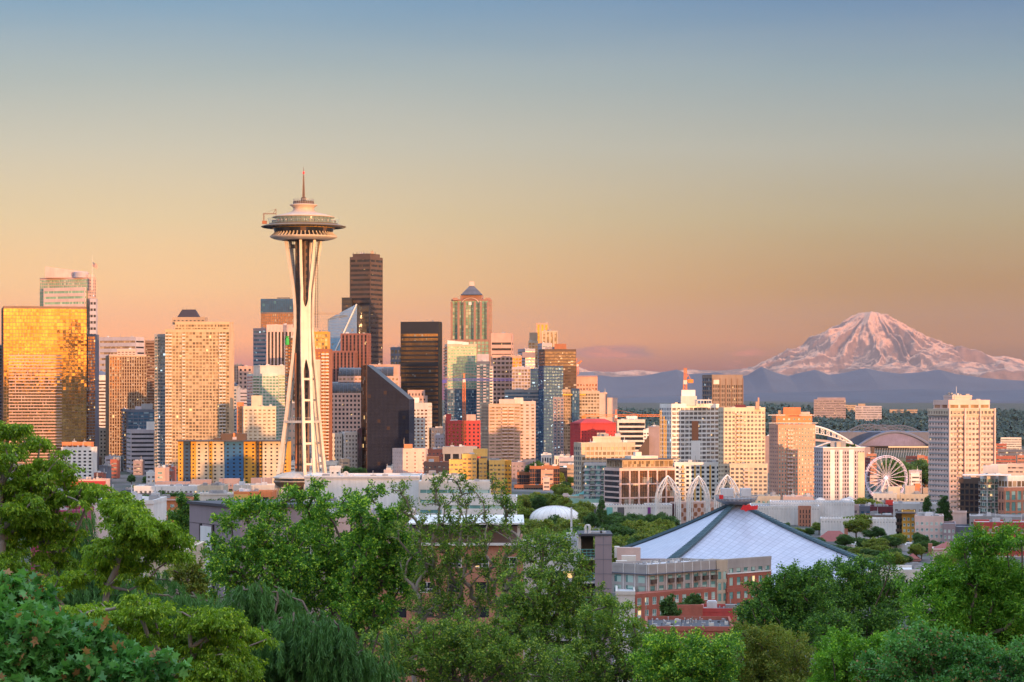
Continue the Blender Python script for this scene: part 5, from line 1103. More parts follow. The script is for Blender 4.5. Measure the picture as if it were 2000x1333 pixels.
for deg in (18, 138, -102):
    al_ = R(deg); LG = None
    for sgn in (-1, 1):
        mb = MB(); wv = []
        for y in yy:
            wd = 2.5 if y < 567 else 2.5+.4*sstep(700, 900, y); dp_ = 3.6+ .9*sstep(600, 1000, y)
            for (dr, ds) in ((dp_,-wd),(dp_,wd),(-dp_,wd),(-dp_,-wd)): wv.append(legpt(al_, y, sgn, dr*.75, ds))
        n = len(yy); mb.add(wv, [(4*i+a_, 4*i+4+a_, 4*i+4+(a_+1)%4, 4*i+(a_+1)%4) for i in range(n-1) for a_ in range(4)]+[(0,1,2,3),(4*n-1,4*n-2,4*n-3,4*n-4)])
        build('leg', mb, M['needle'], NT)
    # web plate joining the pair, with pointed openings above and below
    mb = MB(); ws = np.linspace(-1, 1, 13); rows = []
    for w_ in ws:
        yt_ = 567+26*(1-abs(w_)**2.2)*1.0 if True else 0; yb_ = 704+28*abs(w_)**1.2
        rows.append((w_, 600-33*abs(w_)**2.0*1.0-0, 702+46*abs(w_)**1.6))
    for i in range(12):
        (wa, ta, ba), (wb, tb, bb) = rows[i], rows[i+1]; m_ = 14
        for j in range(m_):
            for dr in (1.9, -1.9):
                q = []
                for (w_, t0, b0, jj) in ((wa,ta,ba,j+1),(wb,tb,bb,j+1),(wb,tb,bb,j),(wa,ta,ba,j)):
                    y = t0+(b0-t0)*jj/m_; S_ = np.interp(y, ky, kS)*.86; p = legpt(al_, y, 0, dr, w_*S_); q.append(p)
                mb.add(q if dr > 0 else q[::-1], [(0,1,2,3)])
    for side_ in (1, 2):
        for i in range(12):
            a_, c_ = rows[i], rows[i+1]; q = []
            for (row, dr) in ((a_,1.9),(c_,1.9),(c_,-1.9),(a_,-1.9)):
                y = row[side_]; S_ = np.interp(y, ky, kS)*.86; q.append(legpt(al_, y, 0, dr, row[0]*S_))
            mb.add(q, [(0,1,2,3)])
    build('web_plate', mb, M['needle'], NT)
    for y in (741, 782, 866, 906, 946, 986):
        mb = MB(); mb.bar(legpt(al_, y, -1), legpt(al_, y, 1), 1.15, 1.3); build('crossbar', mb, M['needle'], NT)
mb = MB(); pts = []
for deg in (18, 138, 258): al_ = R(deg); pts += [Vector(legpt(al_, 824, -1)), Vector(legpt(al_, 824, 1))]
for i in range(6): mb.bar(pts[i], pts[(i+1)%6], 1.3, 1.9)
rl = MB()
for i in range(6):
    a_, c_ = pts[i]+Vector((0,0,2.2)), pts[(i+1)%6]+Vector((0,0,2.2)); rl.bar(a_, c_, .12)
    for j in range(8): p = a_.lerp(c_, j/8); rl.bar(p, p-Vector((0,0,1.6)), .09)
build('platform_ring', mb, M['needle'], NT); build('railing', rl, M['steel'], NT)
# dark lattice core, lifts and stairs
mb = MB(); c6 = [(math.cos(R(60*k_+12)), math.sin(R(60*k_+12))) for k_ in range(6)]; rc = 3.0; z0, z1 = gz(ncx, ND), nz(466); nseg = 46
for (x_, y_) in c6: mb.bar((ncx+x_*rc, ncy+y_*rc, z0), (ncx+x_*rc, ncy+y_*rc, z1), .42)
for i in range(nseg):
    za, zb = z0+(z1-z0)*i/nseg, z0+(z1-z0)*(i+1)/nseg
    for k_ in range(6):
        a_, c_ = c6[k_], c6[(k_+1)%6]; mb.bar((ncx+a_[0]*rc,ncy+a_[1]*rc,za), (ncx+c_[0]*rc,ncy+c_[1]*rc,zb), .2); mb.bar((ncx+c_[0]*rc,ncy+c_[1]*rc,za), (ncx+a_[0]*rc,ncy+a_[1]*rc,zb), .2); mb.bar((ncx+a_[0]*rc,ncy+a_[1]*rc,za), (ncx+c_[0]*rc,ncy+c_[1]*rc,za), .24)
build('core_lattice', mb, M['core'], NT)
mb = MB(); mb.lathe((ncx, ncy), [(1.7, z0), (1.7, z1)], 10); build('stair_shaft', mb, M['darkbrown'], NT)
for (dx, dy, mm, w_) in ((1.9, -1.7, 'brown', 1.3), (-3.4, -.6, 'darkbrown', 1.1), (-1.5, -2.2, 'core', .8)):
    mb = MB(); mb.box((ncx+dx-w_, ncy+dy-.7, z0), (ncx+dx+w_, ncy+dy+.7, z1)); 
    for i in range(40): z = z0+(z1-z0)*i/40; mb.box((ncx+dx-w_*.35, ncy+dy-.9, z), (ncx+dx+w_*.35, ncy+dy-.75, z+2.2), 1)
    build('lift_shaft', mb, [M[mm], M['black']], NT)
for (dx, dy) in ((-5.6,-.5), (7.6,1.5), (6.6,-2)): mb = MB(); mb.bar((ncx+dx,ncy+dy,nz(640)), (ncx+dx,ncy+dy,nz(470)), .22); [mb.bar((ncx+dx-.5,ncy+dy,nz(y)), (ncx+dx+.5,ncy+dy,nz(y)), .12) for y in range(474, 640, 5)]; build('guide_rail', mb, M['darkbrown'], NT)
mb = MB(); mb.box((ncx-7.6, ncy-2, nz(485)), (ncx-4.4, ncy+.6, nz(478))); mb.box((ncx-7.9, ncy-2.3, nz(485.6)), (ncx-4.2, ncy+.9, nz(485))); build('lift_cabin', mb, M['darkgrey'], NT)
mb = MB(); mb.box((ncx-4.6, ncy-2.4, nz(915)), (ncx-3.5, ncy-1.4, nz(690))); build('lift_track', mb, M['rust'], NT)
# saucer
NN = 96
def lat(name, prof, mat, smooth=True, caps=True, par=NT):
    mb = MB(); mb.lathe((ncx, ncy), [(r*sc_, nz(y)) for r, y in prof], NN, caps=caps); return build(name, mb, M[mat], par, smooth=smooth)
lat('underbody', [(40, 470.5), (44, 469.5), (50, 468), (50.2,466)], 'darkbrown')
lat('saucer_shell', [(45, 470), (52, 469), (59, 467.2), (63.6, 465.2), (66, 463.2), (65.6, 462.4), (63, 462.2)], 'needle')
lat('saucer_recess', [(64, 463.2), (58, 459.5), (55.0, 456.0), (53.6, 453.4)], 'black')
mb = MB(); 
for k_ in range(48):
    a_ = 2*math.pi*k_/48; ca, sa = math.cos(a_), math.sin(a_); tx, ty = -sa, ca; h_ = .5
    prof = [(66, 462.6), (63.2, 460.2), (58.6, 456.6), (56.4, 453.4), (54.4, 453.4), (55, 459), (62, 464)]
    q = []
    for s_ in (-1, 1):
        for r, y in prof: q.append((ncx+ca*r*sc_+tx*h_*s_*.55, ncy+sa*r*sc_+ty*h_*s_*.55, nz(y)))
    n = len(prof); mb.add(q, [tuple(range(n)), tuple(range(2*n-1, n-1, -1))]+[(i, i+n, (i+1)%n+n, (i+1)%n) for i in range(n)])
build('fin', mb, M['needle'], NT)
lat('restaurant_glass', [(56, 456.5), (59.4, 446.5)], 'g_dark', smooth=False, caps=False)
lat('glass_band_trim', [(59.6, 447), (61.5, 446.4), (62.5, 444.8), (62.5, 443.5)], 'gold', caps=False)
lat('halo_disc', [(60, 445.6), (70, 445.2), (81, 444.4), (83, 443.7), (82.8, 443.1), (74, 440.2), (68, 439.0), (58, 438.6)], 'halo', caps=False)
mb = MB()
for k_ in range(48): a_ = 2*math.pi*k_/48; ca, sa = math.cos(a_), math.sin(a_); mb.bar((ncx+ca*62*sc_, ncy+sa*62*sc_, nz(445.9)), (ncx+ca*81*sc_, ncy+sa*81*sc_, nz(444.7)), .3)
build('halo_rib', mb, M['slate'], NT)
lat('deck_floor', [(66, 439.2), (67.5, 438.4), (67.4, 437.6), (50, 437.6)], 'halo', caps=False)
lat('inner_glass', [(54, 438), (54, 425)], 'g_dark', smooth=False, caps=False)
lat('deck_ceiling', [(53, 426.2), (60.5, 426.0), (60.8, 425.2)], 'brown', caps=False)
mb = MB()
for k_ in range(48):
    a0, a1 = 2*math.pi*(k_+.04)/48, 2*math.pi*(k_+.96)/48
    mb.add([(ncx+math.cos(a0)*67*sc_, ncy+math.sin(a0)*67*sc_, nz(438)), (ncx+math.cos(a1)*67*sc_, ncy+math.sin(a1)*67*sc_, nz(438)), (ncx+math.cos(a1)*70.5*sc_, ncy+math.sin(a1)*70.5*sc_, nz(427)), (ncx+math.cos(a0)*70.5*sc_, ncy+math.sin(a0)*70.5*sc_, nz(427))], [(0,1,2,3)])
gm, t, bs = newmat('clear_barrier'); bs.inputs['Alpha'].default_value = .28; bs.inputs['Base Color'].default_value = (.5,.7,.65,1); bs.inputs['Roughness'].default_value = .05; M['clear'] = gm
build('glass_barrier', mb, gm, NT)
lat('roof_cone', [(61, 425.8), (61.5, 424.8), (52, 421.8), (42, 419.2), (33, 417.2), (26, 415), (21.8, 412.2), (20, 409.5), (20.3, 407), (22.5, 404.6), (26, 402.4), (27.2, 401.2), (26.8, 400.4), (22, 399.4), (12, 399)], 'peach')
lat('crown_room', [(20.8, 399.8), (20.2, 394), (19.4, 393.4), (10, 393)], 'darkbrown', smooth=False)
mb = MB()
for k_ in range(28): a_ = 2*math.pi*k_/28; mb.bar((ncx+math.cos(a_)*20.8*sc_, ncy+math.sin(a_)*20.8*sc_, nz(399.6)), (ncx+math.cos(a_)*19.6*sc_, ncy+math.sin(a_)*19.6*sc_, nz(389.5)), .12)
for y in (389.6, 391.3): 
    for k_ in range(28): a_, a2 = 2*math.pi*k_/28, 2*math.pi*(k_+1)/28; mb.bar((ncx+math.cos(a_)*19.5*sc_, ncy+math.sin(a_)*19.5*sc_, nz(y)), (ncx+math.cos(a2)*19.5*sc_, ncy+math.sin(a2)*19.5*sc_, nz(y)), .1)
build('top_railing', mb, M['steel'], NT)
lat('mast_base', [(5, 393.4), (5, 386.6), (4, 386)], 'darkbrown', smooth=False)
mb = MB(); 
for k_ in range(4): a_ = R(45+90*k_); mb.bar((ncx+math.cos(a_)*3*sc_, ncy+math.sin(a_)*3*sc_, nz(386.5)), (ncx+math.cos(a_)*1*sc_, ncy+math.sin(a_)*1*sc_, nz(345)), .28)
for i in range(11):
    y = 386-i*3.8; r = (3-2*i/11)*sc_*.75
    for k_ in range(4): a_ = R(45+90*k_); a2 = R(135+90*k_); mb.bar((ncx+math.cos(a_)*r*1.33, ncy+math.sin(a_)*r*1.33, nz(y)), (ncx+math.cos(a2)*r*1.2, ncy+math.sin(a2)*r*1.2, nz(y-3.6)), .14)
mb.tube([(ncx, ncy, nz(386)), (ncx, ncy, nz(341)), (ncx, ncy, nz(326))], [.35, .28, .06], 6); build('spire', mb, M['brown'], NT)
mb = MB(); mb.lathe((ncx, ncy), [(.45, nz(340)), (.55, nz(338)), (.4, nz(335.6))], 10)
mm, t, bs = newmat('beacon_red'); bs.inputs['Base Color'].default_value = (.7,.02,.02,1); bs.inputs['Emission Color'].default_value = (1,.03,.03,1); bs.inputs['Emission Strength'].default_value = .8; build('beacon', mb, mm, NT)
# maintenance crane at the saucer's left rim
mb = MB(); cy_ = ncy-4; g_ = lambda px, y: Vector(((px-CX)*sc_*1.0, cy_, nz(y)))
mb.bar(g_(515.5,419), g_(540,419), .5, .5); mb.bar(g_(515.8,419), g_(515.8,436), .3); mb.bar(g_(517.4,419), g_(517.4,436), .3); mb.bar(g_(540.5,409.5), g_(540.5,424), .35); mb.bar(g_(540.5,409.5), g_(534.5,418.5), .25); mb.bar(g_(540.5,409.5), g_(516,418.5), .1)
build('maintenance_gantry', mb, M['brown'], NT); mb = MB(); p = g_(517.5, 437); mb.box((p.x-1.1,p.y-.8,p.z-.5), (p.x+1.4,p.y+.8,p.z+1.2)); build('work_basket', mb, M['rust'], NT)
# visitors on the deck
def person_mesh(i):
    mb = MB(); c = [(.34,.02,.03), (.03,.04,.10), (.55,.5,.45), (.05,.05,.06), (.1,.14,.25)][i]
    mb.lathe((-.1, 0), [(.09,0), (.08,.4), (.1,.85)], 6); mb.lathe((.1, 0), [(.09,0), (.08,.4), (.1,.85)], 6)
    mb.lathe((0, 0), [(.16,.84), (.17,1.0), (.21,1.35), (.17,1.46), (.06,1.5), (.06,1.54)], 8, 1); mb.lathe((0, 0), [(.05,1.52), (.1,1.58), (.11,1.66), (.07,1.75), (.02,1.78)], 8, 2)
    for s_ in (-1, 1): mb.tube([(s_*.22,0,1.4), (s_*.27,-.04,1.1), (s_*.2,-.2,.95)], [.06,.05,.04], 5, 1)
    m1 = wallmat('clothes', c, sc=2); me = bpy.data.meshes.new('person'); me.from_pydata(mb.v, [], mb.f)
    for q in (M['darkgrey'], m1, M['salmon']): me.materials.append(q)
    me.polygons.foreach_set('material_index', mb.m); return me
pm = [person_mesh(i) for i in range(5)]
plab = ['visitor in a dark red top', 'visitor in a navy top', 'visitor in a pale top', 'visitor in a black top', 'visitor in a blue top']
for i in range(84):
    a_ = R(-172+164*i/84+random.uniform(-.6, .6)); r = random.uniform(60, 66)*sc_; k_ = random.choice([0,1,1,2,3,3,4])
    o = link('person', pm[k_]); o.location = (ncx+math.cos(a_)*r, ncy+math.sin(a_)*r, nz(437.5)); o.rotation_euler = (0, 0, a_+math.pi/2+random.uniform(-1, 1))
    tag(o, plab[k_]+' among the crowd behind the glass of the observation deck', 'person', 'visitors on the observation deck')
# low banquet level of the tower
BQ = NT
def hexl(name, prof, mat, n=12, cx0=592, sx=1.0):
    mb = MB(); c0 = (cx0-CX)*sc_; vs_ = []; fs = []
    for r, y in prof:
        for k_ in range(n): a_ = 2*math.pi*(k_+.5)/n; vs_.append((c0+r*sc_*math.cos(a_)*sx, ncy+r*sc_*math.sin(a_), nz(y)))
    for i in range(len(prof)-1):
        for k_ in range(n): fs.append((i*n+k_, i*n+(k_+1)%n, (i+1)*n+(k_+1)%n, (i+1)*n+k_))
    fs.append(tuple(range(n-1,-1,-1))); fs.append(tuple(range((len(prof)-1)*n, len(prof)*n))); mb.add(vs_, fs); return build(name, mb, M[mat], NT)
hexl('banquet_soffit', [(47, 951), (50, 949), (55, 943), (58, 940), (58.5, 938.5)], 'needle'); hexl('banquet_glass', [(57, 938.5), (56.5, 933.8)], 'g_dark'); hexl('banquet_roof', [(60, 934), (60, 932), (40, 924), (20, 921.5)], 'needle')
mb = MB()
for k_ in range(56): a_ = 2*math.pi*k_/56; c0 = (592-CX)*sc_; mb.bar((c0+math.cos(a_)*57.5*sc_, ncy+math.sin(a_)*57.5*sc_, nz(940.5)), (c0+math.cos(a_)*49*sc_, ncy+math.sin(a_)*49*sc_, nz(950)), .5, 1.6)
build('bracket', mb, M['halo'], NT)

# --- stadiums, wheel, far buildings
SD = 4400
T = thing('arch_stadium', 'stadium with a great white trussed arch over grey roofs', 'stadium', P(1575, 888, SD))
def arcpts(xl, xr, yt, yb, D, n=30): return [P(xl+(xr-xl)*t_, yb-(yb-yt)*math.sin(math.pi*t_)**.9, D) for t_ in np.linspace(0, 1, n+1)]
up = arcpts(1478, 1664, 831, 866, SD, 34); lo = arcpts(1478, 1664, 845.5, 868, SD, 34); mb = MB(); mb.tube(up, [1.7]*35, 6); mb.tube(lo, [.9]*35, 5)
for i in range(34): mb.bar(up[i], lo[i+1] if i % 2 else lo[i], .9); mb.bar(up[i+1], lo[i+1] if not i % 2 else lo[i], .9)
build('arch_truss', mb, M['white'], T)
mb = MB(); r0 = arcpts(1478, 1668, 857, 872, SD+10, 24); r1 = [p+Vector((0,55,-2)) for p in r0]; mb.add(r0+r1, [(i,i+1,i+26,i+25) for i in range(24)]); r2 = [p-Vector((0,0,4)) for p in r0]; mb.add(r0+r2, [(i+25,i+26,i+1,i) for i in range(24)]); build('roof', mb, M['lavender'], T)
mb = MB(); a = P(1480,900,SD+20); c = P(1700,872,SD+20); mb.box((a.x,SD+20,-60), (c.x,SD+120,P(0,874,SD).z)); build('stand', mb, M['mauve'], T)
mb = MB(); r0 = arcpts(1590, 1684, 863, 876, SD-160, 20); r1 = [p+Vector((0,70,-3)) for p in r0]; mb.add(r0+r1, [(i,i+1,i+22,i+21) for i in range(20)]); mb.tube(r0, [1.2]*21, 5); build('canopy', mb, M['roofwhite'], T)
T = thing('roofed_stadium', 'stadium with a sliding arched roof on dark trusses and violet end wall', 'stadium', P(1750, 890, 4700)); D_ = 4700
mb = MB(); r0 = arcpts(1678, 1818, 844, 871, D_, 30); lo = [Vector((p.x, D_+6, P(0,871.5,D_).z)) for p in r0]; mb.add(r0+lo, [(i+31,i+32,i+1,i) for i in range(30)]); build('end_wall', mb, M['violetgrey'], T)
mb = MB(); r1 = [p+Vector((6,90,2)) for p in r0]; mb.add(r0+r1, [(i,i+1,i+32,i+31) for i in range(30)]); mb.tube(r0, [2.6]*31, 6); build('roof_shell', mb, M['stadiumblue'], T)
for k_, (xl, xr, yt_) in enumerate(((1625, 1770, 829), (1648, 1800, 830.5), (1680, 1830, 831))):
    Dk = D_+60+50*k_; u = arcpts(xl, xr, yt_, 868, Dk, 26); l = arcpts(xl+2, xr-2, yt_+6, 868, Dk, 26); mb = MB(); mb.tube(u, [.8]*27, 4); mb.tube(l, [.6]*27, 4)
    for i in range(26): mb.bar(u[i], l[(i+1)], .5); mb.bar(l[i], u[i+1], .5)
    for i in range(5, 22, 2): mb.bar(l[i], (l[i].x, l[i].y, P(0,868,Dk).z), .45)
    build('roof_truss', mb, M['slate'], T)
mb = MB(); a = P(1640,868,D_+40); c = P(1830,868,D_+40); mb.box((a.x,D_+40,-60), (c.x,D_+230,P(0,845,D_).z)); build('folded_roof', mb, M['slate'], T)
mb = MB(); a = P(1690,868,D_+20); c = P(1815,868,D_+20); mb.box((a.x,D_+10,-60), (c.x,D_+40,P(0,880,D_).z)); build('stand', mb, M['teal'], T)
mb = MB()
for i in range(26): x = 1692+i*4.8; a = P(x,894,D_-30); mb.bar(a, P(x+3,876,D_), .8); mb.bar(P(x,883,D_-10), P(x+4.8,883,D_-10), .7)
build('stand_frame', mb, M['steel'], T); mb = MB(); a = P(1735,0,D_-4); c = P(1813,0,D_-4); mb.box((a.x,D_-6,P(0,874.5,D_).z), (c.x,D_-4,P(0,871.8,D_).z))
mm, t, bs = newmat('stadium_lights'); bs.inputs['Emission Color'].default_value = (1,.6,.3,1); bs.inputs['Base Color'].default_value = (.3,.25,.2,1); bs.inputs['Emission Strength'].default_value = .5; build('light_strip', mb, mm, T)
b = simple('tan_shed', 'tall brown frame tower standing before the roofed stadium', 1702, 1702, 1708, 874, 4500, 'darkbrown', None, th=None, clutter=0, dp=14)
# ferris wheel
WD = 3000; WC = P(1730.5, 934, WD); Rw = 43.5/F*WD
T = thing('ferris_wheel', 'big white ferris wheel with violet lit spokes and small cabins on the waterfront', 'ferris wheel', P(1730, 982, WD))
mm, t, bs = newmat('lit_spoke'); bs.inputs['Base Color'].default_value = (.75,.7,.8,1); bs.inputs['Emission Color'].default_value = (.75,.55,1,1); bs.inputs['Emission Strength'].default_value = .12; M['lit'] = mm
va = R(38)                                                            # the wheel is turned away from the camera
def wpnt(a_, r, off=0): return Vector((WC.x+math.cos(a_)*r*1.0-off*math.sin(.35), WC.y+math.cos(a_)*r*.35+off*math.cos(.35), WC.z+math.sin(a_)*r))
mb = MB(); n = 63
for off in (-1.3, 1.3):
    pts = [wpnt(2*math.pi*i/n, Rw, off) for i in range(n+1)]; mb.tube(pts, [.27]*(n+1), 5)
    pts = [wpnt(2*math.pi*i/n, Rw*.93, off) for i in range(n+1)]; mb.tube(pts, [.2]*(n+1), 4)
for i in range(n): a_ = 2*math.pi*i/n; mb.bar(wpnt(a_,Rw,-1.3), wpnt(a_,Rw,1.3), .25); mb.bar(wpnt(a_,Rw,-1.3), wpnt(a_+.05,Rw*.93,-1.3), .18)
build('rim', mb, M['lit'], T)
for i in range(21):
    a_ = 2*math.pi*i/21+.07; mb = MB(); mb.bar(wpnt(a_,1.5,-1.3), wpnt(a_,Rw,-1.3), .24); mb.bar(wpnt(a_,1.5,1.3), wpnt(a_,Rw,1.3), .16); build('spoke', mb, M['lit'], T)
cab = None
for i in range(42):
    a_ = 2*math.pi*i/42; p = wpnt(a_, Rw+.5)
    if cab is None:
        mb = MB(); mb.lathe((0, 0), [(.5,-2.0), (.95,-1.6), (.95,-.7), (.5,-.3), (.1,-.2)], 8); mb.bar((0,0,-.3), (0,0,.4), .12); cab = bpy.data.meshes.new('cabin'); cab.from_pydata(mb.v, [], mb.f); cab.materials.append(M['darkgrey'])
    o = link('cabin', cab, T); o.location = p-T.location
mb = MB(); hub = WC
for s_ in (-1, 1):
    for q in (-1, 1): mb.bar((WC.x+s_*0, WC.y+q*2.2, WC.z), (WC.x+s_*9, WC.y+q*6, P(0,979,WD).z), .9)
build('support', mb, M['white'], T)
mm, t, bs = newmat('lit_hub'); bs.inputs['Emission Color'].default_value = (1,.9,1,1); bs.inputs['Emission Strength'].default_value = 1.3; mb = MB(); pts = [WC+Vector((0,-3.2,0)), WC+Vector((0,3.2,0))]; mb.tube(pts, [1.2,1.2], 14); build('hub', mb, mm, T)
# hilltop and waterfront buildings
hb = [
 ('hilltop_hospital', 'large pale pink stepped block on the wooded hilltop', 1590, 1652, 781, 7600, 'mauve', 4), ('hilltop_office', 'low grey office on the wooded ridge with a salmon block on top', 1671, 1722, 794, 7650, 'lavender', 3),
 ('hilltop_row', 'low salmon row just right of the hilltop hospital', 1652, 1673, 792, 7700, 'tan', 3), ('ridge_apartments', 'faint peach apartments among the ridge trees left of the lone beige tower', 1738, 1792, 801, 7900, 'tan', 3),
 ('hillside_house', 'small white house high on the wooded hillside', 1632, 1640, 809, 7300, 'pinkstone', 3), ('hillside_row', 'long low pale row on the wooded hillside', 1655, 1682, 812, 7250, 'mauve', 3),
 ('hillside_houses', 'cluster of pinkish houses low on the wooded slope', 1758, 1778, 822, 7000, 'mauve', 3), ('slope_house', 'small pale house at the foot of the wooded slope right of the salmon tower', 1604, 1612, 826, 6900, 'pinkstone', 3),
 ('slope_row', 'row of small pale houses low behind the white arch', 1618, 1646, 825, 6850, 'mauve', 3), ('ridge_houses', 'scattered warm houses among the trees far right', 1948, 1975, 817, 7100, 'tan', 3)]
for (nm, lab, xa, xb, yt_, D_, wm_, fl_) in hb:
    if nm not in ('hilltop_hospital', 'hilltop_office'):
        hh = 9 if xb-xa > 14 else 6; c_ = np.arange(6200, 8400, 20.0); yy_ = HY+(CZ-ground(((xa+xb)/2-CX)/F*c_, c_)-hh)/c_*F; D_ = float(c_[np.argmin(abs(yy_-yt_))])
    b = simple(nm, lab, xa, xa, xb, yt_, D_, wm_, S('h', 7, 8, 1, .35, 'g_pane', d=.8), th=None, clutter=0, dp=40, roof='rooftile' if fl_ == 3 and xb-xa < 12 else 'roofgrey')
    if nm == 'hilltop_hospital': b.vol(1597, 1597, 1651, 777.5, 7620, 'mauve', S('h', 9, 9, 1, .3, 'g_pane', d=.8), th=None, dp=40)
    if nm == 'hilltop_office': b.box('penthouse', 1676, 1690, 789, 795, 7655, 'tan', dp=20)
    if xb-xa < 12: b.hip('rooftile', 5, over=1)
wf = random.Random(11)
cols = ['brick', 'brickpale', 'palepink', 'offwhite', 'lavender', 'white', 'salmon', 'tan', 'mauve', 'maroon', 'grey']
desc = {'brick':'red brick', 'brickpale':'orange brick', 'palepink':'dusty pink', 'offwhite':'off-white', 'lavender':'pale grey', 'white':'white', 'salmon':'salmon', 'tan':'tan', 'mauve':'dull mauve', 'maroon':'dark maroon', 'grey':'mid grey'}
hand = [(1693,1712,888,4000,'brickpale','brick block with white top trim below the roofed stadium'), (1770,1812,893,3600,'brick','long pink-red brick warehouse right of the ferris wheel'), (1792,1806,891,3580,'brickpale','gabled brick warehouse end right of the ferris wheel'),
 (1722,1742,906,3500,'lavender','pale silo base with yellow cranes seen through the wheel'), (1690,1700,896,3700,'maroon','small maroon block left edge of the wheel'), (1944,1966,868,4200,'brick','far red shed just right of the lone beige tower'),
 (1944,1984,893,3400,'brick','brick office with gridded windows right of the lone beige tower'), (1988,2010,891,3500,'brickpale','brick block at the right edge'), (1950,2010,880,3900,'slate','long blue-grey freight sheds far right'),
 (1955,1995,856,5200,'offwhite','far pale viaduct buildings at the right'), (1968,2000,908,2900,'palepink','flat pink roofed shed right edge'), (1776,1800,921,2900,'lavender','pale waterfront shed right of the wheel'), (1780,1796,927,2750,'white','white waterfront terminal with blue stripes')]
for (xa, xb, yt_, D_, wm_, lab) in hand:
    simple('waterfront_block', lab, xa, xa, xb, yt_, D_, wm_, S('h', 4.5, 5, 1, .4, 'g_pane', d=.5), th=None, clutter=3, roof='roofgrey')
k_ = 0
for D_ in np.linspace(5600, 1650, 62):
    for q in range(2):
        px = wf.uniform(1500, 2030) if D_ > 2000 else wf.uniform(1600, 1990); wd = wf.uniform(10, 28)*2600/D_; wm_ = wf.choice(cols[:3]*2+cols[7:]*2+cols); hgt = wf.uniform(6, 15)
        g0 = gz((px-CX)/F*D_, D_); yt_ = HY+(CZ-g0-hgt)/D_*F
        b = Bld('low_block', '', px, D_, group='low blocks of the harbour district')
        zone = 'beyond the ferris wheel' if px < 1800 else 'right of the lone beige tower'
        b.T['label'] = f"low {desc[wm_]} block in the harbour district {zone}"
        b.vol(px, px, px+wd, yt_, D_, wm_, S('h', 4, 4, 1, .4, 'g_pane', d=.4), th=None, dp=18, clutter=1, roof=wf.choice(['roofgrey','roofwhite','roofwhite','rooftile'])); k_ += 1
for j in range(4):
    mb = MB(); x = 1723.5+j*5.2; a = P(x,918,3480); mb.box((a.x-1.2,3480,a.z), (a.x+1.4,3484,P(0,905,3480).z)); mb.bar((a.x,3482,P(0,905,3480).z), (a.x+2,3470,P(0,903,3480).z), .6); tag(build('harbour_crane', mb, M['craneyellow'], None, origin=a), 'short yellow harbour crane leg seen through the ferris wheel', 'crane', 'yellow crane legs behind the wheel')
# more low roofs in the middle distance, so that streets read as built up
k_ = 0
for D_ in np.linspace(2900, 2020, 36):
    for q in range(3):
        px = wf.uniform(-60, 1480); wd = wf.uniform(16, 34)*1500/D_; wm_ = wf.choice(cols); hgt = wf.uniform(8, 18) if D_ > 1400 else wf.uniform(5, 10)
        g0 = gz((px-CX)/F*D_, D_); yt_ = HY+(CZ-g0-hgt)/D_*F
        b = Bld('street_block', f"low {desc[wm_]} street block filling the gaps between the towers", px, D_, group='low street blocks between the towers')
        b.vol(px, px, px+wd, yt_, D_, wm_, S('h', 3.4, 3.2, 1, .45, 'g_pane', d=.3), th=None, dp=18, clutter=3, roof=wf.choice(['roofgrey','roofwhite','roofdark'])); k_ += 1

SURVEY[0] = True
# --- low buildings on the left, middle distance
b = Bld('colour_slab', 'long slab block painted in upright bands of cream, blue and gold', 455, 1300)
ps = lambda bw=3.0, wx=.42, bal=(), bm='gold': S('p', 2.95, bw, wx, .42, 'g_dark', d=.15, top=1.0, bal=bal, bm=bm, bd=.8)
segs = [(348,357,'gold'),(357,373,'navy'),(373,382,'gold'),(382,409,'cream'),(409,414,'gold'),(414,439,'cream'),(439,475,'blue'),(475,501,'gold'),(501,506,'darkbrown'),(506,513,'gold'),(513,547,'cream'),(547,552,'slate'),(552,563,'gold')]
for i, (xa, xb, m_) in enumerate(segs):
    Bld.MAXW = 96
    b.vol(xa, xa, xb, 862.5, 1300+(1.2 if i % 2 else 0), m_, ps(4.6 if xb-xa > 8 else 3.0, .34 if xb-xa > 8 else .62), th=-4 if xa < 800 else 0, dp=14, par=False, pname='painted_band')
a = P(346,0,1299); c = P(564,0,1299); mb = MB(); mb.box((a.x,a.y-3,b.last[6]), (c.x,a.y+18,b.last[6]+.8)); build('roof', mb, M['roofdark'], b.T)
b.box('penthouse', 431, 480, 847, 862, 1304, 'darkbrown', dp=9); b.box('penthouse', 418, 432, 856, 862, 1304, 'darkbrown', dp=6); b.box('penthouse_door', 454, 462, 853.5, 859, 1303.6, 'lavender', dp=.4); b.box('orange_panel', 455, 459, 846, 854, 1303.4, 'orange', dp=.5)  # dark penthouses, a pale door and a plain orange panel
antenna(b, 434, 838, 847, 1306, .12); antenna(b, 449, 840, 847, 1306, .1)
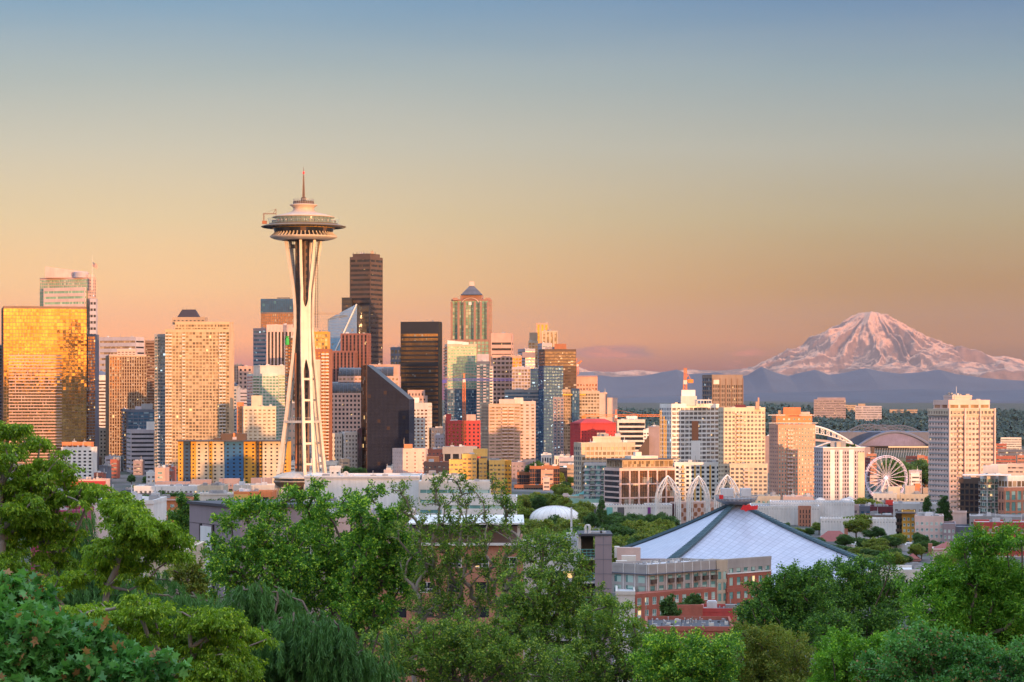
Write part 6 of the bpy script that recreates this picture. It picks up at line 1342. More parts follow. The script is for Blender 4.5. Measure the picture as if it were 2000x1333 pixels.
L = [
 ('white_walkup', 'long low white apartment building with upright windows below the blue and gold slab', 262, 386, 953, 1010, 'white', 'g_pane', 'roofwhite', 2.6),
 ('terrace_row', 'low cream building with green glass strip right of the long white apartments', 386, 437, 952, 1000, 'cream', 'g_teal', 'roofdark', 2.2),
 ('terrace_row', 'low white building with glass strip left of the tower base', 456, 560, 951, 990, 'offwhite', 'g_teal', 'roofwhite', 2.6),
 ('plain_white_hall', 'plain white low hall with pale roof in front of the green glass strip', 386, 460, 968, 930, 'offwhite', None, 'roofwhite', 3),
 ('salmon_block', 'salmon and yellow low block before the tower base', 457, 532, 964, 915, 'orange', 'g_dark', 'roofwhite', 6),
 ('orange_apartments', 'orange apartment house with paired white windows seen above the left trees', 287, 372, 978, 880, 'orange', 'g_teal', 'roofdark', 3.4),
 ('grey_apartments', 'grey and white apartment house left of the orange one', 228, 289, 981, 875, 'lavender', 'g_teal', 'roofdark', 2.4),
 ('purple_roof_block', 'flat mauve building with red rooftop boxes behind the orange apartments', 262, 366, 970, 945, 'mauve', 'g_pane', 'roofdark', 4),
 ('blue_grey_block', 'low blue-grey block left of the long white apartments', 238, 264, 960, 1060, 'slate', 'g_dark', 'roofgrey', 4),
 ('planted_terrace', 'dark roof terrace with planters at the foot of the blue and gold slab', 345, 500, 950, 1120, 'mauve', 'g_dark', 'roofdark', 5),
 ('white_gable_block', 'stepped white block left of the tall glass apartment wing base', 286, 304, 925, 1230, 'white', 'g_pane', 'roofwhite', 3),
 ('tan_block', 'small tan block at the foot of the tall apartment tower', 303, 322, 917, 1210, 'pinkstone', 'g_teal', 'roofgrey', 6),
 ('white_office', 'white office block with square windows and orange top, behind the left tree', 120, 181, 876, 1500, 'white', 'g_dark', 'brickpale', 4.6),
 ('grey_shed', 'small slate shed between the punched white block and the finned tower', 194, 209, 912, 1450, 'slate', None, 'slate', 3),
 ('red_trim_shop', 'low pink shop with a bright red edge behind the left tree', 140, 204, 940, 1100, 'palepink', 'g_pane', 'red', 5),
 ('pink_row', 'low pink row building behind the leftmost trees', 40, 232, 975, 960, 'palepink', 'g_pane', 'rooftile', 4),
 ('magenta_hall', 'dark magenta hall glimpsed through the left tree branches', 60, 156, 1005, DD(620), 'magenta', None, 'magenta', 4),
 ('pale_blue_hall', 'pale blue-white hall wall behind the left conifer', 181, 300, 985, DD(640), 'white', None, 'roofwhite', 4)]
for (nm, lab, xa, xb, yt_, D_, wm_, g_, rf_, bw) in L:
    b = simple(nm, lab, xa, xa, xb, yt_, D_, wm_, S('p', 3.1, bw, .5, .5, g_, d=.15, frame=g_ == 'g_teal') if g_ else None, th=0, clutter=6, roof=rf_)
    if nm == 'orange_apartments': b.box('roof_edge', 285, 374, 975.5, 978, 879, 'palepink', dp=1)
    if nm == 'white_office': b.vol(122, 122, 178, 866, 1510, 'orange', S('h', 3.2, 3, 1, .5, 'g_bronze', d=.4), th=0, yb=877, dp=14, clutter=3)
    if nm == 'red_trim_shop': b.box('red_edge', 138, 206, 940, 950, 1099, 'red', dp=1)
    if nm == 'salmon_block': b.box('yellow_bay', 457, 484, 966, 990, 914, 'yellow', dp=1)
    if nm == 'planted_terrace':
        for (x0_, x1_, y_) in ((350, 372, 941), (373, 412, 937), (428, 467, 935), (490, 530, 934), (304, 372, 941)): b.box('roof_box', x0_, x1_, y_, 951, 1124+x0_*.01, 'mauve', dp=6)
        for j in range(11):
            mb = MB(); p = P(415+j*10, 950, 1118); mb.lathe((p.x,p.y), [(.3,p.z), (.5,p.z+.9)], 8); pl = build('planter', mb, M['orange'], b.T)
    if nm == 'purple_roof_block':
        for (x0_, x1_, y_, m_) in ((300, 312, 966, 'red'), (318, 332, 964, 'brick'), (280, 296, 967, 'mauve')): b.box('roof_box', x0_, x1_, y_, 971, 948, m_, dp=4)
b = Bld('long_white_hall', 'long plain white hall in front of the observation tower base', 710, DD(1150))
b.vol(595, 595, 819, 934, DD(1150), 'white', None, th=0, dp=40, roof='roofwhite', clutter=5); O, U, V, Wd, Dp, z0, z1 = b.last; mb = MB()
for i in range(1, 9): mb.box((O.x+Wd*i/9-.05, O.y-.06, z0), (O.x+Wd*i/9+.05, O.y, z1))
build('panel_joint', mb, M['offwhite'], b.T); mb = MB(); mb.box((O.x-.2,O.y-.4,z1-.3), (O.x+Wd+.3,O.y,z1+.5)); build('roof_edge', mb, M['lightgrey'], b.T)
b.vol(645, 645, 664, 915, DD(1160), 'offwhite', S('p', 2, 2, .4, .4, 'g_dark'), th=0, dp=5, yb=935); b.box('cornice', 644, 665, 911, 916, DD(1159.5), 'offwhite', dp=6); antenna(b, 668, 898, 934, DD(1154), .1)
c = P(676, 926, DD(1156)); mb = MB(); n = 16; vs_ = [(c.x, c.y-.4, c.z)]
for r_, dy in ((.5,-.75),(1.0,-.62)): vs_ += [(c.x+r_*1.3*math.cos(2*math.pi*k_/n), c.y+dy-.2*r_, c.z+r_*1.3*math.sin(2*math.pi*k_/n)) for k_ in range(n)]
mb.add(vs_, [(0,1+k_,1+(k_+1)%n) for k_ in range(n)]+[(1+k_,1+n+k_,1+n+(k_+1)%n,1+(k_+1)%n) for k_ in range(n)]); mb.bar((c.x,c.y,c.z-1.4), (c.x,c.y-.4,c.z), .2); build('dish', mb, M['offwhite'], b.T)
b = simple('white_terraces', 'white terraced building with teal window strips behind the thin tall trees', 819, 819, 958, 945, DD(1130), 'offwhite', S('h', 4.2, 3, 1, .33, 'g_teal', d=.3), th=0, clutter=4, roof='roofwhite')
b.vol(826, 826, 905, 933, DD(1155), 'offwhite', S('p', 3.4, 4, .3, .3, 'g_pane'), th=0, clutter=3); b.vol(865, 865, 1010, 975, DD(1090), 'white', S('h', 4.2, 3, 1, .33, 'g_teal', d=.3), th=0, clutter=2)

SURVEY[0] = False
# --- foreground: brick and grey apartment building in front of the arena
b = Bld('brick_apartments', 'brick apartment building with pale grey upper floors, balconies and a cluttered roof', 1350, 745)
gg = S('p', 3.1, 3.9, .52, .66, 'g_teal', d=.25, frame=True, mull=1, top=1.9, bot=.2)
def roof_clut(b, n, seed):
    O, U, V, Wd, Dp, z0, z1 = b.last; r = random.Random(seed)
    for i in range(n):
        u, v = r.uniform(.05, .95)*Wd, r.uniform(.04, .9)*Dp; mb = MB(); p = O+U*u+V*v; k = r.random()
        if k < .55: mb.lathe((p.x,p.y), [(.07, z1+.1), (.07, z1+r.uniform(.4, .9)), (.16, z1+.95), (.16, z1+1.1)], 6); nm = 'vent_pipe'
        elif k < .85: mb.obox(p, U, V, 0, r.uniform(.5, 1.3), 0, .8, z1+.1, z1+r.uniform(.4, 1.0)); nm = 'roof_unit'
        else: mb.lathe((p.x,p.y), [(.3, z1+.1), (.35, z1+.5), (.1, z1+.75)], 10); nm = 'roof_fan'
        build(nm, mb, M[r.choice(['steel','lightgrey','offwhite','darkgrey'])], b.T)
zfl = lambda y, D: CZ+(HY-y)/F*D
Bld.MAXW = 60
# lower brick storeys and upper grey storeys, one long block seen along its front
b.vol(1212, 1240, 1399, 1161, 731, 'brick', S('p', 3.3, 3.3, .5, .62, 'g_teal', d=.25, frame=True, mull=1, top=.5), None, th=46, par=False)
b.vol(1196, 1265, 1400, 1110, 742, 'palegrey', gg, S('p', 3.1, 4.6, .6, .7, 'g_teal', d=.25, frame=True, mull=2, top=1.9), th=46, yb=1163, roof='roofwhite')
O, U, V, Wd, Dp, z0, z1 = b.last; N = Vector((U.y,-U.x)); mb = MB()
mb.obox(O, U, N, -.9, Wd, .3, 1.2, z1-1.9, z1-1.72); mb.obox(O, U, V, -.9, -.3, -1.2, Dp, z1-1.9, z1-1.72); build('eave_shelf', mb, M['slate'], b.T)
nc = round(Wd/3.9)
for j in range(nc+1): mb = MB(); mb.obox(O, U, N, Wd*j/nc-.1, Wd*j/nc+.1, .3, .42, z0, z1+.9); build('white_trim', mb, M['white'], b.T)
mb = MB(); mb.obox(O, U, N, 0, Wd, .28, .4, z0-.1, z0+.25); build('white_trim', mb, M['white'], b.T)
ns_ = max(2, round(Dp/4.6)); O2 = O+V*Dp
for j in range(ns_+1): mb = MB(); mb.obox(O2, -V, Vector((-U.x,-U.y)), Dp*j/ns_-.1, Dp*j/ns_+.1, .3, .42, z0, z1+.9); build('white_trim', mb, M['white'], b.T)
roof_clut(b, 60, 3)
me = balc_mesh(2.1, .8, 'darkbrown')
for j in range(nc):
    if j % 7 in (1, 4): continue
    for zz in (z0+.25+3.1,) if j % 2 else (z0+.25+3.1,): c = O+U*(Wd*(j+.5)/nc)+N*.3; b.put('balcony', me, (c.x, c.y, zz), math.atan2(U.y, U.x))
b.vol(1400, 1400, 1420, 1101, 764, 'beige', S('p', 3.1, 2.0, .6, .7, 'g_teal', d=.2, frame=True, top=2), th=40, dp=6)
b.vol(1416, 1420, 1505, 1150, 766, 'brick', S('p', 3.3, 3.4, .5, .62, 'g_teal', d=.3, frame=True, mull=1, top=.5), th=46, par=False); b.vol(1416, 1420, 1505, 1099, 767, 'palegrey', S('p', 5.0, 3.3, .55, .75, 'g_teal', d=.25, frame=True, mull=1, top=1.6), th=46, yb=1121, roof='roofwhite')
b.vol(1416, 1420, 1505, 1121, 766.5, 'brick', S('p', 3.3, 3.4, .5, .6, 'g_teal', d=.3, frame=True, mull=1, top=.4), th=46, yb=1150, par=False)
O, U, V, Wd, Dp, z0, z1 = b.last; mb = MB(); mb.obox(O, U, Vector((U.y,-U.x)), -.3, Wd+.2, .25, .5, z1-.2, z1+.15); build('white_trim', mb, M['white'], b.T)
roof_clut(b, 14, 5)
for (xa, xb, yt_, yb_, D_, m_) in ((1205, 1251, 1070, 1102, 785, 'palepink'), (1214, 1242, 1086, 1112, 765, 'offwhite'), (1203, 1224, 1096, 1114, 760, 'offwhite'), (1251, 1300, 1092, 1106, 800, 'mauve'), (1240, 1320, 1099, 1108, 795, 'beige'), (1200, 1210, 1068, 1090, 790, 'offwhite')):
    b.box('penthouse', xa, xb, yt_, yb_, D_, m_, dp=3)
simple('white_lower_wing', 'plain white low wing left of the brick apartment building', 1204, 1204, 1240, 1162, 728, 'offwhite', None, th=0, clutter=0, roof='roofwhite')
Bld.MAXW = 96
b = Bld('small_brick_store', 'small red brick store with big paned windows and white roof boxes below the brick apartments', 1372, 650)
b.vol(1319, 1321, 1372, 1190, 650, 'brick', S('p', 6.5, 2.4, .42, .26, 'g_teal', d=.2, frame=True, mull=2, top=2), th=8, roof='roofdark', dp=14); b.vol(1372, 1372, 1432, 1196, 654, 'brickred', S('p', 6.5, 3.2, .5, .3, 'g_teal', d=.2, frame=True, mull=2, top=2), th=8, roof='roofdark', clutter=4, dp=14); roof_clut(b, 12, 9)
for j in range(4): b.box('roof_box', 1373+j*12, 1380+j*12, 1187+j, 1196, 658, 'white', dp=1.2)
b = simple('flat_shops', 'row of low shops with dark flat roofs and white vents at the bottom centre', 1262, 1262, 1432, 1232, 590, 'brick', None, th=3, clutter=0, roof='roofdark', dp=28); roof_clut(b, 46, 12)
for j in range(7): b.box('skylight', 1275+j*20, 1288+j*20, 1224+(j%3)*3, 1229+(j%3)*3, 596+j*2.5, 'white', dp=1.5)
simple('low_grey_shop', 'low pale shop roof left of the dark flat roofs', 1200, 1200, 1270, 1255, 560, 'offwhite', None, th=0, clutter=6, roof='roofwhite')
def pole(px, yt, yb, D, lab, arms=True):
    T = thing('utility_pole', lab, 'utility pole', P(px, yb, D)); mb = MB(); a = P(px, yb, D); c = P(px, yt, D); mb.tube([a, c], [.17, .11], 8); build('post', mb, M['barkpale'], T)
    if arms:
        for dz in (.4, 1.3): mb = MB(); mb.bar(c+Vector((-1.3,0,-dz)), c+Vector((1.3,0,-dz)), .1); [mb.bar(c+Vector((x,0,-dz)), c+Vector((x,0,-dz+.28)), .08) for x in (-1.2,-.7,.7,1.2)]; build('crossarm', mb, M['barkpale'], T)
pole(1352, 1205, 1240, 610, 'wooden utility pole with crossarms before the small brick store'); pole(1311, 1211, 1245, 615, 'plain grey post left of the small brick store', False); pole(1262, 1183, 1235, 625, 'slim white pole beside the hedge-like trees', False)

def vehicle(label, cat, px, py, D, m, van=False, ang=0):
    g = gz((px-CX)/F*D, D); x = (px-CX)/F*D; T = thing('parked_van' if van else 'parked_car', label, cat, (x, D, g), 'vehicles parked round the arena'); L_v, h1, h2 = (5.2, 1.0, 2.1) if van else (4.4, .85, 1.45)
    def pr_(pts, w, name, m_, par=T):
        mb = MB(); ca, sa = math.cos(ang), math.sin(ang); vs_ = [(x+px_*ca-sy*sa, D+px_*sa+sy*ca, g+z_) for sy in (-w, w) for px_, z_ in pts]; n = len(pts); mb.add(vs_, [tuple(range(n)), tuple(range(2*n-1, n-1, -1))]+[(i, i+n, (i+1)%n+n, (i+1)%n) for i in range(n)]); return build(name, mb, M[m_], par)
    a = L_v/2; pr_([(-a,.35),(a,.35),(a,h1-.15),(a*.8,h1),(-a*.95,h1),(-a,h1-.2)], .88, 'body', m)
    pr_([(-a*.85,h1+.002),(a*.45,h1+.002),(a*.2,h2),(-a*(.85 if van else .6),h2)], .78, 'cabin', m if van else 'g_dark')
    for sx in (-.62, .62):
        for sy in (-.8, .8):
            mb = MB(); ca, sa = math.cos(ang), math.sin(ang); c0 = (x+sx*a*ca-sy*sa, D+sx*a*sa+sy*ca); mb.tube([(c0[0]+.1*sa, c0[1]-.1*ca, g+.33), (c0[0]-.1*sa, c0[1]+.1*ca, g+.33)], [.33,.33], 10); build('wheel', mb, M['black'], T)
vr = random.Random(8); cn = {'white':'white', 'maroon':'dark red', 'darkgrey':'dark grey', 'steel':'silver', 'blue':'blue', 'red':'bright red', 'black':'black', 'offwhite':'cream'}
for k_ in range(34):
    px = vr.choice([vr.uniform(1560, 1780), vr.uniform(1230, 1330), vr.uniform(1640, 1760)]); D_ = vr.uniform(985, 1240) if px > 1500 else vr.uniform(690, 735); cm_ = vr.choice(list(cn)); v_ = vr.random() < .25
    vehicle(f"{cn[cm_]} {'van' if v_ else 'car'} parked {'among the trees right of the arena' if px > 1500 else 'by the brick apartments'}", 'van' if v_ else 'car', px, 0, D_, cm_, v_, vr.choice([0, .1, 1.5, 3.1]))
# --- foreground: big mauve and brick building behind the near trees
b = Bld('mauve_apartments', 'big mauve, white and brick building half hidden behind the near trees', 700, 330)
b.vol(372, 470, 640, 993, 330, 'mauve', S('p', 4.5, 8, .2, .4, 'g_dark', d=.1, top=4, frame=True), None, th=30, par=False, dp=10)
O, U, V, Wd, Dp, z0, z1 = b.last; mb = MB(); mb.obox(O, U, V, -.4, Wd+.3, -.4, Dp+.3, z1, z1+.35); build('roof', mb, M['roofdark'], b.T)
O2 = O+V*Dp; W2 = Vector((-U.x,-U.y)); mb = MB(); mb.obox(O2, -V, W2, Dp*.25, Dp*.47, .05, .35, z0, z1-2.8); build('white_panel', mb, M['white'], b.T)
mb = MB(); mb.obox(O2, -V, W2, Dp*.22, Dp*.25, .05, .3, z0, z1-2.5); mb.obox(O2, -V, W2, Dp*.47, Dp*.50, .05, .3, z0, z1-2.5); mb.obox(O2, -V, W2, 0, Dp, .02, .1, z1-2.55, z1-2.45); build('dark_joint', mb, M['black'], b.T)
mb = MB(); mb.obox(O2, -V, W2, Dp*.31, Dp*.36, .35, .42, z1-5.4, z1-4.7); build('window', mb, M['g_dark'], b.T)
b.vol(560, 560, 800, 1020, 345, 'palepink', S('p', 3.2, 3.4, .46, .5, 'g_pane', d=.2, frame=True, mull=1, top=2), th=0, dp=20, roof='roofwhite', clutter=6)
b.box('balcony_recess', 565, 612, 1030, 1060, 343.5, 'darkgrey', dp=1); b.box('white_band', 560, 800, 1058, 1064, 344.2, 'white', dp=.7); b.box('grey_box', 600, 616, 1030, 1060, 343, 'lightgrey', dp=.6)
b.vol(700, 700, 1022, 1062, 338, 'brickpale', S('p', 3.2, 3.9, .5, .42, 'g_dark', d=.2, frame=True, mull=1, top=.8), th=0, dp=24, par=False)
b.vol(800, 800, 1012, 1028, 341, 'mauve', None, th=0, dp=18, yb=1062, par=False); b.box('roof_slab', 796, 1024, 1022, 1025, 336, 'white', dp=24); b.box('roof_edge', 797, 1023, 1025, 1026.2, 336.4, 'roofdark', dp=22)
b.box('white_band', 700, 1022, 1061, 1066, 337.2, 'white', dp=.7); b.box('post', 1010, 1016, 1025, 1066, 337.5, 'white', dp=.5)
b.vol(1022, 1022, 1140, 1082, 343, 'white', S('h', 3.2, 3, 1, .3, 'g_dark', d=.4), th=0, dp=18, roof='roofgrey', clutter=3)
mb = MB()
for j in range(24): a = P(1024+j*3.6, 1082, 342); mb.box((a.x-.03,a.y,a.z), (a.x+.03,a.y+.05,a.z+2.6))
build('railing', mb, M['steel'], b.T); a = P(1088,1082,341.5); c = P(1106,1046,341.5); mb = MB(); mb.box((a.x,a.y,a.z),(c.x,a.y+.06,c.z)); build('wind_screen', mb, M['g_sky'], b.T)
tb = Bld('stair_tower', 'mauve panelled stair tower with open balconies and a row of white loops on top', 1160, 335)
tb.vol(1162, 1162, 1195, 1047, 335, 'mauve', None, th=4, dp=9, par=False, roof='roofwhite'); O, U, V, Wd, Dp, z0, z1 = tb.last; N = Vector((U.y,-U.x)); mb = MB()
for i in range(7): mb.obox(O, U, N, 0, Wd, .005, .03, z1-1.2-i*1.9, z1-1.15-i*1.9)
mb.obox(O, U, N, Wd*.5-.02, Wd*.5+.02, .005, .028, z0, z1); build('panel_joint', mb, M['slate'], tb.T)
xl_, xr_ = P(1130,0,335).x, O.x-.002; mb = MB(); mb.box((xl_,O.y+1.2,z0), (xl_+.35,O.y+8,z1)); mb.box((xl_+.36,O.y+7,z0), (xr_,O.y+7.8,z1)); build('wall', mb, M['offwhite'], tb.T)
for i in range(6):
    z = z1-2.9-i*3.1; mb = MB(); mb.box((xl_+.36,O.y+.3,z-.25), (xr_,O.y+6.98,z)); build('landing', mb, M['lightgrey'], tb.T)
    mb = MB(); [mb.bar((xl_,O.y+.3,z+h_), (xr_,O.y+.3,z+h_), .06) for h_ in (.35,.7,1.1)]; [mb.bar((xl_+(xr_-xl_)*q/4,O.y+.3,z), (xl_+(xr_-xl_)*q/4,O.y+.3,z+1.1), .06) for q in range(5)]; build('railing', mb, M['copper'], tb.T)
mb = MB(); mb.box((xl_,O.y-.1,z1-.02), (O.x+Wd+.1,O.y+9,z1+.25)); build('roof', mb, M['roofdark'], tb.T)
for j in range(3):
    c = P(1146+j*1.8, 1046, 336); mb = MB(); pts = [c+Vector((.28*math.cos(a_), j*.15, .9+.5*math.sin(a_))) for a_ in np.linspace(-.4, math.pi+.4, 12)]; mb.tube([c+Vector((.25,j*.15,.2))]+pts+[c+Vector((-.25,j*.15,.2))], [.06]*14, 5); build('white_loop', mb, M['white'], tb.T)
for px in (1158, 1170, 1178): c = P(px, 1046.5, 337); mb = MB(); mb.box((c.x-.4,c.y,c.z+.2), (c.x+.4,c.y+.8,c.z+.55)); mb.bar(c, c+Vector((0,0,1.0)), .06); build('roof_unit', mb, M['lightgrey'], tb.T)
simple('white_lower_block', 'plain white low wall glimpsed through the left trees', 285, 285, 352, 1096, 300, 'cream', None, th=0, clutter=0)

# ------------------------------------------------------------------ trees
LM = {
 'lime': leafmat('lime_leaf', (.09,.19,.010), (.27,.46,.028), (.48,.64,.05), trans=.42, p3=.12),
 'mid': leafmat('mid_leaf', (.035,.135,.02), (.19,.42,.05), (.50,.72,.08), trans=.42, p3=.2),
 'fine': leafmat('fine_leaf', (.05,.11,.02), (.19,.36,.05), (.40,.52,.08), trans=.4, p3=.18),
 'dark': leafmat('dark_leaf', (.022,.08,.016), (.11,.27,.04), (.25,.46,.06), trans=.35, p3=.2),
 'maple': leafmat('maple_leaf', (.035,.16,.035), (.17,.43,.10), (.38,.20,.08), trans=.34, rough=.35, p3=.07),
 'cedar': leafmat('cedar_needle', (.03,.11,.022), (.12,.29,.055), None, trans=.2),
 'olive': leafmat('olive_leaf', (.08,.13,.02), (.25,.34,.05), (.32,.32,.05), trans=.34, p3=.2),
 'ash': leafmat('ash_leaf', (.045,.16,.015), (.19,.44,.035), (.34,.60,.06), trans=.42, p3=.16),
 'park': leafmat('park_leaf', (.09,.15,.022), (.26,.36,.05), (.42,.42,.07), trans=.3, p3=.1),
 'parkdark': leafmat('park_dark_leaf', (.035,.10,.025), (.11,.22,.05), None, trans=.25)}
def fast_mesh(name, V, Fs, mat, k=4):
    """V (n,k,3): n separate faces of k corners"""
    me = bpy.data.meshes.new(name); n = len(V)
    me.vertices.add(n*k); me.vertices.foreach_set('co', V.astype(np.float32).ravel())
    me.loops.add(n*k); me.loops.foreach_set('vertex_index', np.arange(n*k, dtype=np.int32))
    me.polygons.add(n); me.polygons.foreach_set('loop_start', np.arange(0, n*k, k, dtype=np.int32)); me.update(calc_edges=True)
    me.materials.append(mat); return me
def unit(a): return a/np.maximum(np.linalg.norm(a, axis=-1, keepdims=True), 1e-6)
def leaves(pos, axis, L, Wd, shape='oval', fold=.25):
    n = len(pos); axis = unit(axis); r = unit(rng.normal(size=(n,3))); s = unit(np.cross(axis, r)); up = np.cross(s, axis)
    Ls = L*rng.uniform(.65, 1.25, (n,1)); Ws = Wd*rng.uniform(.7, 1.2, (n,1))
    if shape == 'oval': pts = [(0,0,0),(.45,.5,fold),(1,0,0),(.45,-.5,fold)]
    elif shape == 'needle': pts = [(0,.18,0),(1,.1,0),(1,-.1,0),(0,-.18,0)]
    else: pts = [(0,0,0),(.12,.5,.12),(.38,.28,.1),(.62,.62,.12),(.66,.2,.04),(1.05,0,-.05),(.66,-.2,.04),(.62,-.62,.12),(.38,-.28,.1),(.12,-.5,.12)]
    return np.stack([pos+axis*Ls*a+s*Ws*b_+up*Ws*c_ for a, b_, c_ in pts], 1)
def skeleton(root, pts, trunk, k=.35):
    nodes = [np.array(p) for p in trunk]; par = [-1]+list(range(len(trunk)-1)); rt = np.array(root)
    order = np.argsort(np.linalg.norm(pts-nodes[-1], axis=1)*.6+np.linalg.norm(pts-rt, axis=1)*.4)
    A = np.zeros((len(pts)+len(nodes), 3)); A[:len(nodes)] = nodes; n = len(nodes); dr = [0.0]
    for i in range(1, n): dr.append(dr[-1]+np.linalg.norm(A[i]-A[i-1]))
    dr += [0]*len(pts); dr = np.array(dr); par += [0]*len(pts)
    for i in order:
        p = pts[i]; d = np.linalg.norm(A[:n]-p, axis=1); lo = max(0, len(trunk)//3)
        c = d+k*dr[:n]+np.where(A[:n,2] > p[2]+.3, 1.2*(A[:n,2]-p[2]), 0); c[:lo] += 99; j = int(np.argmin(c))
        A[n] = p; par[n] = j; dr[n] = dr[j]+d[j]; n += 1
    return A, np.array(par)
def branch_mesh(A, par, mat, rmax, rmin=.012, sides=5, jit=.06):
    n = len(A); w = np.ones(n)
    for i in range(n-1, 0, -1): w[par[i]] += w[i]
    rad = rmin+(rmax-rmin)*(w/w[0])**.5
    mb = MB(); c = [(math.cos(2*math.pi*k/sides), math.sin(2*math.pi*k/sides)) for k in range(sides)]
    for i in range(1, n):
        a, b_ = Vector(A[par[i]]), Vector(A[i]); d = b_-a; L = d.length
        if L < 1e-4: continue
        mid_ = (a+b_)/2+Vector(rng.normal(size=3))*L*jit+Vector((0,0,L*.06)); r0, r1 = min(rad[par[i]], rad[i]*1.5), rad[i]; pts = [a, mid_, b_]; rs = [r0, (r0+r1)/2, r1*.95]; vs_ = []
        q = d.normalized().to_track_quat('Z', 'X')
        for p, r in zip(pts, rs): vs_ += [p+q@Vector((x*r, y*r, 0)) for x, y in c]
        mb.add(vs_, [(s*sides+k, s*sides+(k+1)%sides, (s+1)*sides+(k+1)%sides, (s+1)*sides+k) for s in range(2) for k in range(sides)])
    return mb
FINE = {'mid': (.78, 1.5), 'fine': (.78, 1.35), 'dark': (.74, 1.6), 'ash': (.74, 1.6), 'olive': (.85, 1.2), 'lime': (.85, 1.25), 'maple': (.85, 1.2), 'cedar': (1, 1)}
def tree(name, label, D, blobs, root, mat, ncl=160, nleaf=90, L=.16, W=.09, spread=.55, mode='spray', shape='oval', bark='bark', depth=.8, rmax=None, group=None, zoff=0, shell=.35, dspan=0):
    """a tree whose crown fills rounded masses; sizes in metres at distance D"""
    fs_, fn_ = FINE.get(mat, (1, 1)); L *= fs_; W *= fs_; nleaf = int(nleaf*fn_)
    s = D/F; rootx = (root[0]-CX)*s; g = gz(rootx, D)
    T = thing(name, label, 'tree', (rootx, D, g), group)
    vol_ = np.array([b_[2]*b_[3]*(b_[2]*b_[3])**.25 for b_ in blobs], float); cnt = np.maximum(5 if ncl > 60 else 2, (vol_/vol_.sum()*ncl).astype(int)); pts = []; out = []
    for b_, c in zip(blobs, cnt):
        px, py, rx, ry = b_[:4]; yo = b_[4] if len(b_) > 4 else rng.uniform(-dspan, dspan); v = unit(rng.normal(size=(c,3)))*(rng.uniform(shell**3, 1, (c,1))**(1/3))
        p = np.stack([(px-CX)*s+v[:,0]*rx*s, D+yo+v[:,1]*rx*s*depth, CZ+(HY-py)*s+v[:,2]*ry*s], 1); pts.append(p); out.append(v)
    pts = np.concatenate(pts); out = np.concatenate(out)
    far_ = rng.uniform(size=(len(pts),1)) < .22; pts = pts+far_*rng.normal(size=pts.shape)*spread*np.array([.8,.8,.5])
    cen = pts.mean(0); r0 = np.array([rootx, D, g-.5]); tk = [r0*(1-t_)+np.array([cen[0]*.7+rootx*.3, cen[1], cen[2]])*t_+np.array([math.sin(t_*5)*.15, 0, 0]) for t_ in np.linspace(0, .8, 7)]
    A, par = skeleton(r0, pts, tk)
    h = max(4, pts[:,2].max()-g); rmax = rmax or h*.010
    build('trunk', branch_mesh(A, par, None, rmax), M[bark], T, smooth=True)
    n = len(pts); m_ = nleaf; c = np.repeat(pts, m_, 0); o = np.repeat(out, m_, 0); N_ = n*m_
    if mode == 'spray':
        kt = 5; td = unit(out[:,None]*.7+rng.normal(size=(n,kt,3))*.8+np.array([0,0,.25])); ti = rng.integers(0, kt, N_); d = td[np.repeat(np.arange(n), m_), ti]
        t_ = rng.uniform(.1, 1, (N_,1)); pos = c+d*t_*spread+rng.normal(size=(N_,3))*spread*.13; pos[:,2] -= (t_[:,0]**2)*spread*.15; ax = d*.6+rng.normal(size=(N_,3))*.7+np.array([0,0,-.25])
    elif mode == 'flat':
        kt = 7; an = rng.uniform(0, 2*math.pi, (n,kt)); td = np.stack([np.cos(an), np.sin(an), rng.uniform(-.1,.7,(n,kt))], -1); ti = rng.integers(0, kt, N_); d = td[np.repeat(np.arange(n), m_), ti]
        t_ = rng.uniform(.1, 1, (N_,1)); pos = c+d*t_*spread+rng.normal(size=(N_,3))*np.array([.14,.14,.12])*spread; pos[:,2] -= (t_[:,0]**2)*spread*.55; ax = d*.45+rng.normal(size=(N_,3))*.3+np.array([0,0,-.8])
    elif mode == 'weep':
        kt = 9; an = rng.uniform(0, 2*math.pi, (n,kt)); rr = rng.uniform(.2, 1, (n,kt)); st = np.stack([np.cos(an)*rr, np.sin(an)*rr, .15-rr*.25], -1)*spread; ti = rng.integers(0, kt, N_); i_ = np.repeat(np.arange(n), m_)
        t_ = rng.uniform(0, 1, N_)**.8; hl = rng.uniform(.5, 1.5, (n,kt))[i_, ti]*spread*1.2; pos = c+st[i_, ti]; pos[:,2] -= t_*hl; pos += rng.normal(size=(N_,3))*.03*spread+o*0
        pos[:,0] += np.cos(an[i_,ti])*np.sqrt(t_)*.12*spread; ax = rng.normal(size=(N_,3))*.33+np.array([0,0,-1])+np.stack([np.cos(an[i_,ti]), np.sin(an[i_,ti]), 0*t_], 1)*.3
    elif mode == 'up':
        kt = 4; td = unit(out[:,None]*np.array([.5,.5,.1])+rng.normal(size=(n,kt,3))*.35+np.array([0,0,.9])); ti = rng.integers(0, kt, N_); d = td[np.repeat(np.arange(n), m_), ti]
        t_ = rng.uniform(0, 1, (N_,1)); pos = c+d*t_*spread+rng.normal(size=(N_,3))*spread*.12; ax = d*.3+rng.normal(size=(N_,3))*.6+np.array([0,0,-.45])
    k_ = 10 if shape == 'lobed' else 4
    Vv = leaves(pos, ax, L, W, shape)-np.array(T.location)
    me = fast_mesh('crown', Vv, None, LM[mat], k_); link('crown', me, T); return T

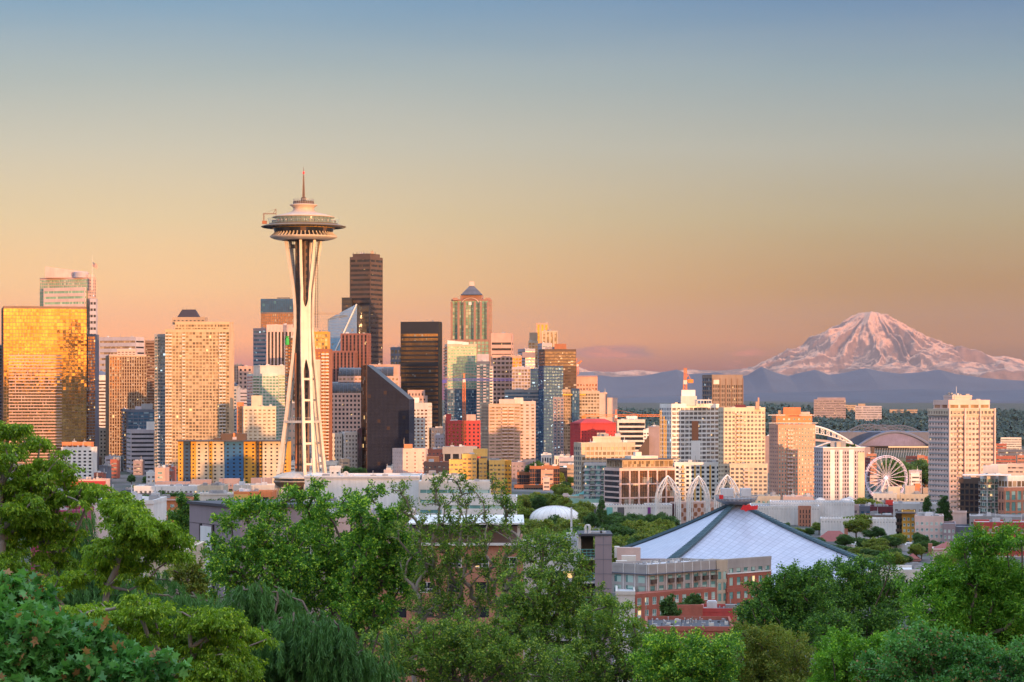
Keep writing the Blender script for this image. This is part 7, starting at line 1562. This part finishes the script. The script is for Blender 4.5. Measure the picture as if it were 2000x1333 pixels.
tree('layered_tree', 'bright green tree of drooping layered leaf pads rising at the left edge', 80, [(8,832,46,24),(50,864,38,22),(0,885,56,36),(92,922,66,28),(20,935,66,40),(60,985,84,36),(146,960,46,20),(196,955,42,11),(225,965,18,7),(20,1040,66,40),(95,1050,56,22),(30,1105,56,30),(100,1095,50,18),(60,1010,60,40)], (20,1333), 'lime', 330, 170, .15, .06, .33, 'flat', bark='barkpale', depth=1.1, dspan=1.2, rmax=.2)
tree('sweeping_tree', 'green tree whose pale bare limbs sweep up to the right across the left part', 74, [(232,998,38,26),(262,1016,44,26),(300,1030,46,24),(335,1052,36,22),(262,1058,56,20),(348,1086,24,12),(205,1092,50,18),(165,1128,56,15),(100,1145,52,17),(250,1108,40,14),(290,1143,20,12),(310,1075,40,14)], (135,1260), 'lime', 260, 150, .14, .058, .30, 'flat', bark='barkpale', depth=1.2, dspan=1, rmax=.11)
tree('big_leaf_maple', 'blue-green maple with large lobed leaves and brown seed bunches, bottom left corner', 42, [(10,1185,40,36),(-10,1260,60,60),(90,1235,60,38),(150,1270,60,40),(220,1300,55,34),(290,1330,50,26),(70,1300,100,50),(180,1350,120,40)], (110,1500), 'maple', 360, 90, .185, .185, .36, 'spray', 'lobed', depth=1.0, dspan=.8)
tree('layered_tree', 'yellow-green layered tree spreading above the bottom edge left of the weeping cedar', 60, [(165,1188,46,14),(235,1206,56,16),(300,1182,50,14),(270,1238,50,14),(330,1224,34,13),(425,1212,60,22),(470,1245,36,20),(385,1250,60,18),(430,1290,70,26),(350,1292,54,18),(480,1310,30,24),(390,1330,70,22),(345,1262,40,16)], (330,1440), 'lime', 330, 170, .115, .048, .28, 'flat', bark='barkpale', depth=1.2, dspan=1)
tree('weeping_cedar', 'weeping cedar with hanging dark green curtains of needles at the bottom', 66, [(500,1145,34,14),(540,1165,50,18),(470,1195,40,22),(575,1205,60,22),(640,1225,55,22),(540,1250,60,26),(640,1280,70,26),(560,1310,70,30),(700,1300,46,26),(520,1340,60,24),(650,1345,80,26)], (590,1500), 'cedar', 250, 520, .17, .05, .46, 'weep', 'needle', depth=.9, dspan=1)
tree('weeping_cedar', 'small weeping cedar bough left of the grey panelled wall', 90, [(360,1165,40,14),(395,1178,25,12),(340,1185,30,14)], (350,1330), 'cedar', 40, 500, .25, .06, .8, 'weep', 'needle', depth=.9)
tree('conifer', 'dark conifer standing behind the left layered trees', 120, [(158,1010,10,26),(156,1050,26,26),(150,1090,44,28),(200,1135,50,30),(130,1150,70,40),(280,1140,40,28),(320,1125,30,22),(220,1190,80,40)], (160,1400), 'cedar', 170, 420, .3, .07, .9, 'weep', 'needle', depth=.9, dspan=2)
md = [('green_maple', 'full green maple with low wide crown in front of the mauve panelled wall', 110, [(450,1008,38,18),(440,1075,26,20),(500,1000,40,22),(540,1050,66,34),(470,1110,60,34),(560,975,26,16),(560,1110,56,40),(520,1160,60,26)], (540,1330), 150),
 ('green_maple', 'green maple with a pointed top just below the observation tower base', 112, [(622,958,13,16),(625,985,30,20),(620,1030,44,34),(680,985,34,16),(660,1075,54,40),(620,1140,60,44),(560,1190,50,30),(690,1150,46,40)], (640,1330), 150),
 ('green_maple', 'bright green maple between the pointed maple and the slim tall trees', 108, [(720,1000,36,26),(725,968,16,13),(760,1030,42,36),(730,1080,54,44),(790,1090,34,44),(740,1160,60,44),(700,1225,60,36)], (745,1340), 150)]
for (nm, lab, D_, bl, rt, nc) in md: tree(nm, lab, D_, bl, rt, 'mid', 210, 95, .19, .10, .5, 'spray', depth=.8, dspan=1.5)
sl = [('slim tall tree with see-through crown, leftmost of four rising before the brick wall', [(790,958,28,12),(798,990,32,18),(806,1040,34,34),(815,1110,40,44),(830,1180,40,36)], 800),
 ('slim see-through tree, second from left before the brick wall', [(852,945,13,10),(856,980,24,22),(862,1035,28,34),(860,1110,36,44),(866,1180,40,36)], 862),
 ('slim see-through tree, third from left before the brick wall', [(898,940,14,9),(905,975,26,24),(902,1035,32,36),(905,1110,40,46),(915,1185,40,36)], 908),
 ('slim tree with the fullest crown, rightmost of four before the brick wall', [(950,948,26,14),(968,975,32,22),(965,1015,42,26),(975,1070,40,40),(985,1140,46,50),(1000,990,14,10)], 972)]
for lab, bl, rx in sl: tree('slim_tree', lab, 104, bl, (rx,1340), 'fine', 100, 40, .16, .065, .42, 'up', bark='barkpale', depth=.7, rmax=.12, dspan=.6)
tree('leafy_tree', 'broad fine-leaved tree right of the slim trees and left of the stair tower', 100, [(1058,1075,40,36),(1105,1070,22,22),(1110,1115,44,36),(1050,1150,64,40),(1130,1170,50,36),(1060,1220,80,44),(1000,1210,40,50)], (1060,1400), 'fine', 230, 90, .15, .075, .45, 'spray', depth=.8, dspan=1.5)
tree('leafy_tree', 'spreading tree reaching right below the stair tower toward the brick apartments', 96, [(1170,1180,36,16),(1210,1200,36,20),(1190,1235,60,36),(1245,1250,40,26),(1150,1290,80,40),(1240,1305,60,34),(1285,1265,24,14)], (1170,1420), 'fine', 190, 90, .15, .075, .42, 'spray', depth=.8, dspan=1.5)
tree('undergrowth_tree', 'dense dark tree filling the bottom centre under the slim trees', 92, [(790,1250,60,40),(860,1265,70,46),(940,1270,70,50),(1020,1290,70,40),(760,1310,60,34),(900,1330,110,34),(1060,1330,80,26),(900,1240,40,20)], (900,1480), 'fine', 300, 90, .15, .075, .45, 'spray', depth=.8, dspan=2)
tree('round_dark_tree', 'big round dark green tree in front of the arena, left half', 150, [(1515,1160,34,20),(1565,1128,44,22),(1495,1205,44,38),(1570,1180,70,50),(1520,1240,70,40),(1620,1240,50,40)], (1540,1400), 'dark', 260, 130, .2, .12, .7, 'spray', depth=.8, dspan=2)
tree('round_dark_tree', 'big dark green tree in front of the arena, right half with ruddy top', 155, [(1640,1135,54,28),(1700,1120,44,24),(1715,1100,26,14),(1650,1190,70,44),(1730,1165,50,40),(1760,1215,50,40),(1690,1250,70,36)], (1690,1400), 'dark', 260, 130, .2, .12, .7, 'spray', depth=.8, dspan=2)
tree('olive_tree', 'rounded olive-coloured tree at the bottom right of centre', 105, [(1455,1255,44,26),(1520,1270,60,32),(1430,1300,60,34),(1520,1320,80,34),(1590,1310,40,30),(1470,1345,100,26)], (1490,1480), 'olive', 260, 170, .12, .06, .5, 'spray', depth=.85, dspan=1)
tree('feathery_tree', 'tall feathery ash with pointed shoots rising at the right edge', 86, [(1884,1068,8,28),(1912,1060,8,26),(1924,1086,8,20),(1953,1056,8,30),(1985,1086,8,24),(1900,1128,27,22),(1955,1128,28,24),(1845,1145,30,15),(1805,1160,25,9),(1880,1160,42,26),(1950,1170,42,36),(1995,1160,25,40),(1830,1195,34,18),(1900,1220,59,36),(1985,1240,34,50),(1840,1240,42,24)], (1930,1480), 'ash', 340, 190, .19, .06, .6, 'spray', depth=.8, dspan=1)
tree('young_oak', 'bluish green tree low at the bottom right under the feathery ash', 78, [(1790,1260,50,30),(1860,1285,60,36),(1760,1310,60,34),(1850,1335,90,30),(1930,1320,60,40),(1990,1300,30,40)], (1850,1500), 'maple', 230, 170, .13, .075, .42, 'spray', depth=.9, dspan=1)
tree('low_dark_tree', 'dark low tree at the bottom between the olive tree and the bluish tree', 96, [(1660,1290,54,30),(1700,1320,70,30),(1630,1335,50,24),(1730,1275,36,24),(1640,1260,30,20)], (1680,1480), 'ash', 170, 170, .15, .08, .5, 'spray', depth=.9, dspan=1)
tree('low_green_tree', 'green treetop at the bottom edge in front of the flat shop roofs', 90, [(1330,1300,46,26),(1380,1288,36,22),(1290,1320,50,30),(1370,1325,60,30),(1330,1268,24,14),(1262,1275,26,18),(1300,1278,32,20),(1400,1262,26,16),(1428,1275,24,24),(1275,1258,14,10),(1360,1262,20,12)], (1340,1480), 'mid', 130, 150, .15, .08, .5, 'spray', depth=.9, dspan=1)
tree('poplar', 'narrow dark poplar between the orange apartments and the mauve wall', 420, [(362,985,9,16),(358,1020,13,30),(362,1060,15,36),(346,1080,14,40),(372,1000,6,20)], (360,1120), 'dark', 90, 150, .5, .3, 1.3, 'up', depth=1)
tree('shrubby_tree', 'yellow-green small tree left of the mauve wall base', 210, [(372,1130,26,26),(350,1110,20,16),(395,1160,20,24)], (375,1220), 'olive', 60, 130, .25, .15, .8, 'spray', depth=1)
tree('court_tree', 'dark upright tree before the brick apartments and left of the small brick store', 640, [(1306,1195,14,16),(1306,1175,7,8),(1304,1215,15,12)], (1306,1228), 'parkdark', 50, 140, .55, .4, 1.4, 'up', depth=1)
tree('court_tree', 'dark upright tree rising behind the small brick store roof', 690, [(1356,1178,12,10),(1348,1190,16,10),(1357,1168,5,5)], (1356,1200), 'parkdark', 44, 140, .55, .4, 1.4, 'up', depth=1)

# park trees: a few models, copied
def park_proto(kind, seed):
    global rng
    old = rng; rng = np.random.default_rng(seed)
    if kind == 'round': bl = [(0,0,.9,.55),( .5,.35,.6,.4),(-.55,.2,.6,.42),(.1,.6,.6,.35),(0,-.4,.9,.3)]; h = 13; ml = 'park'; nl = 60; w_ = 4.6
    elif kind == 'dark': bl = [(0,.1,.8,.6),(.3,.5,.5,.4),(-.4,-.1,.6,.5),(0,-.45,.8,.3)]; h = 12; ml = 'parkdark'; nl = 60; w_ = 4.2
    else: bl = [(0,.9,.16,.4),(0,.45,.36,.4),(0,0,.55,.4),(0,-.45,.75,.35)]; h = 17; ml = 'parkdark'; nl = 70; w_ = 3.6
    pts = []; out = []
    for bx, bz, rx, rz_ in bl:
        c = int(34*rx*rz_/.3)+4; v = unit(rng.normal(size=(c,3)))*(rng.uniform(.2, 1, (c,1))**(1/3)); pts.append(np.stack([(bx+v[:,0]*rx)*w_, v[:,1]*rx*w_, h*.62+(bz+v[:,2]*rz_)*h*.33], 1)); out.append(v)
    pts = np.concatenate(pts); out = np.concatenate(out); A, par = skeleton(np.array([0,0,0.]), pts, [np.array([0,0,-.5]), np.array([.05,0,h*.15]), np.array([0,.05,h*.3]), np.array([0,0,h*.45])])
    tb_ = branch_mesh(A, par, None, .32, .03); tm = bpy.data.meshes.new('trunk'); tm.from_pydata(tb_.v, [], tb_.f); tm.materials.append(M['bark'])
    n = len(pts); c = np.repeat(pts, nl, 0); o = np.repeat(out, nl, 0); d = unit(o*.8+rng.normal(size=c.shape)*.8); pos = c+d*rng.uniform(.1, 1, (len(c),1))*.95
    cm = fast_mesh('crown', leaves(pos, d+rng.normal(size=c.shape)*.6+np.array([0,0,-.3]), .5, .32), None, LM[ml], 4); rng = old; return tm, cm, h
PR = {k: [park_proto(k, s_) for s_ in range(3)] for k in ('round', 'dark', 'cone')}
ptl = {'round': 'rounded yellow-green tree', 'dark': 'dark green leafy tree', 'cone': 'narrow dark conifer'}
pr = random.Random(4)
def park(px, ytop, D, kind, zone, sc=1.0):
    tm, cm, h = pr.choice(PR[kind]); x = (px-CX)/F*D; g = gz(x, D); T = thing({'round':'park_tree','dark':'park_tree','cone':'park_conifer'}[kind], ptl[kind]+' '+zone, 'tree', (x, D, g), 'trees '+zone)
    zt = CZ+(HY-ytop)/F*D; hs = max(.35, (zt-g)/(h*.98)) if ytop else sc; ws_ = max(.85, hs)*pr.uniform(1.05, 1.5)*(.8 if kind == 'cone' else 1); T.scale = (ws_, ws_*pr.uniform(.85, 1.15), hs); T.rotation_euler = (0, 0, pr.uniform(0, 6.28))
    link('trunk', tm, T); link('crown', cm, T)
z1_ = 'in the park between the stair tower and the white pavilions'
park(1175, 977, 1330, 'cone', 'in front of the white ribbed pavilion with banners')
for px, yt_, D_ in ((1060,1013,1180),(1085,1005,1220),(1110,1012,1190),(1135,1028,1130),(1160,1030,1100),(1190,1020,1180),(1215,1022,1150),(1240,1015,1200),(1265,1018,1220),(1292,1012,1260),(1040,1030,1100),(1020,1010,1230),(1010,1045,1050),
   (1075,1040,1040),(1105,1045,1020),(1135,1050,990),(1165,1052,980),(1200,1045,1110),(1230,1044,1130),(1205,1062,1100),(1225,1055,1110),(1255,1040,1120),(1285,1032,1130),(1180,1066,1060),(1150,1066,1040),(1060,1060,960),(1240,1046,1120),(1120,1068,930),(1302,1022,1160),(1190,1050,1100),(1270,1028,1150)):
    park(px+pr.uniform(-4,4), yt_, D_, pr.choice(['round','round','dark']), z1_)
for px, yt_, D_ in ((1000,968,1540),(1018,966,1560),(1035,964,1580),(1052,966,1570),(1068,963,1590),(1085,965,1570),(1100,970,1540),(1120,982,1480),(1133,988,1440),(1142,978,1450),(1010,985,1450),(1030,990,1420),(1145,996,1390),(1002,1000,1400)): park(px, yt_, D_, pr.choice(['round','round','dark']), 'behind the broad white dome')
for px, yt_, D_ in ((1240,1000,1340),(1262,1004,1330),(1228,1008,1300),(1305,1004,1300),(1288,1000,1320),(1197,1000,1345),(1212,1006,1325),(1156,1000,1340)): park(px, yt_, D_, 'dark', 'at the foot of the white ribbed pavilion')
for px, yt_, D_, k in ((1550,1030,1330,'round'),(1575,1045,1280,'dark'),(1600,1020,1370,'round'),(1625,1018,1380,'round'),(1660,1008,1340,'round'),(1685,1003,1330,'round'),(1672,1012,1310,'round'),(1715,1028,1300,'dark'),(1735,1045,1270,'dark'),(1755,1048,1250,'dark'),(1700,1035,1300,'dark'),
   (1600,1050,1240,'dark'),(1630,1062,1190,'dark'),(1655,1066,1170,'dark'),(1680,1068,1150,'round'),(1700,1072,1130,'dark'),(1720,1064,1150,'round'),(1745,1070,1120,'dark'),(1530,1020,1370,'dark'),(1760,1080,1090,'dark'),(1730,1085,1080,'dark'),(1560,1040,1290,'round'),(1695,1085,1080,'round'),(1580,1030,1330,'dark'),(1645,1090,1075,'round'),(1710,1090,1070,'dark')):
    park(px, yt_, D_, k, 'round the red-roofed house right of the arena')
for k_ in range(15):
    px = pr.uniform(1530, 1755); D_ = pr.uniform(1060, 1240); park(px, HY+(CZ-pr.uniform(6, 10))/D_*F, D_, pr.choice(['round','round','dark']), 'round the red-roofed house right of the arena')
for k_ in range(14):
    px = pr.uniform(1690, 1990); D_ = pr.uniform(1420, 1700); park(px, HY+(CZ-gz((px-CX)/F*D_, D_)-pr.uniform(6, 10))/D_*F, D_, pr.choice(['round','dark']), 'by the low roofs near the lone beige tower')
for px, yt_, D_ in ((1797,1040,1180),(1800,1055,1150),(1828,1055,1160),(1850,1080,1050),(1790,1062,1140),(1872,1070,1080)): park(px, yt_, D_, pr.choice(['round','dark']), 'in front of the lilac apartment house')
for px, yt_, D_ in ((324,959,1380),(340,958,1385),(356,962,1380),(300,962,1390),(408,975,1340),(430,970,1350),(393,980,1330),(500,970,1330),(478,975,1320)): park(px, yt_, D_, 'dark', 'among the low roofs left of the observation tower')
for px, yt_, D_ in ((672,913,2250),(684,909,2240),(696,912,2230),(708,915,2235),(655,908,2300),(645,912,2290),(720,925,2120),(1046,1100,2100)): park(px, yt_ if px < 1000 else 900, D_, 'dark', 'at the foot of the black wedge tower')
for px, yt_, D_ in ((1742,880,3300),(1755,885,3250),(1782,886,3300),(1795,884,3320),(1808,886,3300),(1770,889,3280)): park(px, yt_+13, D_, 'dark', 'by the harbour brick warehouses')
for px in (1690,1697,1812,1838,1847): park(px, 972 if px < 1800 else 975, 1700 if px < 1800 else 1360, 'cone' if px > 1800 else 'round', 'by the low roofs near the lone beige tower')
for px, yt_ in ((1624,867),(1660,868),(1672,868)):
    s_ = 1900/F; x = (px-CX)*s_; tm, cm, h = PR['dark'][0]; T = thing('roof_tree', 'small dark tree growing on the roof of the white apartment slab', 'tree', (x, 1914, CZ+(HY-878)*s_), 'trees on the white slab roof'); T.scale = (.4,.4,.32); link('trunk', tm, T); link('crown', cm, T)

for k_ in range(46):
    D_ = pr.uniform(1560, 2150); px = pr.uniform(180, 350) if k_ < 16 else pr.choice([pr.uniform(640, 760), pr.uniform(1000, 1130), pr.uniform(440, 540)])
    park(px, HY+(CZ-pr.uniform(8, 13))/D_*F, D_, pr.choice(['round', 'dark']), 'in the streets between the downtown blocks')
# wooded ridge far off, read as one mass
def forest(name, n, pxr, Dr, hr, lab, mat, fn=None):
    px = rng.uniform(*pxr, n); D_ = Dr[0]+(Dr[1]-Dr[0])*rng.uniform(0, 1, n)**.8; x = (px-CX)/F*D_; z = ground(x, D_); h = rng.uniform(*hr, n)*rng.choice([1,1,1,1.45], n); con = rng.uniform(0,1,n) < .45
    Vs = []
    for k in range(7):
        for j in range(5):
            a0 = rng.uniform(0, 6.28, n); lev = k/7; rr = np.where(con, (1-lev)*.26, np.sin((lev*.85+.15)*math.pi)**.6*.36)*h*rng.uniform(.7,1.2,n); zz = z+h*(.12+lev*.84)
            dz = h*.2; w_ = .42; c0 = np.stack([x, D_, zz+dz*.6], 1); c1 = np.stack([x+np.cos(a0)*rr, D_+np.sin(a0)*rr, zz-dz*.3], 1); a1 = a0+1.1; c2 = np.stack([x+np.cos(a1)*rr, D_+np.sin(a1)*rr, zz-dz*.3*rng.uniform(.4,1.4,n)], 1); am = a0+.55; c3 = np.stack([x+np.cos(am)*rr*1.1, D_+np.sin(am)*rr*1.1, zz-dz*.05], 1)
            Vs.append(np.stack([c0, c1, c3, c2], 1))
    me = fast_mesh(name, np.concatenate(Vs), None, mat, 4); o = link(name, me); tag(o, lab, 'woods', None, 'stuff'); return o
mf = leafmat('far_wood_leaf', (.016,.046,.046), (.045,.090,.066), (.08,.10,.05), trans=0, p3=.1)
forest('woods', 9000, (1150, 2060), (6500, 8900), (13, 24), 'dark wooded hillside and ridge behind the stadiums', mf)
forest('woods', 1200, (1580, 1800), (7250, 7560), (14, 22), 'dark trees just below the hilltop blocks', mf)
forest('woods', 500, (1180, 2060), (2600, 6400), (7, 12), 'scattered street trees of the harbour district', mf)

# ------------------------------------------------------------------ haze
mb = MB(); mb.box((-50000, -3700, -420), (50000, 99900, 3350)); hz = build('haze', mb, None) if False else None
me = bpy.data.meshes.new('haze'); me.from_pydata(mb.v, [], mb.f); hm = bpy.data.materials.new('haze'); hm.use_nodes = True; t = hm.node_tree; t.nodes.clear()
pv = nd(t, 'ShaderNodeVolumePrincipled'); pv.inputs['Density'].default_value = 6.5e-6; pv.inputs['Color'].default_value = (.42,.45,.56,1); pv.inputs['Anisotropy'].default_value = 0
ou = nd(t, 'ShaderNodeOutputMaterial'); t.links.new(pv.outputs[0], ou.inputs['Volume']); me.materials.append(hm); o = link('haze', me); o['kind'] = 'stuff'; tag(o, 'thin evening haze over the city and the far mountain', 'haze')
